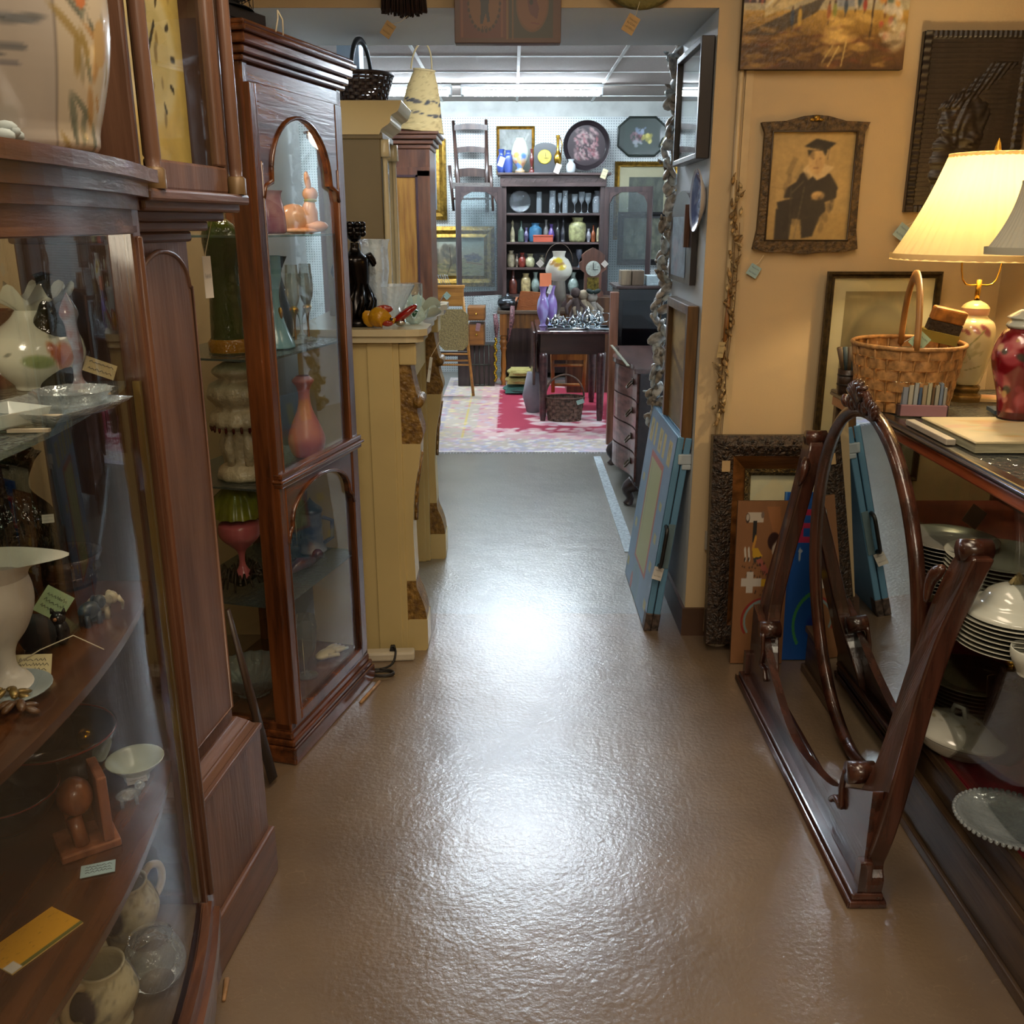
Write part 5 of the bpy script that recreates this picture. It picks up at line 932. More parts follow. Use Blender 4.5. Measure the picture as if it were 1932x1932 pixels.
# ---- desk with turned legs, things on it (in front of the hutch, left of the drop leaf table)
TY = 9.35; p = at(972, 586, Y=TY); dz = p.z
dk = thing('side_table', 'small table with turned legs in front of the hutch', 'table', (at(938, 586, Y=TY).x, TY, 0), 0); dW = px(150, TY, .7)
MB().box(0, -.03, dz-.03, dW, .42, dz).build('table_top', wood('table_top_worn', '5c4c3c', '40342a', .4, .2, 'x'), dk, .004)
MB().box(.04, 0, dz-.17, dW-.04, .02, dz-.03).build('apron', wood('worn_oak', '7c5424', '4c3014', .4, .2), dk)
tl = [(.03, 0), (.02, .03), (.035, .07), (.02, .12), (.028, .2), (.022, .33), (.035, .37), (.026, .39), (.04, .43), (.026, .46), (.035, .48), (.022, .5)]
for (x, y) in ((.06, .02), (dW-.06, .02), (.06, .38), (dW-.06, .38)):
    mb = MB(); mb.lathe(smooth_prof(tl, 2), (x, y, 0), 14); mb.box(x-.035, y-.03, .5, x+.035, y+.03, dz-.03); mb.build('leg', OAK if y < .1 and x < .1 else DARK, dk)
one('silver_teapot', 'dark silver pots cluster at the left end of the side table', 'pot', at(958, 583, Y=TY+.1), MB().lathe(smooth_prof([(0, 0), (.06, 0), (.1, .05), (.09, .1), (.03, .13), (.01, .16)]), n=20).tube([(.09, 0, .06), (.14, 0, .1)], .01), M('tarnished_silver', '54585c', .25, .9)).location.z = dz+.001
one('brown_pot', 'small brown pot beside the silver teapot', 'pot', at(975, 583, Y=TY+.12), MB().lathe(smooth_prof([(0, 0), (.04, 0), (.06, .05), (.03, .1), (.04, .12)]), n=18), M('brown_glaze', '4c3828', .3)).location.z = dz+.001
t = thing('leather_bag', 'tan leather folder standing at the side table right end', 'bag', at(996, 600, Y=9.0), -10); t.location = (at(996, 600, Y=9.42).x, 9.42, dz+.001); t.scale = (1, 1, .62)
MB().prism([(-.11, 0), (.13, 0), (.13, .27), (-.07, .29)], -.03, .03, 'y').build('bag_body', M('tan_leather', '8c4c20', .45, bump=.3), t, .01); MB().tube([(-.1, -.035, .2), (-.14, -.05, .05), (-.16, -.05, -.08)], .012, 6).build('strap', M('tan_leather', '8c4c20'), t)
for k, (x, y0, y1, lab) in enumerate([(934, 600, 650, 'left pink beaded pepper shaped hanging'), (967, 585, 645, 'right pink beaded pepper shaped hanging')]):
    a, b = at(x, y0-8, Y=9.31), at(x-(8 if k else -2), y1, Y=9.28); o = tag(MB().tube([a, a*.6+b*.4+Vector((.01, 0, 0)), b], [.022, .026, .003], 10).build('beaded_hanging', M('pink_beads', '946468', .5, var=.4, vs=90, bump=1, bs=120)), lab, 'ornament', 'pink beaded hangings')
mb = MB(); 
for k in range(30): q = at(935+1.5*sin(k), 640+2.7*k, Y=9.28); mb.ball(q, (.014, .01, .014), 6)
tag(mb.build('gold_bead_chain', M('gold_bead', 'b8962c', .25, .9)), 'twisted gold bead chain hanging below the pink pepper', 'chain')
mb = MB(); cvr = random.Random(8)
pts = [at(x, y, Y=9.6+.1*cvr.random()) for x, y in [(895, 562), (940, 555), (938, 600), (930, 640), (918, 612), (905, 600), (893, 590)]]
o = tag(MB().prism([(p.x, p.z) for p in pts], 9.6, 9.63, 'y').build('white_lace_cloth', M('lace_white', 'aab4b4', .8, bump=1, bs=80)), 'crumpled white lace cloth hanging behind the folding chair', 'cloth')
for k, (x0, y0, x1, y1, c, lab) in enumerate([(882, 580, 915, 605, '8c5820', 'oak drawer box behind the folding chair, upper'), (884, 612, 914, 652, '845420', 'oak drawer box behind the folding chair, lower')]):
    a, b = at(x0, y1, Y=9.2), at(x1, y0, Y=9.2); t = thing('wooden_crate', lab, 'box', (a.x, 9.2, a.z), 0); MB().box(0, 0, 0, b.x-a.x, .3, b.z-a.z).build('crate_body', wood('crate_'+c, c, '5c3814', .5, .1, 'x'), t, .004); MB().ball(((b.x-a.x)/2, -.01, (b.z-a.z)*.5), .012, 8).build('knob', BRASS, t)
    MB().box(.012, -.004, .012, b.x-a.x-.012, 0, b.z-a.z-.012).build('drawer_front', wood('crate_front', 'a0662a', '74461c', .4, .2, 'x'), t, .003)
mb = MB(); a = at(893, 668, Y=9.3)
for k in range(5): x = at(886+k*9, 640, Y=9.3).x; mb.tube([(x, 9.3, .01), (x, 9.3, .42)], .006, 6)
for z in (.02, .22, .41): mb.tube([(at(884, 640, Y=9.3).x, 9.3, z), (at(926, 640, Y=9.3).x, 9.3, z)], .006, 6)
tag(mb.build('wire_rack', M('wire_grey', '50544c', .4, .6)), 'grey wire rack on the floor behind the folding chair', 'rack')
boxy('drawer_stack', 'low dark cupboard carrying the oak drawer boxes', 'cupboard', (at(900, 700, Y=9.5).x, 9.45, 0), .36, .3, at(900, 652, Y=9.3).z, HU)
for k, (y, h, c, lab) in enumerate([(706, 13, '4c8074', 'folded teal blanket at the bottom by the table leg'), (693, 11, 'a09458', 'folded mustard blanket in the middle of the pile'), (681, 12, 'a89c5c', 'folded yellow blanket on top of the pile')]):
    mb = MB(); w2 = .17-.02*k; z0 = [.01, .095, .17][k]; mb.ball((0, 0, .037), (w2, .16, .036), 20); mb.box(-w2*.85, -.14, .012, w2*.8, .14, .062, .02)
    one('folded_blanket', lab, 'blanket', (at(982, 700, Y=8.95).x, 8.95, z0), mb, M('blanket_'+c, c, .9, bump=.6, bs=60))
# ---- folding chair with woven back
FY = 8.75; p = at(862, 700, Y=FY); fc = thing('folding_chair', 'folding oak chair with tan woven panel', 'chair', (at(818, 700, Y=FY).x, FY, 0), 0); s = mpp(FY, .7)
zz = lambda y: at(850, y, Y=FY).z
MB().box(0, 0, zz(578), 60*s, .025, zz(541)).build('crest_rail', wood('light_oak', 'bc8438', '946024', .4, .2, 'x'), fc, .01)
MB().box(-.004, -.008, zz(544), 62*s, .03, zz(538)).build('cap_rail', wood('light_oak', 'bc8438', '946024'), fc, .006)
rr = .05; a, b, c, d = 12*s, 68*s, zz(660), zz(583)
MB().prism([(a, c+rr), (a+rr, c), (b-rr, c), (b, c+rr), (b, d-rr), (b-rr, d), (a+rr, d), (a, d-rr)], -.04, -.015, 'y').build('woven_panel', M('woven_cane', 'a08c58', .6, bump=1.0, bs=90, var=.2, vs=80), fc)
for (xa, ya, xb, yb) in ((58, 560, 76, 718), (0, 560, 8, 718)): MB().tube([(xa*s, .01, zz(ya)), (xb*s, -.02, .012)], .014, 8).build('leg', wood('light_oak', 'bc8438', '946024'), fc)
for y in (668, 680, 688): MB().tube([(6*s, -.01, zz(y)), (70*s, -.01, zz(y))], .009, 8).build('rung', wood('light_oak', 'bc8438', '946024'), fc)
MB().box(6*s, -.0, zz(672), 66*s, .05, zz(664)).build('seat_edge', DARK, fc)
price_tag('pale green diamond tag on the folding chair crest', at(843, 558, Y=FY-.02), .055, .055, (90, 45, 0), 'a0bcac', rows=2)
price_tag('pink tag hanging from the oak drawer box', at(902, 617, Y=9.1), .04, .075, (90, 10, 0), 'a07880')
mb = MB(); p = at(826, 540, Y=8.6)
for k in range(6): mb.tube([(0.02*k, 0, 0), (.02*k-.03, 0, .09)], .005, 5)
one('glass_stirrers', 'bunch of clear glass pieces above the folding chair crest', 'glass', Vector((p.x, 8.76, zz(538)+.002)), mb, CRYS)
# ---- drop leaf table
x0, x1 = at(1013, 625, Z=.735).x, at(1150, 625, Z=.735).x; TYY = 7.55; TW = x1-x0
DW = wood('table_mahogany', '4c2c2c', '2c1616', .3, .5, 'y'); dl = thing('drop_leaf_table', 'dark mahogany drop leaf table on the rug', 'table', (x0, TYY, 0), 0)
MB().box(0, 0, .71, TW, .95, .735).build('table_top', wood('table_top_red', '4c3030', '30191a', .25, .6, 'y'), dl, .008)
mb = MB(); mb.box(-.03, .04, .30, -.008, .91, .722, 0); mb.build('drop_leaf', DW, dl, .006)
MB().box(.03, .02, .55, TW-.03, .05, .71).box(.03, .88, .55, TW-.03, .9, .71).box(.03, .05, .55, .05, .88, .71).build('apron', wood('apron_dark', '2c1614', '1c0c0c', .35, .3, 'x'), dl)
for x in (.055, TW-.055):
    for y in (.045, .88): MB().lathe([(.022, 0), (.022, .03), (.026, .05), (.032, .3), (.036, .52), (.038, .56)], (x, y, 0), 12, close=True).build('leg', DW, dl)
def ontab(px_, dy=.3): Y = TYY+dy; d = Y*cos(PITCH)-(.736-EYE)*sin(PITCH); return Vector(((px_-966)*d/FPX, Y, .737))
t = thing('silver_tray', 'long silver tray on the drop leaf table', 'tray', ontab(1085, .14), 0)
SIL = M('polished_silver', 'c4ccd0', .12, 1, var=.15, vs=20); mb = MB(); mb.box(-.22, -.1, 0, .27, .12, .006); mb.build('tray_plate', SIL, t, .003); MB().tube([(-.22, -.1, .01), (.27, -.1, .01), (.27, .12, .01), (-.22, .12, .01)], .009, 6, True).build('gadroon_rim', SIL, t)
for k, (x, dy, r, h, lab) in enumerate([(1047, .12, .035, .11, 'small silver sugar bowl at left of the tray'), (1062, .22, .03, .09, 'silver cup behind the sugar bowl'), (1080, .13, .04, .10, 'silver creamer at the middle of the tray'), (1094, .24, .035, .12, 'silver coffee pot at the back of the tray'), (1108, .12, .05, .17, 'tall silver teapot right of centre on the tray'), (1128, .16, .045, .14, 'silver teapot with tall curved handle at right')]):
    p = ontab(x, dy); p.z += .008; t = thing('silver_pot', lab, 'pot', p, 0)
    MB().lathe(smooth_prof([(0, 0), (r*.6, 0), (r*.4, h*.1), (r, h*.35), (r*.9, h*.6), (r*.4, h*.8), (r*.3, h*.88), (.004, h)]), n=20, rip=.05, nr=8).build('pot_body', SIL, t)
    MB().tube(smooth_prof([(r*.8, 0, h*.3), (r*1.8, 0, h*.4), (r*1.9, 0, h*.8), (r*.6, 0, h*.8)], 3), .004, 6).build('handle', SIL, t); MB().tube([(-r*.8, 0, h*.4), (-r*1.5, 0, h*.6), (-r*1.7, 0, h*.85)], [.008, .006, .004], 6).build('spout', SIL, t)
for k, (x, lab) in enumerate([(1024, 'left lilac and blue glass vase on the table'), (1040, 'right lilac and blue glass vase on the table')]):
    p = ontab(x, .35+.05*k); cv = CV(40, 50, '8c70b0'); cv.grad(0, .5, '8470a8', '7c6ca4').dabs(20, 0, .15, 1, .7, .08, .12, ['9cb4dc', 'a8a4d4', '7c5c9c'], .7, k)
    t = thing('lilac_vase', lab, 'vase', p, 30, 'pair of lilac vases'); s = px(1, 7.9, .8)
    wrap(cv, smooth_prof([(0, 0), (8*s, 0), (5*s, 6*s), (11*s, 26*s), (10*s, 46*s), (5*s, 60*s), (8*s, 74*s)])).build('vase_body', paintmat('lilac_glass', .15, .5), t)
price_tag('bright orange square tag in the lilac vases', ontab(1028, .36)+Vector((0, -.06, .375)), .095, .105, (90, 0, 0), 'e88458', rows=0)
price_tag('white tag hanging on the right lilac vase', ontab(1036, .34)+Vector((0, -.06, .30)), .03, .07, (90, 20, 0), 'd0d0cc')
# globe lamp
t = thing('globe_lamp', 'old oil lamp with painted white globe on the table', 'lamp', ontab(1053, .75), 0); s = px(1, 8.3, 1)
cv = CV(60, 40, 'ccc8b8'); cv.dabs(9, .62, .45, .8, .75, .05, .09, ['c8a820', 'd8bc30', 'a87838'], .9, 3); lz = at(1053, 530, Y=8.3).z-.737
wrap(cv, smooth_prof([(12*s, lz), (22*s, lz+10*s), (25*s, lz+22*s), (18*s, lz+38*s), (11*s, lz+44*s), (13*s, lz+54*s)]), a0=.0).build('globe', paintmat('opal_globe', .25), t)
MB().lathe(smooth_prof([(10*s, 0), (8*s, 6*s), (3*s, 14*s), (6*s, 30*s), (14*s, 45*s), (12*s, lz)]), n=20).build('lamp_base', M('lamp_grey', '7c7468', .3, .4), t)
MB().lathe([(8*s, lz-2*s), (11*s, lz+2*s)], n=20).build('burner', M('burner_dark', '2c2418', .4, .8), t)
MB().tube([(26*s*cos(a), 0, lz+34*s+34*s*sin(a)) for a in [pi*i/14 for i in range(15)]], .003, 6).build('wire_bail', M('wire_brown', '5c4838', .4), t)
# carved clock
cp = at(1118, 560, Y=9.0); t = thing('carved_clock', 'carved brown gingerbread clock with white dial', 'clock', cp, 0); s = mpp(9.0, 1.1)
out = [(-20, 0), (20, 0), (20, 8), (16, 12), (16, 44), (24, 50), (26, 62), (20, 66), (22, 76), (12, 84), (0, 90), (-12, 84), (-22, 76), (-20, 66), (-26, 62), (-24, 50), (-16, 44), (-16, 12), (-20, 8)]
MB().prism([(a*s, b*s) for a, b in out], 0, .1, 'y').build('clock_case', wood('clock_carved', '6c4434', '44281c', .45, .2), t, .006)
mb = MB(); mb.lathe([(0, .002), (13*s, .002), (14*s, 0)], n=28); mb.v = [(x, -z-.002, y+52*s) for x, y, z in mb.v]; mb.build('dial', M('dial_white', 'b8c0b4', .4, var=.15, vs=50), t)
MB().cbox((0, -.008, 57*s), (.005, .003, 12*s)).cbox((4*s, -.008, 50*s), (9*s, .003, .005)).build('hands', M('ink_black', '1c1c1c'), t)
MB().box(-11*s, -.006, 10*s, 11*s, 0, 36*s).build('gold_tablet', M('tablet_gold', '8c7a34', .3, .5, var=.4, vs=40), t)
snapz = cp.z
boxy('clock_stand', 'dark cabinet behind the table carrying the carved clock', 'cupboard', (cp.x+.02, 9.08, 0), .5, .3, cp.z-.001, wood('stand_brown', '5c3c20', '3c2414', .4, .2))
price_tag('white diamond tag on the carved clock', at(1141, 498, Y=8.97), .05, .05, (90, 45, 0), 'd0c8bc')
price_tag('white diamond tag hanging beside the globe lamp', at(1019, 497, Y=8.95), .055, .055, (90, 45, 0), 'ccc4b8')
# soft dolls
for k, (x, y, c, lab) in enumerate([(1097, 583, '9c8c74', 'tan soft doll slumped before the carved clock'), (1112, 588, '8c8478', 'grey soft doll leaning on the tan doll'), (1080, 578, '4c3c38', 'dark haired doll left of the soft dolls')]):
    p = at(x, y, Y=8.55+.1*k); p.z = .738; t = thing('soft_doll', lab, 'doll', (p.x, 8.35, .74), 0); h = at(x, y-35, Y=8.35).z-.74; m = M('doll_'+c, c, .8, var=.2, vs=20)
    MB().tube(smooth_prof([(0, 0, 0), (.01, 0, h*.35), (.0, 0, h*.7)], 4), [.05, .055, .055, .05, .045, .04, .035, .03, .025], 12).build('doll_body', m, t); MB().ball((0, 0, h*.85), .045, 12).build('head', m, t)
    for sgn in (-1, 1): MB().tube([(sgn*.03, 0, h*.6), (sgn*.08, -.03, h*.4), (sgn*.07, -.05, h*.2)], [.02, .018, .014], 8).build('arm', m, t)
MB_ = MB(); p = Vector((at(1118, 545, Y=8.4).x, 8.3, at(1118, 550, Y=8.3).z))
o = one('green_bow', 'dark green ribbon bow on the soft doll', 'bow', p, MB().ball((-.03, 0, 0), (.035, .012, .02), 12, rotm(y=25)).ball((.03, 0, 0), (.035, .012, .02), 12, rotm(y=-25)).ball((0, 0, 0), .012), M('green_ribbon', '0c2420', .5))
# basket, white sack and wooden items under the table
wbasket('market_basket', 'brown splint basket with bail handle under the table', (at(1066, 800, Z=0).x, 7.62, 0), .13, .16, .2, M('brown_splint', '6c5444', .6, var=.35, vs=40), .18, rz=0, ns=24, nw=7, sy=.7, hr=.009)
price_tag('mint tag on the splint basket rim', at(1095, 758, Y=7.5), .06, .035, (90, -20, 0), '90b4a8')
one('white_sack', 'slumped pale sack beside the drop leaf', 'sack', (x0-.0, 7.98, 0), MB().tube([(0, 0, .01), (-.02, 0, .15), (.0, 0, .34)], [.07, .09, .07], 14), M('sack_white', '8c8890', .8, bump=.4, bs=12))
t = thing('wooden_rocker', 'honey wood rocking frame in the dark under the table', 'chair', (at(1075, 700, Y=8.5).x, 8.7, 0), 0)
for x in (-.14, .14): MB().tube([(x, 0, .05), (x*1.1, .0, .5)], .018, 8).build('leg', OAK, t)
for z in (.12, .3, .48): MB().tube([(-.16, 0, z), (.16, 0, z)], .014, 8).build('rung', OAK, t)
MB().box(-.16, -.02, .35, .16, .02, .44).build('back_slat', OAK, t)
# ---- right side of the far room: tall dark cabinet and serpentine chest
cbx = at(1168, 545, Y=6.75); t = thing('dark_mirror_cabinet', 'dark cabinet with brown frame behind the shell garland', 'cabinet', (cbx.x, 6.75, 0), 0)
WDx = at(1262, 545, Y=6.75).x-cbx.x; ZCab = at(1200, 545, Y=6.75).z
MB().box(0, .0, 0, WDx, .45, ZCab).build('case', M('black_cabinet', '0c0a0c', .25, coat=.3), t, .004)
MB().box(-.02, -.015, ZCab, WDx+.02, .46, ZCab+.02).build('top_board', DARKX, t, .003)
MB().box(-.06, -.03, 0, .0, .03, ZCab-.02).build('front_post', wood('post_brown', '7c503c', '54301c', .4, .2), t, .006)
MB().box(.03, -.006, .1, WDx-.02, .0, ZCab-.08).build('door_glass', M('smoked_glass', '060608', .06), t)
a = at(1182, 540, Y=6.7)
for k, (x0_, x1_, c, lab) in enumerate([(1171, 1192, '8c7a60', 'light brown block on the dark cabinet'), (1192, 1216, '64503c', 'dark brown block on the dark cabinet')]):
    p0, p1 = at(x0_, 540, Y=6.8), at(x1_, 512, Y=6.8); one('wooden_block', lab, 'box', (0, 0, 0), MB().box(p0.x+.001, 6.8, ZCab+.021, p1.x-.001, 6.95, ZCab+.02+(p1.z-p0.z)), wood('block_'+c, c, '4c3c2c', .5, .1), bev=.003)
one('paper_stack', 'pale blue papers on the dark cabinet', 'papers', (0, 0, 0), MB().box(at(1219, 520, Y=6.85).x, 6.78, ZCab+.021, at(1240, 520, Y=6.85).x, 6.98, ZCab+.085), M('pale_paper', 'a0b0b4', .7, bump=.6, bs=60))
# serpentine front chest of drawers against the right
chx = .70; t = thing('chest_of_drawers', 'mahogany serpentine chest of drawers with brass bail pulls', 'chest', (chx, 6.22, 0), -90); CL = 1.05
CM = wood('chest_mahogany', '7c5450', '4a2c2a', .3, .5, 'x')
def serp(off, n=24): return [(CL*i/n, -off-.035*sin(pi*i/n*1)+.03*sin(3*pi*i/n)) for i in range(n+1)]
def sl(z0, z1, off, m, nm, e=0): mb = MB(); p = serp(off); mb.prism(p+[(CL, .42), (0, .42)], z0, z1); return mb.build(nm, m, t, .004)
sl(.12, .76, 0, wood('chest_carcass', '2c1614', '1c0c0c', .35, .3, 'x'), 'carcass'); sl(.76, .785, .03, wood('chest_top', '5c3c34', '3c2420', .25, .6, 'x'), 'top_board')
DR = [(.135, .275), (.285, .42), (.43, .58), (.59, .75)]
for z0, z1 in DR:
    mb = MB(); p = serp(.014, 24)[1:-1]; q = serp(.001, 24)[1:-1][::-1]; mb.prism(p+q, z0, z1); d = mb.build('drawer', CM, t, .003)
    for x in (.22, .83):
        yv = float(np.interp(x, [a for a, _ in serp(.014)], [b for _, b in serp(.014)])); zc = (z0+z1)/2
        mb = MB(); mb.ball((x, yv-.003, zc+.012), (.032, .004, .02), 12); mb.tube(smooth_prof([(x-.03, yv-.006, zc+.012), (x-.026, yv-.03, zc-.016), (x, yv-.034, zc-.024), (x+.026, yv-.03, zc-.016), (x+.03, yv-.006, zc+.012)], 3), .004, 6); mb.build('bail_pull', M('antique_brass', '5c5440', .3, .9, var=.3, vs=40), d)
for x in (.05, CL-.05): MB().tube(smooth_prof([(x, -.0, .125), (x, -.04, .09), (x, -.02, .04), (x, -.035, .0)], 4), [.05, .048, .044, .04, .034, .03, .026, .024, .022, .022, .024, .026, .03], 10).build('foot', wood('chest_carcass', '2c1614', '1c0c0c'), t)
MB().box(.02, -.06, .786, .95, -.045, .792).build('brass_rule', M('rule_brass', '8c8c74', .35, .6), t)
# ---- inside the opening, right jamb
JM = XJ-.001
def onj(px_, py): return at(px_, py, X=JM)
def jframe(name, label, cat, y0, y1, z0, z1, fw, dp, fm, cv, pm='jamb_print', gl=True, lean=0):
    "frame hung on the jamb, facing the aisle"
    t = thing(name, label, cat, (JM-.002, y1, z0), rot=(0, radians(-lean), radians(-90))); W, H = y1-y0, z1-z0
    for nm, b in (('frame', 0),):
        mb = MB(); mb.box(0, -dp, 0, fw, 0, H); mb.box(W-fw, -dp, 0, W, 0, H); mb.box(fw, -dp, 0, W-fw, 0, fw); mb.box(fw, -dp, H-fw, W-fw, 0, H); mb.build('frame', fm, t, .003)
    picture(cv, 'print', t, fw, fw, W-fw, H-fw, -dp*.5, pm, .5)
    if gl: MB().box(fw, -dp*.75, fw, W-fw, -dp*.7, H-fw).build('glass_pane', PANE, t)
    return t
# near top corner px(1350,65) far top px(1292,130); bottom near px(1340,300) far (1287,318)
cv = CV(50, 70, 'a8b4bc'); cv.noise(.03, 4, 5, 3).dabs(14, .1, .05, .9, .3, .15, .04, ['8c9c9c', '7c8c90', '9cacac'], .6, 2).grad(.9, 1, '9c9ca0', 'a8a8ac')
def jz(px_, py, Y): return at(px_, py, Y=Y).z
jframe('jamb_picture', 'black framed glazed picture high on the opening side wall', 'picture', 3.44, 3.93, jz(1340, 300, 3.46), jz(1350, 68, 3.46), .02, .045, M('jamb_black', '221c1e', .35, coat=.2), cv)
pp = at(1318, 378, X=JM-.02); r_ = .105
t = thing('blue_plate', 'blue plate hung on the opening side wall', 'plate', (JM-.001, pp.y, pp.z), rot=(0, radians(-90), 0)); cv = CV(60, 24, '4c5890'); cv.dabs(90, 0, 0, 1, 1, .03, .08, ['6c7cb0', '3c4480', '8c98c4', '5464a0'], .7, 3).rect(0, .93, 1, 1, 'a8aec8')
wrap(cv, [(0, .012), (r_*.6, .012), (r_*.75, .02), (r_, .032)]).build('plate_face', paintmat('blue_china', .2, .4), t); MB().lathe([(0, .0), (r_*.4, 0), (r_, .028), (r_, .032)], n=40).build('plate_back', M('china_back', '9c9ca0', .4), t)
mb = MB(); p = at(1294, 415, X=JM-.03)
cv = CV(40, 50, '7c8c98'); cv.noise(.08, 4, 5, 2).dabs(20, .2, .1, .8, .8, .1, .1, ['6c7484', '8c98a4', '9c8c94', '5c6874'], .5, 4)
a, b = at(1263, 525, X=JM-.02), at(1303, 525, X=JM-.02); zt = at(1290, 360, X=JM-.02).z; t = thing('arched_picture', 'arched black framed picture below the blue plate', 'picture', (JM-.002, a.y, a.z), rot=(0, 0, radians(-90))); W = a.y-b.y; H = zt-a.z
oc = [(0, 0), (W, 0), (W, H*.62)]+[(W/2+W/2*cos(k*pi/16), H*.62+H*.38*sin(k*pi/16)) for k in range(1, 16)]+[(0, H*.62)]
MB().prism(oc, -.022, 0, 'y').build('frame', M('jamb_black', '221c1e'), t); picture(cv, 'print', t, W*.12, H*.06, W*.78, H*.72, -.0235, 'jamb_print')
MB().cbox((W*.86, -.03, H*.62), (.016, .02, .15)).build('brown_bracket', wood('bracket_brown', '5c3420', '3c2014', .4), t)
cv = CV(40, 70, '9c7c44'); cv.noise(.1, 3, 6, 4).line(.1, .65, .9, .4, .03, '5c4424', .8).line(.2, .6, .8, .5, .02, '6c5028', .7).ell(.5, .25, .4, .25, '6c5430', .5, .6).dabs(12, .1, .7, .9, .95, .2, .06, ['ac8c50', 'b89858'], .5, 3)
a, b = at(1252, 760, X=JM-.02), at(1305, 795, X=JM-.02); zt = at(1305, 575, X=JM-.02).z
jframe('wood_framed_picture', 'brown wood framed sepia picture above the blue game case', 'picture', 3.46, 3.93, .735, zt, .035, .04, wood('walnut_frame', '6c4c28', '44301a', .35, .3), cv, gl=False)
mb = MB(); mb.box(-.045, 3.46, .0, 0, 3.95, .05); o = tag(MB().box(JM-.05, 3.45, .68, JM, 3.97, .72).box(JM-.035, 3.45, .66, JM, 3.97, .68).build('wall_ledge', M('ledge_white', 'acb8c0', .5), None, .004), 'white moulded ledge under the wood framed picture', 'ledge')
# shell garland hanging at the far edge of the jamb
gar = thing('shell_garland', 'long garland of pale seashells hanging at the opening edge', 'garland', (0, 0, 0)); random.seed(11)
GY = 4.14; pts = [at(x, y, Y=GY) for x, y in [(1283, 95), (1278, 180), (1270, 260), (1266, 340), (1262, 420), (1258, 500), (1248, 580), (1240, 660), (1238, 740), (1236, 800)]]
MB().tube(pts, .003, 6).build('cord', M('cord_brown', '7c6c54', .8), gar)
sh = []
for k in range(4):
    mb = MB(); mb.ball((0, 0, 0), (.030-.003*k, .012, .042-.004*k), 10, rotm(y=20*k)); mb.tube([(0, 0, .03), (.004, 0, .05)], [.009, .003], 6); sh.append(mb.build('seashell', M('shell_%d' % k, ['ccccc8', 'b4a898', 'c4d0d4', 'a49c90'][k], .35, var=.3, vs=40), gar))
for k in range(92):
    s_ = k/91*(len(pts)-1); i = min(int(s_), len(pts)-2); p = pts[i].lerp(pts[i+1], s_-i)+Vector((random.uniform(-.028, .022), random.uniform(-.03, .02), 0))
    o = sh[k % 4] if k < 4 else sh[k % 4].copy()
    if k >= 4: COL.objects.link(o)
    o.location = p; o.rotation_euler = (random.uniform(-1, 1), random.uniform(-1, 1), random.uniform(0, 3))
# blue painted game case leaning on the jamb
base_n, base_f = at(1214, 1190, Z=0), at(1180, 1085, Z=0); topn = at(1280, 830, X=.62)
LEN = .65; thk = .052; hgt = .79; lean = 7
gc = thing('game_case', 'light blue painted folding case leaning in the opening', 'case', (.524, 3.455+LEN, .002), rot=(radians(-lean), 0, radians(-90)))
BL = M('blue_paint', '5a88a8', .4, var=.06, vs=5); 
for k, y0 in enumerate((0, .029)): MB().box(0, y0, 0, LEN, y0+.025, hgt).build('case_half', BL, gc, .004)
MB().box(.01, .024, .01, LEN-.01, .031, hgt-.01).build('seam', M('seam_dark', '10181c', .7), gc)
cv = CV(90, 120, '6c8ca8'); cv.noise(.03, 3, 3, 5).rect(.27, .2, .75, .8, 'a85444').rect(.3, .215, .71, .77, 'a8ac70').rect(.3, .2, .34, .8, 'a8ac70', .0)
for k in range(5):
    x = .08+.18*k; wd = [.1, .06, .11, .06, .11][k]; cv.rect(x, .84, x+wd, .95, 'b8ac60'); cv.dabs(14, x+.02, .85, x+wd-.02, .94, .008, .016, ['8c7c44', '6c5c3c', 'ccc480'], .7, k) if k % 2 == 0 else None
for (x, y) in ((.12, .62), (.86, .62), (.12, .35), (.86, .3), (.86, .45), (.06, .1), (.5, .06), (.9, .1)): cv.rect(x-.035, y-.016, x+.035, y+.016, 'a8a468')
for r in (.14, .11): cv.ell(.45, .08, r+.008, r*.8, '7ca0a0').ell(.45, .08, r, r*.8-.008, '6488a0')
cv.ell(.3, .05, .04, .05, 'a05850'); cv.line(.36, .3, .36, .75, .004, '6c7048', .6)
picture(cv, 'painted_face', gc, 0.004, .004, LEN-.004, hgt-.004, -.0015, 'case_paint', .4)
hb = MB(); hb.tube(smooth_prof([(LEN+.004, .014, .44), (LEN+.035, .014, .43), (LEN+.038, .014, .36), (LEN+.035, .014, .29), (LEN+.004, .014, .28)], 4), .008, 8); hb.build('handle', M('handle_black', '141414', .4), gc)
MB().box(LEN, .024, .27, LEN+.004, .05, .45).build('handle_plate', M('plate_blue_grey', '607880', .4), gc)
for y0 in (0, .029): MB().box(LEN-.05, y0-.002, -.001, LEN+.003, y0+.027, .075).build('corner_cap', M('worn_corner', '5c4c44', .5, var=.4, vs=50), gc, .004)
price_tag('crumpled white tag on the blue case handle', (.565, 3.435, .25), .04, .05, (75, 20, 10), 'c0bcb4')
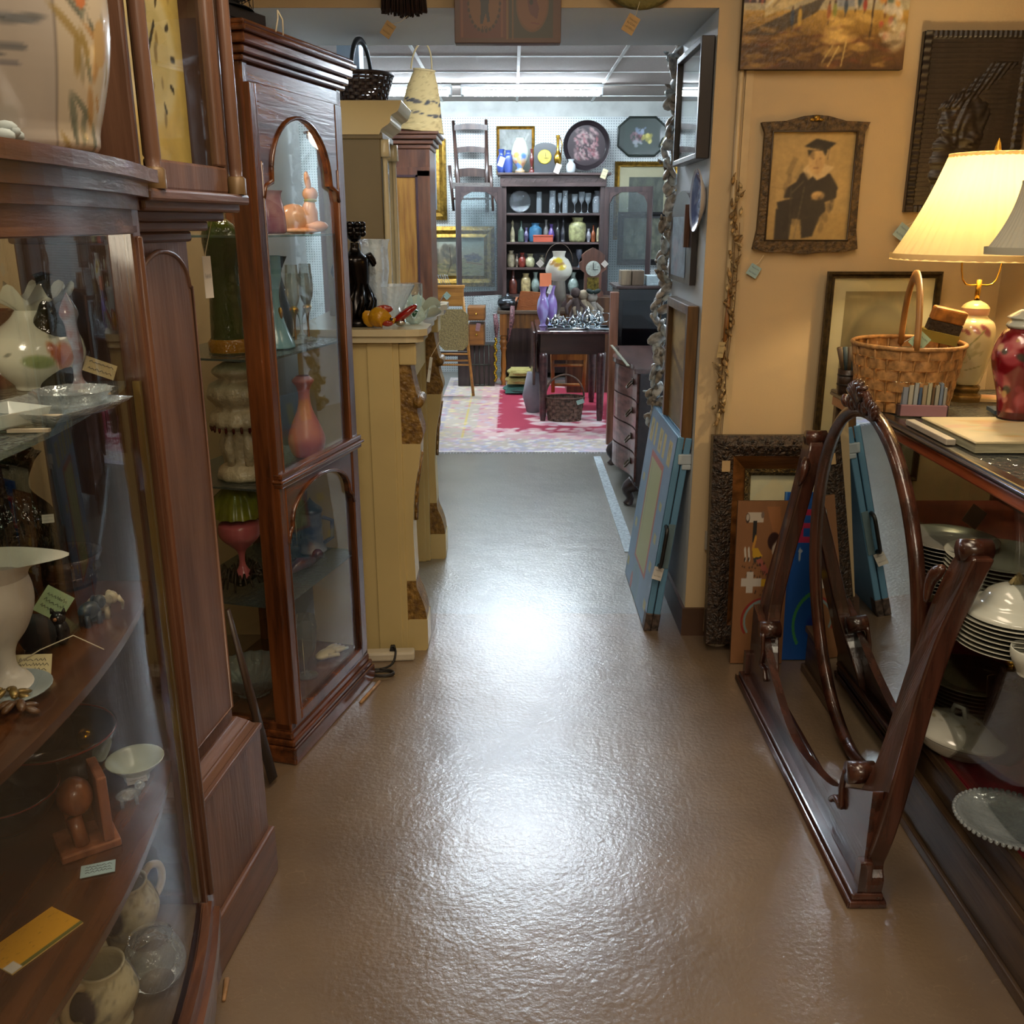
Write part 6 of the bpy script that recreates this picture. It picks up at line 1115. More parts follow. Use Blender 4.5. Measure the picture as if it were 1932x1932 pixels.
# ---------------------------------------------------------------- right wall pictures
WY = YP-.002
cv = CV(190, 150, 'b89c60')
cv.grad(.0, .2, '4c3420', '6c4c24').grad(.2, .34, '7c5c28', 'b08c44').grad(.34, 1, 'a89c7c', '9ca0a4')
cv.poly([(0, .2), (.35, .36), (.5, .42), (.45, .33), (.2, .2)], '3c342c', .8).poly([(.13, .3), (.42, .42), (.42, .52), (.13, .4)], 'bca878').poly([(.13, .4), (.42, .52), (.4, .72), (.13, .7)], 'b09868', .9)
cv.line(.14, .36, .3, .52, .008, 'd0c8a8').line(.18, .36, .34, .54, .006, '8c7850').rect(0, .38, .13, 1, '3c2c30').dabs(24, .01, .4, .12, .6, .008, .03, ['a85c44', 'd0c0a8', '1c1824'], .8, 2)
cv.rect(.16, .66, .5, .8, '6c6448', .8).dabs(60, .1, .72, .62, .98, .04, .04, ['5c6440', '7c7c48', '8c7438', '444c3c'], .6, 3)
cv.poly([(.36, .42), (.44, .62), (.58, .6), (.56, .42)], '2c2838', .85).dabs(18, .4, .44, .57, .56, .006, .025, ['c8a890', 'b87868', 'e0d0b8'], .8, 4)
cv.rect(.56, .36, .68, .72, '7c8494', .8).dabs(60, .56, .36, .95, .75, .012, .06, ['8c94a4', 'a8a8ac', 'c0b8a8', '6c7484', 'b8bcc4'], .6, 5, -.3)
cv.ell(.74, .72, .1, .17, 'c8842c', 1, .4).dabs(26, .64, .6, .88, .9, .03, .025, ['d8983c', 'b87428', 'c88c30'], .7, 6).line(.78, .18, .8, .75, .005, '3c2c20').line(.86, .3, .85, .9, .006, '6c4828').line(.85, .55, .9, .9, .004, '6c4828')
cv.dabs(16, .9, .42, 1, 1, .04, .08, ['b8a890', 'c8bca4', 'a09884'], .6, 7).dabs(26, .84, .2, .98, .42, .02, .03, ['b8b0a0', 'd0c8b8', '3c5040', 'a84438', 'c88c40'], .8, 8).ell(.93, .2, .07, .09, 'b4a88c', .8, .5)
for (x, y, h, c) in [(.3, .3, .1, '344054'), (.345, .3, .11, 'c8a040'), (.52, .33, .1, '8c5030'), (.555, .34, .09, '7c8038'), (.62, .36, .08, '3c4858'), (.68, .38, .07, 'b8ac9c'), (.735, .37, .07, 'a03c30'), (.7, .39, .06, '384850')]: cv.ell(x, y, .012, h*.5, c, .9, .4).ell(x, y+h*.52, .006, .012, '5c4434').line(x, y-h*.5, x-.003, y-h*.7, .004, '3c2c20', .7)
cv.dabs(120, .0, .02, .95, .24, .05, .012, ['7c5c28', '5c4420', '8c6c34', '6c3c24', 'a88444', '44301c'], .5, 9).dabs(20, .5, .1, .75, .3, .05, .02, ['c8a458', 'd8b468'], .5, 10).line(.54, .02, .6, .14, .003, 'd8c07c').line(.62, .02, .64, .16, .003, 'd8c07c').line(.5, .04, .56, .14, .003, 'c8b070')
cv.blur(1).noise(.05, 26, 22, 4)
a, b = at(1396, 131, Y=WY-.03), at(1702, 136, Y=WY-.03)
t = thing('street_painting', 'unframed impasto street scene painting with autumn tree', 'painting', (a.x, WY, a.z), 0); W = b.x-a.x; H = .52
MB().box(0, -.03, 0, W, 0, H).build('stretcher', M('canvas_edge', '3c3024', .7), t); picture(cv, 'painted_canvas', t, 0, 0, W, H, -.031, 'impasto', .4)
# sepia portrait of a graduate in a shaped frame
a, b = at(1418, 468, Y=WY-.02), at(1622, 232, Y=WY-.02); W = .335; H = b.z-a.z; x0 = at(1437, 350, Y=WY).x-.006
t = thing('portrait_photograph', 'sepia portrait of a seated graduate in shaped brown frame', 'picture', (x0, WY, a.z), 0)
def shaped(o_, rise, drop): return [(-o_+W*0, 0-o_*.2), (W*.12, -o_), (W*.3, -o_*.4-drop), (W*.5, -o_-drop*1.2), (W*.7, -o_*.4-drop), (W*.88, -o_), (W+o_, -o_*.2), (W+o_*.2, .06), (W, H*.5), (W, H-.03), (W+o_, H+o_*.2), (W*.8, H+rise*.3), (W*.62, H+rise), (W*.5, H+rise*1.15), (W*.38, H+rise), (W*.2, H+rise*.3), (-o_, H+o_*.2), (0, H-.03), (0, H*.5), (-o_*.2, .06)]
FR = M('sepia_frame', '5c4628', .45, .2, var=.35, vs=60, bump=.6, bs=90)
out = shaped(.014, .022, .006); f = .026; inn = [(f, f), (W-f, f), (W-f, H-f), (f, H-f)]
# frame as four mitred members following the shaped outline
mb = MB()
def member(o_pts, i_pts):
    p = o_pts+i_pts[::-1]; mb.prism(p, -.022, 0, 'y')
member(out[0:7], [inn[0], inn[1]]); member(out[6:11], [inn[1], inn[2]]); member(out[10:17], [inn[2], inn[3]]); member(out[16:]+[out[0]], [inn[3], inn[0]])
mb.build('frame', FR, t, .003); MB().tube([(x, -.022, z) for x, z in inn], .004, 6, True).build('inner_bead', M('bead_dark', '3c2c18', .4), t)
MB().ball((W*.5, -.025, H+.014), (.012, .006, .01), 10).ball((W*.5-.014, -.024, H+.01), (.01, .004, .005), 8).ball((W*.5+.014, -.024, H+.01), (.01, .004, .005), 8).build('crest_ornament', GOLD, t)
cv = CV(120, 160, '9c8250'); cv.noise(.035, 3, 4, 3).ell(.5, .55, .6, .6, 'b89c68', .5, .8).rect(.0, .0, 1, .25, '907440', .3)
D = '2c2622'
cv.poly([(.2, .62), (.28, .78), (.34, .76), (.26, .6)], '7c6844', .6).poly([(.3, .58), (.4, .72), (.42, .64), (.36, .56)], '80704c', .5).rect(.02, .1, .1, .68, '9c8050', .5).line(.05, .5, .4, .46, .006, '8c7448', .7)
cv.poly([(.38, .62), (.46, .66), (.6, .66), (.74, .62), (.84, .5), (.83, .4), (.7, .36), (.72, .28), (.62, .2), (.6, .1), (.55, .04), (.45, .1), (.42, .2), (.2, .22), (.14, .3), (.12, .36), (.32, .4), (.2, .4), (.24, .5), (.34, .55)], D)
cv.poly([(.12, .3), (.12, .0), (.3, .0), (.32, .24)], D).poly([(.42, .3), (.45, .02), (.58, .04), (.66, .24), (.62, .34)], D)
cv.poly([(.4, .66), (.48, .56), (.53, .6), (.58, .56), (.68, .6), (.78, .68), (.62, .72), (.48, .72)], 'c4aa7c').ell(.56, .74, .095, .125, 'bc9c68', 1, .1).ell(.52, .76, .012, .01, '4c3820', .8, .5).ell(.6, .76, .012, .01, '4c3820', .8, .5).line(.56, .75, .555, .71, .005, '7c5c38', .7).line(.53, .675, .59, .675, .005, '6c4430', .8).ell(.5, .8, .03, .04, '3c3020', .5, .5)
cv.poly([(.44, .84), (.46, .78), (.5, .83), (.62, .83), (.66, .78), (.68, .84)], '2c2822').poly([(.4, .87), (.54, .94), (.78, .9), (.66, .83), (.52, .85)], '28241f').line(.7, .86, .69, .76, .008, '2c2822').ell(.7, .8, .02, .05, 'b89c6c', .6, .4)
cv.ell(.62, .42, .075, .045, 'bc9c68', 1, .3).ell(.56, .39, .05, .03, 'b8966', 1, .3) if False else cv.ell(.61, .42, .08, .042, 'b89864', 1, .3)
for k in range(4): cv.line(.54+.035*k, .385, .57+.03*k, .42, .007, '8c6c44', .7)
cv.line(.28, .5, .3, .05, .006, '4c4438').line(.36, .02, .44, .5, .006, '6c604c', .8).line(.3, .45, .42, .55, .006, '6c604c', .7).line(.22, .0, .36, .32, .005, '3c342c', .6)
cv.blur(2).dabs(60, .2, .08, .8, .6, .03, .05, ['3c342c', '241f1b', '342c26'], .25, 7).ell(.56, .74, .085, .11, 'c4a470', .25, .8).ell(.6, .7, .04, .08, '94744c', .3, .8).noise(.03, 14, 18, 8).blur(1)
picture(cv, 'sepia_print', t, f, f, W-f, H-f, -.012, 'sepia_paper', .55)
price_tag('pale blue tag hanging below the portrait frame', at(1422, 511, Y=WY-.01), .04, .04, (90, 30, 0), '8ca8ac', [(-.0, .03, 0), (.0, .062, 0)])
# carved relief panel
a = at(1706, 400, Y=WY-.03); b = at(1747, 57, Y=WY-.03); W = .36; H = b.z-a.z; x0 = a.x+.004
t = thing('carved_relief', 'dark carved wood relief panel with plumed figure', 'carving', (x0, WY, a.z), 0)
MB().box(0, -.02, 0, W, 0, H).build('panel_back', wood('relief_wood', '2c2420', '181210', .35, .3), t)
R_ = np.random.RandomState(4)
def rel(u, v):
    e = min(u, 1-u, v*1.9, (1-v)*1.9); base = .016 if e < .07 else .006
    if e < .07: return base+.003*sin((v if min(u, 1-u) < .07 else u)*140)
    h = .0008*sin(v*230); cx, cy = .5, .48
    d = math.hypot((u-.45)/.24, (v-.52)/.16)
    if d < 1: h += .015*(1-d*d)+.0045*sin(u*34+v*29+3*sin(v*17))*sin(v*38-u*21+2*sin(u*23))
    d2 = abs((u-.35)-.9*(v-.62)-.25*sin((v-.6)*5))
    if .58 < v < .84 and d2 < .12: h += .010*(1-d2/.12)+.003*sin((u-.9*v)*120)
    d3 = math.hypot((u-.3)/.12, (v-.28)/.2)
    if d3 < 1: h += .012*(1-d3*d3)+.003*sin(v*70)
    d4 = math.hypot((u-.55)/.09, (v-.4)/.06)
    if d4 < 1: h += .02*(1-d4)
    return base+h
mb = MB(); nx, ny = 90, 150
for j in range(ny+1):
    for i in range(nx+1): mb.v.append((W*i/nx, -.014-rel(i/nx, j/ny), H*j/ny))
for j in range(ny):
    for i in range(nx): q = j*(nx+1)+i; mb.f.append((q, q+1, q+nx+2, q+nx+1)); mb.mi.append(0); mb.sm.append(True)
mb.build('carved_face', M('relief_dark', '2a211c', .42, var=.25, vs=14, coat=.05), t)
price_tag('pale blue tag hanging below the carved relief', at(1702, 438, Y=WY-.03), .045, .05, (90, 35, 0), '8ca4ac', [(.0, .03, 0), (.01, .05, 0)])
# signs and tags over the opening
a, b = at(858, 82, Y=YP-.045), at(1058, 84, Y=YP-.045)
t = thing('painted_game_board', 'wooden board painted with round medallions over the opening', 'sign', (a.x, YP-.001, a.z), rot=(0, 0, 0)); W = b.x-a.x; H = .20
cv = CV(190, 95, '4c2c1c'); cv.rect(.05, .08, .5, 1, '54241c').rect(.52, .08, .93, 1, '2c2c24').rect(.06, .09, .075, 1, '6c3c28').rect(.44, .09, .455, 1, '6c3c28').rect(.49, .06, .505, 1, '6c4c28').rect(.545, .06, .555, 1, '5c4024')
for (cx, c) in ((.28, '6c4420'), (.735, '6a4022')):
    cv.ell(cx, .58, .155, .42, '5c3a1c', 1, .03)
    if cx < .5:
        for k in range(26): a_ = 2*pi*k/26; cv.ell(cx+.148*cos(a_), .58+.4*sin(a_), .014, .03, '2c1810', 1, .3)
    cv.ell(cx, .58, .14, .375, c, 1, .05)
cv.poly([(.24, .28), (.25, .55), (.235, .7), (.265, .9), (.3, .9), (.33, .72), (.32, .5), (.335, .32), (.31, .3), (.295, .45), (.265, .28)], '20242c').line(.262, .2, .262, .25, .004, '201410').ell(.295, .225, .015, .025, '201410').ell(.295, .225, .008, .015, '6c4420')
cv.poly([(.68, .7), (.72, .9), (.76, .72), (.8, .5), (.78, .35), (.72, .42), (.7, .5)], '4c1c20', .8).ell(.725, .6, .018, .04, '18100c').line(.73, .3, .8, .28, .01, '5c2420', .8).ell(.5, .93, .07, .09, '5c3c20', .6, .2)
MB().box(0, -.045, 0, W, 0, H).build('board', wood('board_wood', '5c3418', '3c2010', .4, .2, 'x'), t, .004); picture(cv, 'painted_front', t, .002, .002, W-.002, H, -.0465, 'board_paint', .4)
mb = MB(); p = at(762, 30, Y=YP-.06); t = thing('whisk_broom', 'dark brown whisk broom hanging over the opening', 'broom', (p.x, YP-.05, p.z), 0); random.seed(6)
for k in range(150): x = random.uniform(-.072, .072); y = random.uniform(-.03, .03); mb.tube([(x*.9, y, .12), (x*1.02, y, random.uniform(-.004, .006)-.0*abs(x)+abs(x)*.2)], .0028, 4)
o = mb.build('bristles', M('bristle_brown', '2c140c', .7, var=.3, vs=40), t); o['kind'] = 'stuff'
MB().box(-.07, -.03, .1, .07, .03, .15, .01).build('band', M('bristle_band', '3c2014', .6), t)
price_tag('tan tag hanging from the whisk broom', at(732, 56, Y=YP-.06), .035, .045, (90, 35, 0), 'a88c60', [(0.02, .04, 0), (.03, .07, 0)])
price_tag('tan tag hanging at right over the opening', at(1190, 46, Y=YP-.06), .04, .055, (90, 30, 0), 'a88a5c', [(-.0, .03, 0), (-.01, .07, 0)], rows=3)
p = at(1208, 8, Y=YP-.03); one('woven_wreath', 'bottom of a woven straw wreath over the opening', 'wreath', (p.x, YP-.03, p.z+.13), MB().tube([(.13*cos(a*pi/20), 0, .13*sin(a*pi/20)) for a in range(40)], .018, 8, True), M('wreath_straw', '6c6434', .8, bump=1, bs=60))
# dried flower garland on the wall
random.seed(21); t = thing('dried_flower_garland', 'long dried flower and seed pod garland beside the portrait', 'garland', (0, 0, 0))
pts = [at(x, y, Y=WY-.03) for x, y in [(1390, 340), (1388, 420), (1384, 500), (1378, 580), (1368, 660), (1360, 730), (1352, 800)]]
MB().tube(pts, .0018, 5).build('string', M('string_dark', '6c5434', .8), t); MB().tube([p+Vector((.014, 0, 0)) for p in pts[1:-1]], .0015, 5).build('string', M('string_dark', '6c5434'), t)
src = [MB().ball((0, 0, 0), (.008, .006, .013), 8).tube([(0, 0, .01), (.006, 0, .024)], [.004, .001], 5).build('seed_pod', M('pod_%d' % k, c, .7, var=.3, vs=60), t) for k, c in enumerate(['9c7c4c', 'b0986c', '7c6034'])]
for k in range(74):
    s_ = (k/73)**.9*(len(pts)-1); i = min(int(s_), len(pts)-2); p = pts[i].lerp(pts[i+1], s_-i)+Vector((random.uniform(-.018, .02), random.uniform(-.012, .01), 0)); o = src[k % 3]
    if k >= 3: o = o.copy(); COL.objects.link(o)
    o.location = p; o.rotation_euler = (random.uniform(-.7, .7), random.uniform(-1, 1), random.uniform(0, 3)); q = random.uniform(.6, 1.2); o.scale = (q, q, q)
a, b = at(1376, 545, Y=WY-.03), at(1362, 690, Y=WY-.03); MB().tube([a, a.lerp(b, .5)+Vector((.002, 0, 0)), b], [.004, .009, .003], 8).build('long_pod', M('pod_long', '7c5020', .5), t)
price_tag('long tan tag on the dried flower garland', at(1360, 660, Y=WY-.05), .022, .055, (90, 5, 0), 'a89468')
# large framed print on the wall behind the show case
cv = CV(70, 90, '8c7c5c'); cv.noise(.03, 6, 6, 3).ell(.5, .66, .42, .28, '6c6048', .8, .15).ell(.52, .64, .37, .24, '847454', .9, .3).ell(.5, .66, .14, .09, 'c8b48c', .9, .6).ell(.5, .6, .24, .03, '5c5040', .6, .5).rect(0, 0, 1, .03, 'a09070')
framed('oval_view_print', 'large framed oval sepia print leaning behind the basket', 'picture', 1524, 512, 1776, 905, WY-.03, .022, cv, M('bronze_frame', '4c3c20', .4, .4, var=.3, vs=50, bump=.4), .03, .045, 1, paint='sepia_paper')
cv = CV(6, 6, '4c3c20'); framed('tiny_frame', 'small dark framed picture corner behind the red lamp', 'picture', 1912, 484, 1990, 540, WY, .02, cv, M('bronze_frame', '4c3c20'), .02)
# ornate frame on the floor, two painted panels before it
OF = M('ornate_brown', '3a281a', .38, .15, var=.4, vs=70, bump=1.2, bs=85, coat=.2); OF2 = wood('cove_brown', '6c4420', '44280f', .3, .4, 'x')
a = at(1326, 1226, Y=3.30); t = thing('ornate_frame', 'wide ornate carved picture frame standing against the wall', 'picture frame', (a.x, 3.30, .03), rot=(radians(-7), 0, 0)); W, H = .62, at(1335, 818, Y=3.38).z-.03
mb = MB(); fw = .075
def ring(mb, o0, o1, y0, y1, y2): 
    O = [(o0, o0), (W-o0, o0), (W-o0, H-o0), (o0, H-o0)]; I = [(o1, o1), (W-o1, o1), (W-o1, H-o1), (o1, H-o1)]
    vs = [(x, 0, z) for x, z in O]+[(x, y0, z) for x, z in O]+[(x, y1, z) for x, z in [((p[0]+q[0])/2, (p[1]+q[1])/2) for p, q in zip(O, I)]]+[(x, y2, z) for x, z in I]+[(x, 0, z) for x, z in I]
    mb.add(vs, [(k*4+i, k*4+(i+1) % 4, (k+1)*4+(i+1) % 4, (k+1)*4+i) for k in range(4) for i in range(4)])
ring(mb, 0, fw, -.045, -.06, -.05)
for side in range(4):
    L_ = H if side % 2 else W; n_ = int(L_/.05)
    for k in range(n_):
        u = .05*(k+.5)+(L_-.05*n_)/2
        c = {0: (u, fw/2), 2: (u, H-fw/2), 1: (W-fw/2, u), 3: (fw/2, u)}[side]
        for q in range(5):
            a_ = radians(-70+35*q)+(pi/2 if side % 2 == 0 else 0); mb.ball((c[0]+.014*sin(a_), -.056, c[1]+.014*cos(a_)), (.005, .005, .013), 6, Matrix.Rotation(a_, 3, 'Y'))
mb.build('carved_border', OF, t)
mb = MB(); ring(mb, fw, fw+.05, -.05, -.035, -.02); mb.build('cove', OF2, t); mb = MB(); ring(mb, fw+.05, fw+.075, -.03, -.028, -.012); mb.build('inner_slip', M('slip_gilt', '6c5830', .4, .5, bump=1, bs=120, var=.4, vs=90), t)
cv = CV(50, 60, '9c9c84'); cv.noise(.04, 2, 2, 3).poly([(0, .8), (.3, 1), (.6, .7), (.3, .5)], 'a8a080', .6); f_ = fw+.075; picture(cv, 'print', t, f_, f_, W-f_, H-f_, -.008, 'sepia_paper')
MB().box(.03, -.066, H-.13, .06, -.064, H-.09).build('paper_label', M('label_tan', 'a88c64', .7), t)
one('fleece_scrap', 'tuft of pale fleece at the foot of the ornate frame', 'scrap', on(1352, 1218, 0), MB().ball((0, 0, .012), (.04, .02, .015)).ball((.02, .01, .016), (.02, .015, .012)), M('fleece', 'a89880', .9, bump=1, bs=100))
def board(name, label, x0, x1, ytop, ybot, Y, cv, em, lean=6):
    a = at(x0, ybot, Y=Y); b = at(x1, ytop, Y=Y+.05); W = at(x1, ybot, Y=Y).x-a.x; H = b.z+.0
    t = thing(name, label, 'sign', (a.x, Y, .003), rot=(radians(-lean), 0, 0)); MB().box(0, 0, 0, W, .012, H).build('board', em, t); picture(cv, 'painted_front', t, 0, 0, W, H, -.0012, 'sign_paint', .5); return t
K = '7c5434'; cv = CV(110, 200, K); cv.noise(.02, 3, 3, 1).poly([(.55, .97), (.8, .97), (.86, .8), (.72, .78)], '946038', .7)
cv.rect(.2, .88, .5, .93, 'b0a494').ell(.2, .9, .04, .03, '3c2c24').ell(.2, .905, .03, .02, 'a4988a').ell(.48, .92, .03, .02, '6c5c50').rect(.31, .76, .38, .88, '1c1c1c').line(.33, .72, .37, .78, .02, 'b07c30').ell(.72, .76, .12, .055, '2c1410').line(.72, .71, .84, .76, .03, 'a89c90')
for x in (.2, .27): cv.line(x, .655, x-.02, .71, .018, 'b4aca0').line(x-.02, .645, x-.01, .655, .01, '2c2018')
cv.poly([(.32, .72), (.42, .72), (.52, .67), (.4, .64), (.33, .67)], 'b08820').poly([(.34, .66), (.5, .67), (.48, .65), (.36, .63)], '34302c').poly([(.4, .65), (.5, .655), (.68, .57), (.58, .55)], '8c4c40')
r = random.Random(3)
for _ in range(46): x, y = r.uniform(.14, .62), r.uniform(.5, .63); cv.line(x-.012, y, x+.012, y, .003, '30201a', .8).line(x, y-.007, x, y+.007, .004, '30201a', .8)
for _ in range(14): x, y = r.uniform(.4, .9), r.uniform(.42, .46); cv.line(x-.012, y, x+.012, y, .003, '30201a', .8).line(x, y-.007, x, y+.007, .004, '30201a', .8)
cv.rect(.24, .45, .36, .57, 'aca49a').rect(.14, .49, .52, .53, 'aca49a').rect(.52, .49, .9, .525, 'b08820')
for k in range(40): a_ = radians(80+k*3.4); cv.ell(.58+.4*cos(a_), .27+.135*sin(a_), .018, .01, '7c2420').ell(.605+.37*cos(a_), .27+.125*sin(a_), .018, .01, '6c7c7c')
cv.ell(.66, .3, .09, .04, '44281c').ell(.66, .27, .1, .03, 'aca49a')
board('tool_sign', 'brown board painted with tools and a white cross', 1378, 1475, 946, 1241, 3.16, cv, M('board_brown_edge', '5c3c20', .6), 5)
cv = CV(110, 200, '1450a0'); cv.poly([(.3, .96), (.8, .96), (.85, .86), (.35, .84)], '2060b0', .5).rect(.0, 0, .03, 1, '5c8cc0', .6)
cv.rect(.26, .72, .38, .9, 'a82850').rect(.18, .875, .8, .9, 'a82850').rect(.18, .715, .6, .74, 'a82850').rect(.36, .8, .55, .82, 'a82850').rect(.24, .735, .275, .88, 'c8c4c8').ell(.2, .895, .05, .012, 'c8c4c8', 1, .3, .5).ell(.18, .725, .04, .012, 'c8c4c8', 1, .3, .5).ell(.74, .9, .04, .012, 'c8c4c8', 1, .3, .5).ell(.35, .66, .04, .01, 'a4b0c0').line(.34, .66, .34, .62, .02, 'a4b0c0')
for k in range(20): a_ = radians(100+k*6); cv.ell(.8+.5*cos(a_), .22+.2*sin(a_), .03, .014, '3c8c54')
cv.ell(.85, .2, .3, .1, '1c2c80', .8, .3)
board('blue_sign', 'bright blue board with a red letter behind the dressing mirror', 1463, 1560, 930, 1246, 3.19, cv, M('board_blue_edge', '3c70ac', .6), 5)
# ---------------------------------------------------------------- oval dressing mirror
DM = wood('mirror_mahogany', '4e2c20', '2a150e', .26, .5, 'x'); DMZ = wood('mirror_mahogany_up', '4e2c20', '2a150e', .26, .5)
MX = .815; my0, my1 = 1.87, 3.03; ML = my1-my0
dm = thing('dressing_mirror', 'mahogany framed oval dressing mirror standing on the floor', 'mirror', (MX, my1, 0), -90)   # x runs towards the viewer, y away from the aisle
mb = MB(); mb.box(-.01, -.02, 0, ML+.01, .07, .018); mb.box(-.004, -.014, .018, ML+.004, .062, .036); mb.build('base_rail', DM, dm, .005)
mb = MB()
for k in range(4): mb.tube([(-.008, -.021, .004+.005*k), (ML+.008, -.021, .004+.005*k)], .0024, 6)
mb.build('reeding', DM, dm)
ap = smooth_prof([(.02, .3), (.12, .26), (.2, .21), (.31, .155), (.47, .10), (.6, .09), (.75, .115), (.88, .15), (.97, .2), (ML-.02, .3)], 5)
MB().prism([(.02, .036)]+ap+[(ML-.02, .036)], .015, .04, 'y').build('apron', DM, dm, .004)
def upright(mir):
    xs = lambda x: ML-x if mir else x
    prof = [(.0, .036), (.0, .07), (.018, .10), (.01, .14), (.0, .2), (-.004, .3), (.002, .45), (.012, .58), (.01, .7), (-.005, .8), (-.018, .88)]
    inner = [(.045, .88), (.065, .85), (.085, .75), (.092, .6), (.092, .45), (.1, .33), (.13, .24), (.18, .17), (.22, .1), (.24, .036)]
    P_ = smooth_prof(prof, 4)+smooth_prof(inner, 4); P_ = [(xs(a), b) for a, b in P_]
    n = len(P_); lean = lambda z: .012+.135*(z/.88)**1.4; vs = [(x, lean(z), z) for x, z in P_]+[(x, lean(z)+.045, z) for x, z in P_]
    mb = MB(); mb.add(vs, [tuple(range(n)), tuple(range(n, 2*n))[::-1]]+[(i, n+i, n+(i+1) % n, (i+1) % n) for i in range(n)]); u = mb.build('upright', DMZ, dm, .005)
    mb = MB(); mb.tube([(xs(.03), lean(.88)-.01, .885), (xs(.03), lean(.88)+.055, .885)], .024, 14); mb.build('scroll', DMZ, u)
    mb = MB(); mb.tube(smooth_prof([(xs(.075), lean(.83)-.006, .83), (xs(.1), lean(.79)-.008, .79), (xs(.09), lean(.73)-.006, .74)], 4), [.006, .012, .016, .016, .014, .012, .01, .008, .004], 8); mb.build('carved_tip', DMZ, u)
    mb = MB(); mb.tube([(xs(.155), .005, .265), (xs(.155), .07, .265)], .028, 14); mb.tube(smooth_prof([(xs(.175), .01, .26), (xs(.19), .01, .2), (xs(.18), .01, .15), (xs(.22), .01, .15), (xs(.25), .01, .125)], 4), [.008]*17, 8); mb.build('carved_volute', DMZ, dm)
    MB().prism([(xs(.0), .036), (xs(.03), .036), (xs(.03), .12), (xs(.0), .12)], -.0, .03, 'y').build('foot_block', DMZ, dm, .006)
upright(False); upright(True)
MB().tube([(.03, .06, .06), (ML-.03, .06, .06)], .012, 8).build('stretcher', DM, dm)
# the oval, tipped so that its top comes forward
oc = Vector((my1-2.47, .16, .56)); ov = bpy.data.objects.new('oval_mirror', None); COL.objects.link(ov); ov.parent = dm; ov.location = oc; ov.rotation_euler = (radians(4), 0, 0); ov['label'] = 'oval swinging mirror glass and frame'
ra, rb = .385, .495
def oval(mb, a0, b0, a1, b1, y0, y1, y2, n=72):
    vs = []
    for (a, b, y) in ((a0, b0, .012), (a0, b0, y0), ((a0+a1)/2, (b0+b1)/2, y1), (a1, b1, y2), (a1, b1, .012)): vs += [(a*cos(2*pi*i/n), y, b*sin(2*pi*i/n)) for i in range(n)]
    mb.add(vs, [(k*n+i, k*n+(i+1) % n, (k+1)*n+(i+1) % n, (k+1)*n+i) for k in range(4) for i in range(n)]+[(4*n+i, 4*n+(i+1) % n, (i+1) % n, i) for i in range(n)], True)
mb = MB(); oval(mb, ra+.032, rb+.038, ra, rb, -.008, -.02, -.003); mb.build('oval_frame', DMZ, ov)
mb = MB(); n = 72; mb.add([(ra*cos(2*pi*i/n), 0, rb*sin(2*pi*i/n)) for i in range(n)], [tuple(range(n))]); mb.build('mirror_glass', M('looking_glass', 'd4dcdc', .015, 1, var=0), ov)
mb = MB(); mb.add([((ra+.03)*cos(2*pi*i/n), .013, (rb+.035)*sin(2*pi*i/n)) for i in range(n)], [tuple(range(n))[::-1]]); mb.build('back_board', wood('mirror_back_wood', '7c3c20', '4c2010', .35, .4), ov)
mb = MB(); random.seed(2)
for k in range(34):
    u = random.uniform(-.12, .12); z = rb+.03+.045*(1-(u/.13)**2)*random.random(); mb.ball((u, -.02, z), (.011, .012, .02), 8, Matrix.Rotation(radians(u*300), 3, 'Y'))
for k in range(7): a_ = radians(-60+20*k); mb.tube([(0, -.02, rb+.04), (.05*sin(a_), -.03, rb+.05+.05*cos(a_)), (.075*sin(a_), -.018, rb+.05+.055*cos(a_))], [.01, .012, .005], 8)
mb.build('carved_crest', DMZ, ov)
for s_ in (-1, 1): MB().tube([(s_*(ra+.03), .0, .0), (s_*(ra+.09), .02, .0)], .012, 8).build('pivot_pin', BRASS, ov)
# ---------------------------------------------------------------- glass show case
SX = 1.075; sy1 = 3.08; SL = 2.5; SDp = .58; ST = 1.02
SCW = wood('case_oak', '54402a', '34261a', .4, .2, 'x'); SCR = wood('case_red_rail', 'a05430', '743420', .3, .5, 'x'); SCD = wood('case_black_rail', '2c2824', '1c1814', .3, .4, 'x')
sc = thing('show_case', 'long glass show case of china at the right', 'show case', (SX, sy1, 0), -90)
mb = MB(); mb.box(-.03, -.03, 0, SL, SDp, .03); mb.box(-.02, -.02, .03, SL, SDp, .16); mb.box(-.028, -.028, .155, SL, SDp, .178); mb.box(-.01, -.01, .178, SL, SDp, .255); mb.box(-.018, -.018, .25, SL, SDp, .272); mb.build('base', SCW, sc, .004)
MB().box(.0, .0, .272, SL, SDp-.01, .278).build('red_velvet_floor', M('red_velvet', '8c1424', .85, var=.2, vs=20, sheen=1), sc)
for x, y in ((-.012, -.012), (-.012, SDp-.03)): MB().box(x, y, .27, x+.03, y+.03, ST-.02).build('post', SCW, sc, .003)
mb = MB(); mb.box(-.022, -.024, ST-.012, SL, .012, ST+.008); mb.box(-.022, SDp-.02, ST-.03, SL, SDp+.01, ST+.006); mb.box(-.022, .012, ST-.03, .012, SDp-.02, ST+.006); mb.build('top_frame', SCD, sc, .005)
mb = MB(); mb.box(-.016, -.018, ST-.045, SL, .01, ST-.014); mb.build('front_rail', SCR, sc, .005)
MB().tube([(0, -.026, ST-.003), (SL, -.026, ST-.003)], .006, 8).build('bright_strip', M('case_bright', '6c6c78', .25, .8), sc)
MB().box(0, 0, .275, SL, .003, ST-.045).build('front_pane', PANE, sc); MB().box(0, .012, ST, SL, SDp-.02, ST+.005).build('top_pane', glass('top_glass', 'e4ece8', .02, 1.1, .06), sc); MB().box(0, .012, .275, .003, SDp-.02, ST-.03).build('side_pane', PANE, sc)
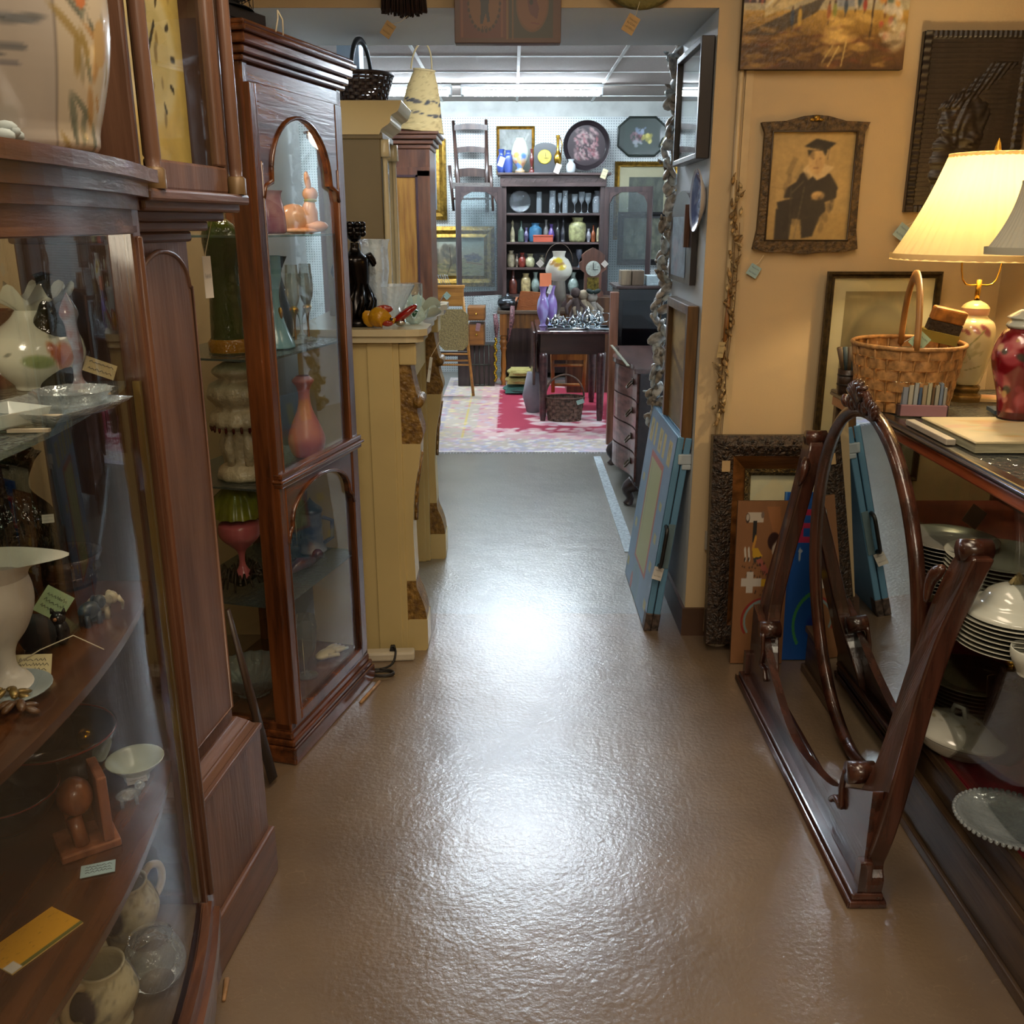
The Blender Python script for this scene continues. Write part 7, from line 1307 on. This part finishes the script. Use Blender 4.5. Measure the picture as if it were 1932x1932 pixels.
MB().box(.012, SDp-.014, .275, SL, SDp-.006, ST-.03).build('back_panel', M('case_back_dark', '2a221c', .6), sc)
SZ = .655
MB().box(.02, .2, SZ-.012, SL, SDp-.02, SZ).build('shelf', M('red_shelf', '7c3028', .7, var=.15, vs=10), sc)
MB().box(.02, .185, SZ-.02, SL, .2, SZ+.004).build('shelf_edge', wood('shelf_edge_wood', '4c2418', '30140c', .35, .3, 'x'), sc)
# plates
NTH = ['', 'second', 'third', 'fourth', 'fifth', 'sixth', 'seventh', 'eighth', 'ninth', 'tenth', 'eleventh', 'twelfth', 'thirteenth']
def plate_prof(r): return smooth_prof([(0, .003), (r*.55, .003), (r*.62, .006), (r*.8, .013), (r, .019), (r*.995, .021), (r*.8, .0155), (r*.62, .009), (r*.55, .006), (0, .006)], 2)
def plates(n, p, r, m, label, cat='plate', group='', dz=.0078, name='dinner_plate', names=None):
    first = None
    for k in range(n):
        kk = n-1-k; lab = label+', '+('topmost of its stack' if kk == 0 else 'lowest of its stack' if k == 0 else NTH[kk]+' from the top')
        loc = (p.x+random.uniform(-.0015, .0015), p.y+random.uniform(-.0015, .0015), p.z+dz*k)
        if first is None: first = one(name, lab, cat, loc, MB().lathe(plate_prof(r), n=48), m, 0, group)
        else: dup(first, loc, label=lab, group=group)
    return first
CHN = M('china_ivory', 'b8b8a8', .2, var=.05, coat=.4); CHG = M('china_grey', '8c8c84', .2, var=.06, coat=.4)
S_ = SZ+.001; F_ = .279
pA = at(1800, 1030, Y=2.72); pA = Vector((1.50, 2.72, S_)); 
def inshow(px_, py, z): return at(px_, py, Z=z)
pa = inshow(1800, 1065, S_); pa = Vector((1.48, 2.82, S_))
q = at(1795, 1010, Z=.80); plates(13, Vector((q.x, q.y, S_)), .112, CHG, 'grey white plate in far corner stack', group='far corner stack of plates', dz=.0098)
q = at(1880, 1050, Z=.79); plates(13, Vector((q.x+.02, q.y, S_)), .13, CHN, 'ivory plate in second tall stack', group='second tall stack of plates', dz=.0098)
q = at(1905, 1190, Z=.70); qq = Vector((q.x-.0, q.y, S_)); f0 = plates(7, qq, .11, CHN, 'ivory plate under the domed lid', group='plates under the domed lid', dz=.0105)
t = thing('tureen_lid', 'white domed china lid with gilt knob on stacked plates', 'lid', qq+Vector((0, 0, .088)), 0)
WCH = M('white_china', 'c8ccc0', .12, var=.03, coat=.5)
MB().lathe(smooth_prof([(.102, 0), (.1, .008), (.088, .016), (.07, .024), (.055, .045), (.03, .06), (.008, .064)]), n=40).build('lid_body', WCH, t)
MB().ball((0, 0, .072), (.012, .008, .014), 10).tube([(-.016, 0, .066), (0, 0, .088), (.016, 0, .066)], .005, 6).build('knob', M('gilt_knob', 'b0a070', .3, .2), t)
q = at(1945, 1275, Z=SZ); one('china_cup', 'white cup at the right frame edge on the red shelf', 'cup', Vector((q.x, q.y, S_)), MB().lathe(smooth_prof([(0, 0), (.025, 0), (.03, .01), (.045, .04), (.046, .06), (.04, .055)]), n=28), WCH)
q = inshow(1810, 1310, F_); q = at(1820, 1290, Z=.36); plates(9, Vector((q.x+.02, q.y, F_)), .128, M('china_brown', '6c6858', .2, var=.15, vs=8, coat=.4), 'brown banded plate on case floor', group='stack of brown banded plates', dz=.011)
q = at(1800, 1400, Z=.30); t = thing('covered_dish', 'covered white china dish with flower sprays on the velvet', 'dish', Vector((q.x, q.y, F_)), -60)
cv = CV(90, 40, 'b8b8ac'); cv.dabs(26, .0, .35, 1, .8, .03, .05, ['94845c', 'a89c74', '7c7454', 'a0a090'], .6, 3)
wrap(cv, smooth_prof([(.07, 0), (.09, .012), (.115, .04), (.12, .048)]), sy=.72).build('dish_body', paintmat('glossy_china', .15, .5), t); wrap(cv, smooth_prof([(.122, .05), (.118, .058), (.09, .075), (.05, .092), (.01, .098)]), sy=.72).build('lid', paintmat('glossy_china', .15, .5), t)
MB().tube([(-.02, 0, .095), (-.012, 0, .12), (.012, 0, .12), (.02, 0, .095)], .006, 8).build('lid_handle', WCH, t)
q = at(1895, 1545, Z=.30); t = thing('beaded_glass_plate', 'round glass plate with beaded rim in the case', 'plate', Vector((q.x+.01, q.y, F_)), 0)
MB().lathe(smooth_prof([(0, .006), (.05, .006), (.07, .01), (.105, .022), (.1, .024), (.06, .012), (0, .01)]), n=48).build('plate_body', CRYS, t); mb = MB()
for k in range(56): a_ = 2*pi*k/56; mb.ball((.11*cos(a_), .11*sin(a_), .023), .0055, 8)
mb.build('beaded_rim', glass('bead_glass', 'eef4f4', .03, 1.8, .35, 'a8b0b4'), t)
q = at(1880, 1420, Z=.30); t = thing('etched_glass_pitcher', 'smoky faceted glass pitcher standing in the case', 'pitcher', Vector((q.x+.02, q.y+.02, F_)), 0)
MB().lathe([(0, 0), (.05, 0), (.055, .02), (.05, .12), (.058, .2), (.055, .2)], n=8).build('pitcher_body', glass('smoky_pitcher', 'b8a8a4', .04, 1.6, .16, '6c5c5c'), t)
price_tag('large blank white tag in the top of the show case', at(1838, 975, Y=2.45), .05, .055, (80, 35, 0), 'a8a494', rows=0)
# things standing on the case
TZ = ST+.0095
def ontop(px_, py): return at(px_, py, Z=TZ)
BSK = M('splint_tan', 'b8864c', .6, var=.25, vs=50, bump=.3)
p = ontop(1712, 762); t = wbasket('splint_basket', 'large tan woven splint basket on the show case', Vector((p.x-.03, 2.79, TZ)), .14, .172, .185, BSK, .19, M('handle_splint', 'a8763c', .5, var=.2), 75, ns=26, nw=6, sy=.9, hr=.009, hw=2.2)
price_tag('mint green price tag on the splint basket', at(1735, 643, Y=2.64), .045, .045, (90, 40, 0), 'a8c8a8', [(-.03, -.03, 0)], rows=2)
p = at(1780, 600, Y=2.82); t = thing('shoe_brush', 'orange and black bristle brush sticking out of the basket', 'brush', p+Vector((0, 0, -.04)), rot=(radians(10), radians(12), 0))
MB().box(-.05, -.015, .03, .05, .015, .07).build('brush_back', M('brush_orange', 'b87830', .5, var=.3, vs=30), t, .006); MB().box(-.048, -.014, .0, .048, .014, .03).build('bristle_block', M('bristle_black', '34281c', .8, bump=1, bs=90), t)
MB().box(-.06, -.02, -.03, .05, .02, 0).build('yellow_cloth', M('yellow_cloth', '8c7c30', .8), t)
p = Vector((1.135, 3.0, TZ)); t = thing('wooden_pot', 'small dark barrel pot with brushes at the case far corner', 'pot', Vector((at(1580, 735, Z=TZ).x, 2.98, TZ)), 0)
MB().lathe([(0, 0), (.03, 0), (.034, .04), (.034, .08), (.03, .08), (.028, .01)], n=24).build('pot_body', wood('barrel_dark', '3c2818', '241408', .4, .2), t); MB().lathe([(.0345, .03), (.0355, .033), (.0345, .036)], n=24).lathe([(.0345, .06), (.0355, .063), (.0345, .066)], n=24).build('hoop', M('hoop_dark', '1c140c', .4), t)
for k in range(5): MB().tube([(.008*k-.016, 0, .05), (.02*k-.045, .01*k-.02, .15)], [.003, .009], 8).build('brush', M('brush_%d' % (k % 2), ['5c4830', '3c4c50'][k % 2], .6), t)
# index book tray
q = ontop(1740, 785); t = thing('book_tray', 'pink front box holding small old books', 'box', Vector((q.x, q.y, TZ)), -8)
MB().box(-.062, -.01, 0, .062, 0, .032).build('pink_front', M('pink_box', 'a07478', .6), t, .002); MB().box(-.068, 0, 0, -.062, .16, .03).box(.062, 0, 0, .068, .16, .03).box(-.062, 0, 0, .062, .16, .004).build('tray_body', M('tray_dark', '44302c', .6), t)
bw = [('8c94a0', .016), ('b8b4a0', .014), ('a8b0b0', .013), ('4c6480', .01), ('a89878', .013), ('b4b090', .012), ('6c5438', .009), ('a8a490', .012), ('7c8ca0', .01), ('9c9c94', .01)]; x = -.058
f0 = None
LB = ['first', 'second', 'third', 'fourth', 'fifth', 'sixth', 'seventh', 'eighth', 'ninth', 'last']
for k, (c, w2) in enumerate(bw):
    x1_ = x+w2; h = .075+.006*(k % 3); wp = t.matrix_basis if False else (Matrix.Translation(t.location) @ Matrix.Rotation(radians(-8), 4, 'Z'))
    cn = {'8c94a0': 'blue grey', 'b8b4a0': 'cream', 'a8b0b0': 'pale grey', '4c6480': 'navy', 'a89878': 'tan', 'b4b090': 'ivory', '6c5438': 'brown', 'a8a490': 'stone', '7c8ca0': 'light blue', '9c9c94': 'grey'}[c]
    o = thing('small_book', '%s small book, %s from the left in the pink fronted box' % (cn, LB[k]), 'book', wp @ Vector((x, .004, .005)), -8, 'small old books in the pink box')
    MB().box(0, 0, 0, .0015, .13, h).box(w2-.003, 0, 0, w2-.0015, .13, h).box(0, 0, 0, w2-.0015, .002, h).build('cover', M('cover_'+c, c, .6), o); MB().box(.0015, .002, .003, w2-.003, .127, h-.003).build('pages', M('pages', 'b8ac90', .8), o); x = x1_
# maps and albums
q0 = ontop(1700, 806); al = thing('album_stack', 'thick cream album with faded flower cover on the case', 'album', Vector((1.095, 2.18, TZ)), 0)
cv = CV(60, 60, 'c0b490'); cv.noise(.02, 3, 3, 2).dabs(30, .1, .1, .9, .9, .1, .05, ['b89050', 'a8b08c', 'c09080', 'b8ac8c', 'c8a468'], .5, 4)
MB().box(0, 0, .0, .36, .30, .022).build('pages', M('album_pages', 'a8a488', .8, st=(1, 1, 30), vs=9, var=.2), al); MB().box(-.004, -.004, .022, .364, .304, .026).build('cover', M('album_cover', 'b8ac88', .5), al, .002)
o = picture(cv, 'flower_cover', al, 0, 0, .36, .30, 0, 'album_print', .4); o.rotation_euler = (radians(-90), 0, 0); o.location = (0, .0, .0268)
bk = thing('thin_white_book', 'thin white book under the left edge of the album', 'book', Vector((1.052+.03, 2.26, TZ+.0)), 0); MB().box(-.02, .0, 0, .004, .25, .015).build('book_body', M('book_white', 'b4ac9c', .5), bk, .002)
q = ontop(1905, 780); one('blue_booklet', 'dark blue booklet behind the album', 'book', Vector((q.x, q.y, TZ)), MB().box(-.05, -.03, 0, .12, .05, .012), M('booklet_blue', '2c3c50', .5), -10, bev=.002)
q = ontop(1830, 752); one('map_sheet', 'long cream and pink paper sheet behind the book box', 'paper', Vector((q.x, q.y, TZ)), MB().box(-.12, -.05, 0, .16, .04, .008), M('sheet_cream', 'b8a078', .6, col2='b88c74', vs=5), -14)
q = ontop(1930, 895); t = thing('porcelain_flowers', 'white porcelain flowers with green leaves at the right edge', 'ornament', Vector((q.x+.02, q.y+.1, TZ+.03)), 0); mb = MB()
for k in range(6): a_ = k; mb.ball((.018*cos(a_), .018*sin(a_), .03+.004*k), (.014, .01, .01), 8, rotm(20*k, 30))
mb.build('petals', WCH, t)
MB().ball((-.01, -.02, .012), (.02, .006, .012)).ball((.01, -.024, .008), (.014, .006, .01)).build('leaves', M('leaf_green', '6c8c30', .4), t); t.location.z = TZ; t.location.x = 1.3
bpy.data.objects['porcelain_flowers'].location = Vector((1.36, 2.03, TZ+.027))
# lamps
def ribbed_shade(t, r0, r1, z0, z1, m, n=288, nr=48):
    mb = MB(); K = 12; vs = []
    for j in range(K+1):
        s = j/K; r = r0+(r1-r0)*s; r += -.012*sin(pi*s)
        for i in range(n): a = 2*pi*i/n; rr = r*(1+.011*cos(nr*a)+.004*cos(17*a+6*s)); vs.append((rr*cos(a), rr*sin(a), z0+(z1-z0)*s))
    mb.add(vs, [(j*n+i, j*n+(i+1) % n, (j+1)*n+(i+1) % n, (j+1)*n+i) for j in range(K) for i in range(n)], True); o = mb.build('pleated_shade', m, t)
    mb = MB(); mb.lathe([(r0+.002, z0-.004), (r0+.003, z0+.014)], n=64); mb.lathe([(r1+.002, z1-.008), (r1+.002, z1+.003)], n=64); mb.build('shade_trim', m, o)
def shade_mat(name, col, tr):
    m = bpy.data.materials.new(name); m.use_nodes = True; N = m.node_tree.nodes; L = m.node_tree.links; N.remove(N['Principled BSDF'])
    d = N.new('ShaderNodeBsdfDiffuse'); d.inputs[0].default_value = (*hx(col), 1); tl = N.new('ShaderNodeBsdfTranslucent'); tl.inputs[0].default_value = (*hx(tr), 1); n = N.new('ShaderNodeTexNoise'); n.inputs['Scale'].default_value = 14
    tc = N.new('ShaderNodeTexCoord'); L.new(tc.outputs['Object'], n.inputs['Vector']); bp = N.new('ShaderNodeBump'); bp.inputs['Strength'].default_value = .3; L.new(n.outputs[0], bp.inputs['Height']); L.new(bp.outputs[0], d.inputs['Normal'])
    mx = N.new('ShaderNodeMixShader'); mx.inputs[0].default_value = .24; L.new(d.outputs[0], mx.inputs[1]); L.new(tl.outputs[0], mx.inputs[2]); L.new(mx.outputs[0], N['Material Output'].inputs[0]); return m
def bulb(loc, e, col=(1, .78, .45)):
    l = bpy.data.lights.new('bulb', 'POINT'); l.energy = e; l.color = col; l.shadow_soft_size = .035; o = bpy.data.objects.new('bulb_light', l); COL.objects.link(o); o.location = loc
lp_ = Vector((1.45, 2.78, TZ)); q = at(1838, 735, Z=TZ); lp_ = Vector((at(1838, 600, Y=2.88).x, 2.88, TZ))
t = thing('ginger_jar_lamp', 'lit table lamp with cream flowered jar and pleated shade', 'lamp', lp_, 0)
cv = CV(100, 60, 'bcae88'); cv.dabs(8, .6, .75, .8, .85, .02, .05, ['7c3c44', 'a06c6c'], .8, 2, .5).line(.66, .55, .78, .8, .006, '7c7c4c', .8).line(.7, .4, .62, .62, .006, '84804c', .8).dabs(14, .58, .35, .8, .6, .015, .04, ['8c8c5c', '9c9468'], .7, 3, -.6).line(.66, .25, .8, .32, .006, '84804c', .8)
wrap(cv, smooth_prof([(.03, .05), (.04, .055), (.05, .09), (.062, .15), (.066, .2), (.058, .235), (.04, .25), (.036, .26)])).build('jar_body', paintmat('glossy_china', .15, .5), t)
MB().lathe([(.038, .258), (.04, .275), (.038, .278)], n=32).build('pink_collar', M('collar_pink', 'b88c74', .3), t); MB().lathe(smooth_prof([(.04, .278), (.03, .29), (.01, .3)]), n=28).build('jar_cap', M('cap_cream', 'b8a470', .3), t)
MB().lathe(smooth_prof([(.055, 0), (.055, .015), (.045, .025), (.05, .04), (.035, .052)]), n=6).build('gilt_base', M('base_gilt', '6c5428', .4, .6, bump=.5), t)
z_s0 = at(1850, 488, Y=2.85).z-TZ; z_s1 = at(1850, 290, Y=2.85).z-TZ; z0 = .3
MB().tube([(0, 0, .3), (0, 0, .36)], .008, 8).build('stem', BRASS, t)
MB().tube(smooth_prof([(0, 0, .345), (.05, 0, .36), (.06, 0, .5), (.03, 0, z_s1-.01), (0, 0, z_s1)], 4), .0025, 6).tube(smooth_prof([(0, 0, .345), (-.05, 0, .36), (-.06, 0, .5), (-.03, 0, z_s1-.01), (0, 0, z_s1)], 4), .0025, 6).build('harp', BRASS, t)
MB().lathe([(.004, z_s1-.01), (.01, z_s1+.01), (.006, z_s1+.03), (0, z_s1+.045)], n=14).build('finial', M('finial_brass', 'c09840', .3, .8), t)
SHM = shade_mat('shade_cream', 'd8c498', 'f0d8a0'); ribbed_shade(t, .255, .125, z_s0, z_s1, SHM); bulb(lp_+Vector((0, 0, (z_s0+z_s1)/2+.03)), 8)
p2 = Vector((at(1942, 600, Y=2.46).x, 2.46, TZ)); t = thing('red_flowered_lamp', 'table lamp with crimson jar painted with pink peonies', 'lamp', p2, 0)
cv = CV(120, 70, '6c1018'); cv.dabs(60, 0, .05, 1, .95, .045, .07, ['b86c6c', 'a84c54', '8c3038', 'c48c80', 'b8786c'], .8, 3).dabs(26, 0, .05, 1, .95, .025, .04, ['34443c', '24342c', '5c6c50'], .8, 5).dabs(12, 0, .2, 1, .9, .02, .035, ['d0b080', 'c8a468'], .85, 6).rect(0, 0, 1, .08, '4c0c14')
wrap(cv, smooth_prof([(.04, .03), (.044, .05), (.05, .09), (.07, .16), (.074, .2), (.06, .245), (.045, .262)]), a0=.3).build('jar_body', paintmat('glossy_china', .15, .5), t)
MB().lathe(smooth_prof([(.06, 0), (.06, .012), (.045, .02), (.042, .03)]), n=32).build('dark_base', M('base_dark', '1c0c08', .3, coat=.5), t); MB().lathe(smooth_prof([(.044, .262), (.05, .27), (.04, .285), (.05, .29), (.02, .31)]), n=32, rip=.03, nr=16).build('white_cap', WCH, t)
MB().tube([(0, 0, .3), (0, 0, .42)], .007, 8).build('stem', BRASS, t)
zz0 = at(1920, 478, Y=2.42).z-TZ; ribbed_shade(t, .125, .06, zz0, zz0+.17, shade_mat('shade_grey', 'b4b4a8', 'c8c0a8'))
# bamboo end of a chair at the frame edge, back wall lamp harp shadow casters need nothing more
# ---------------------------------------------------------------- settings
bpy.context.view_layer.update()
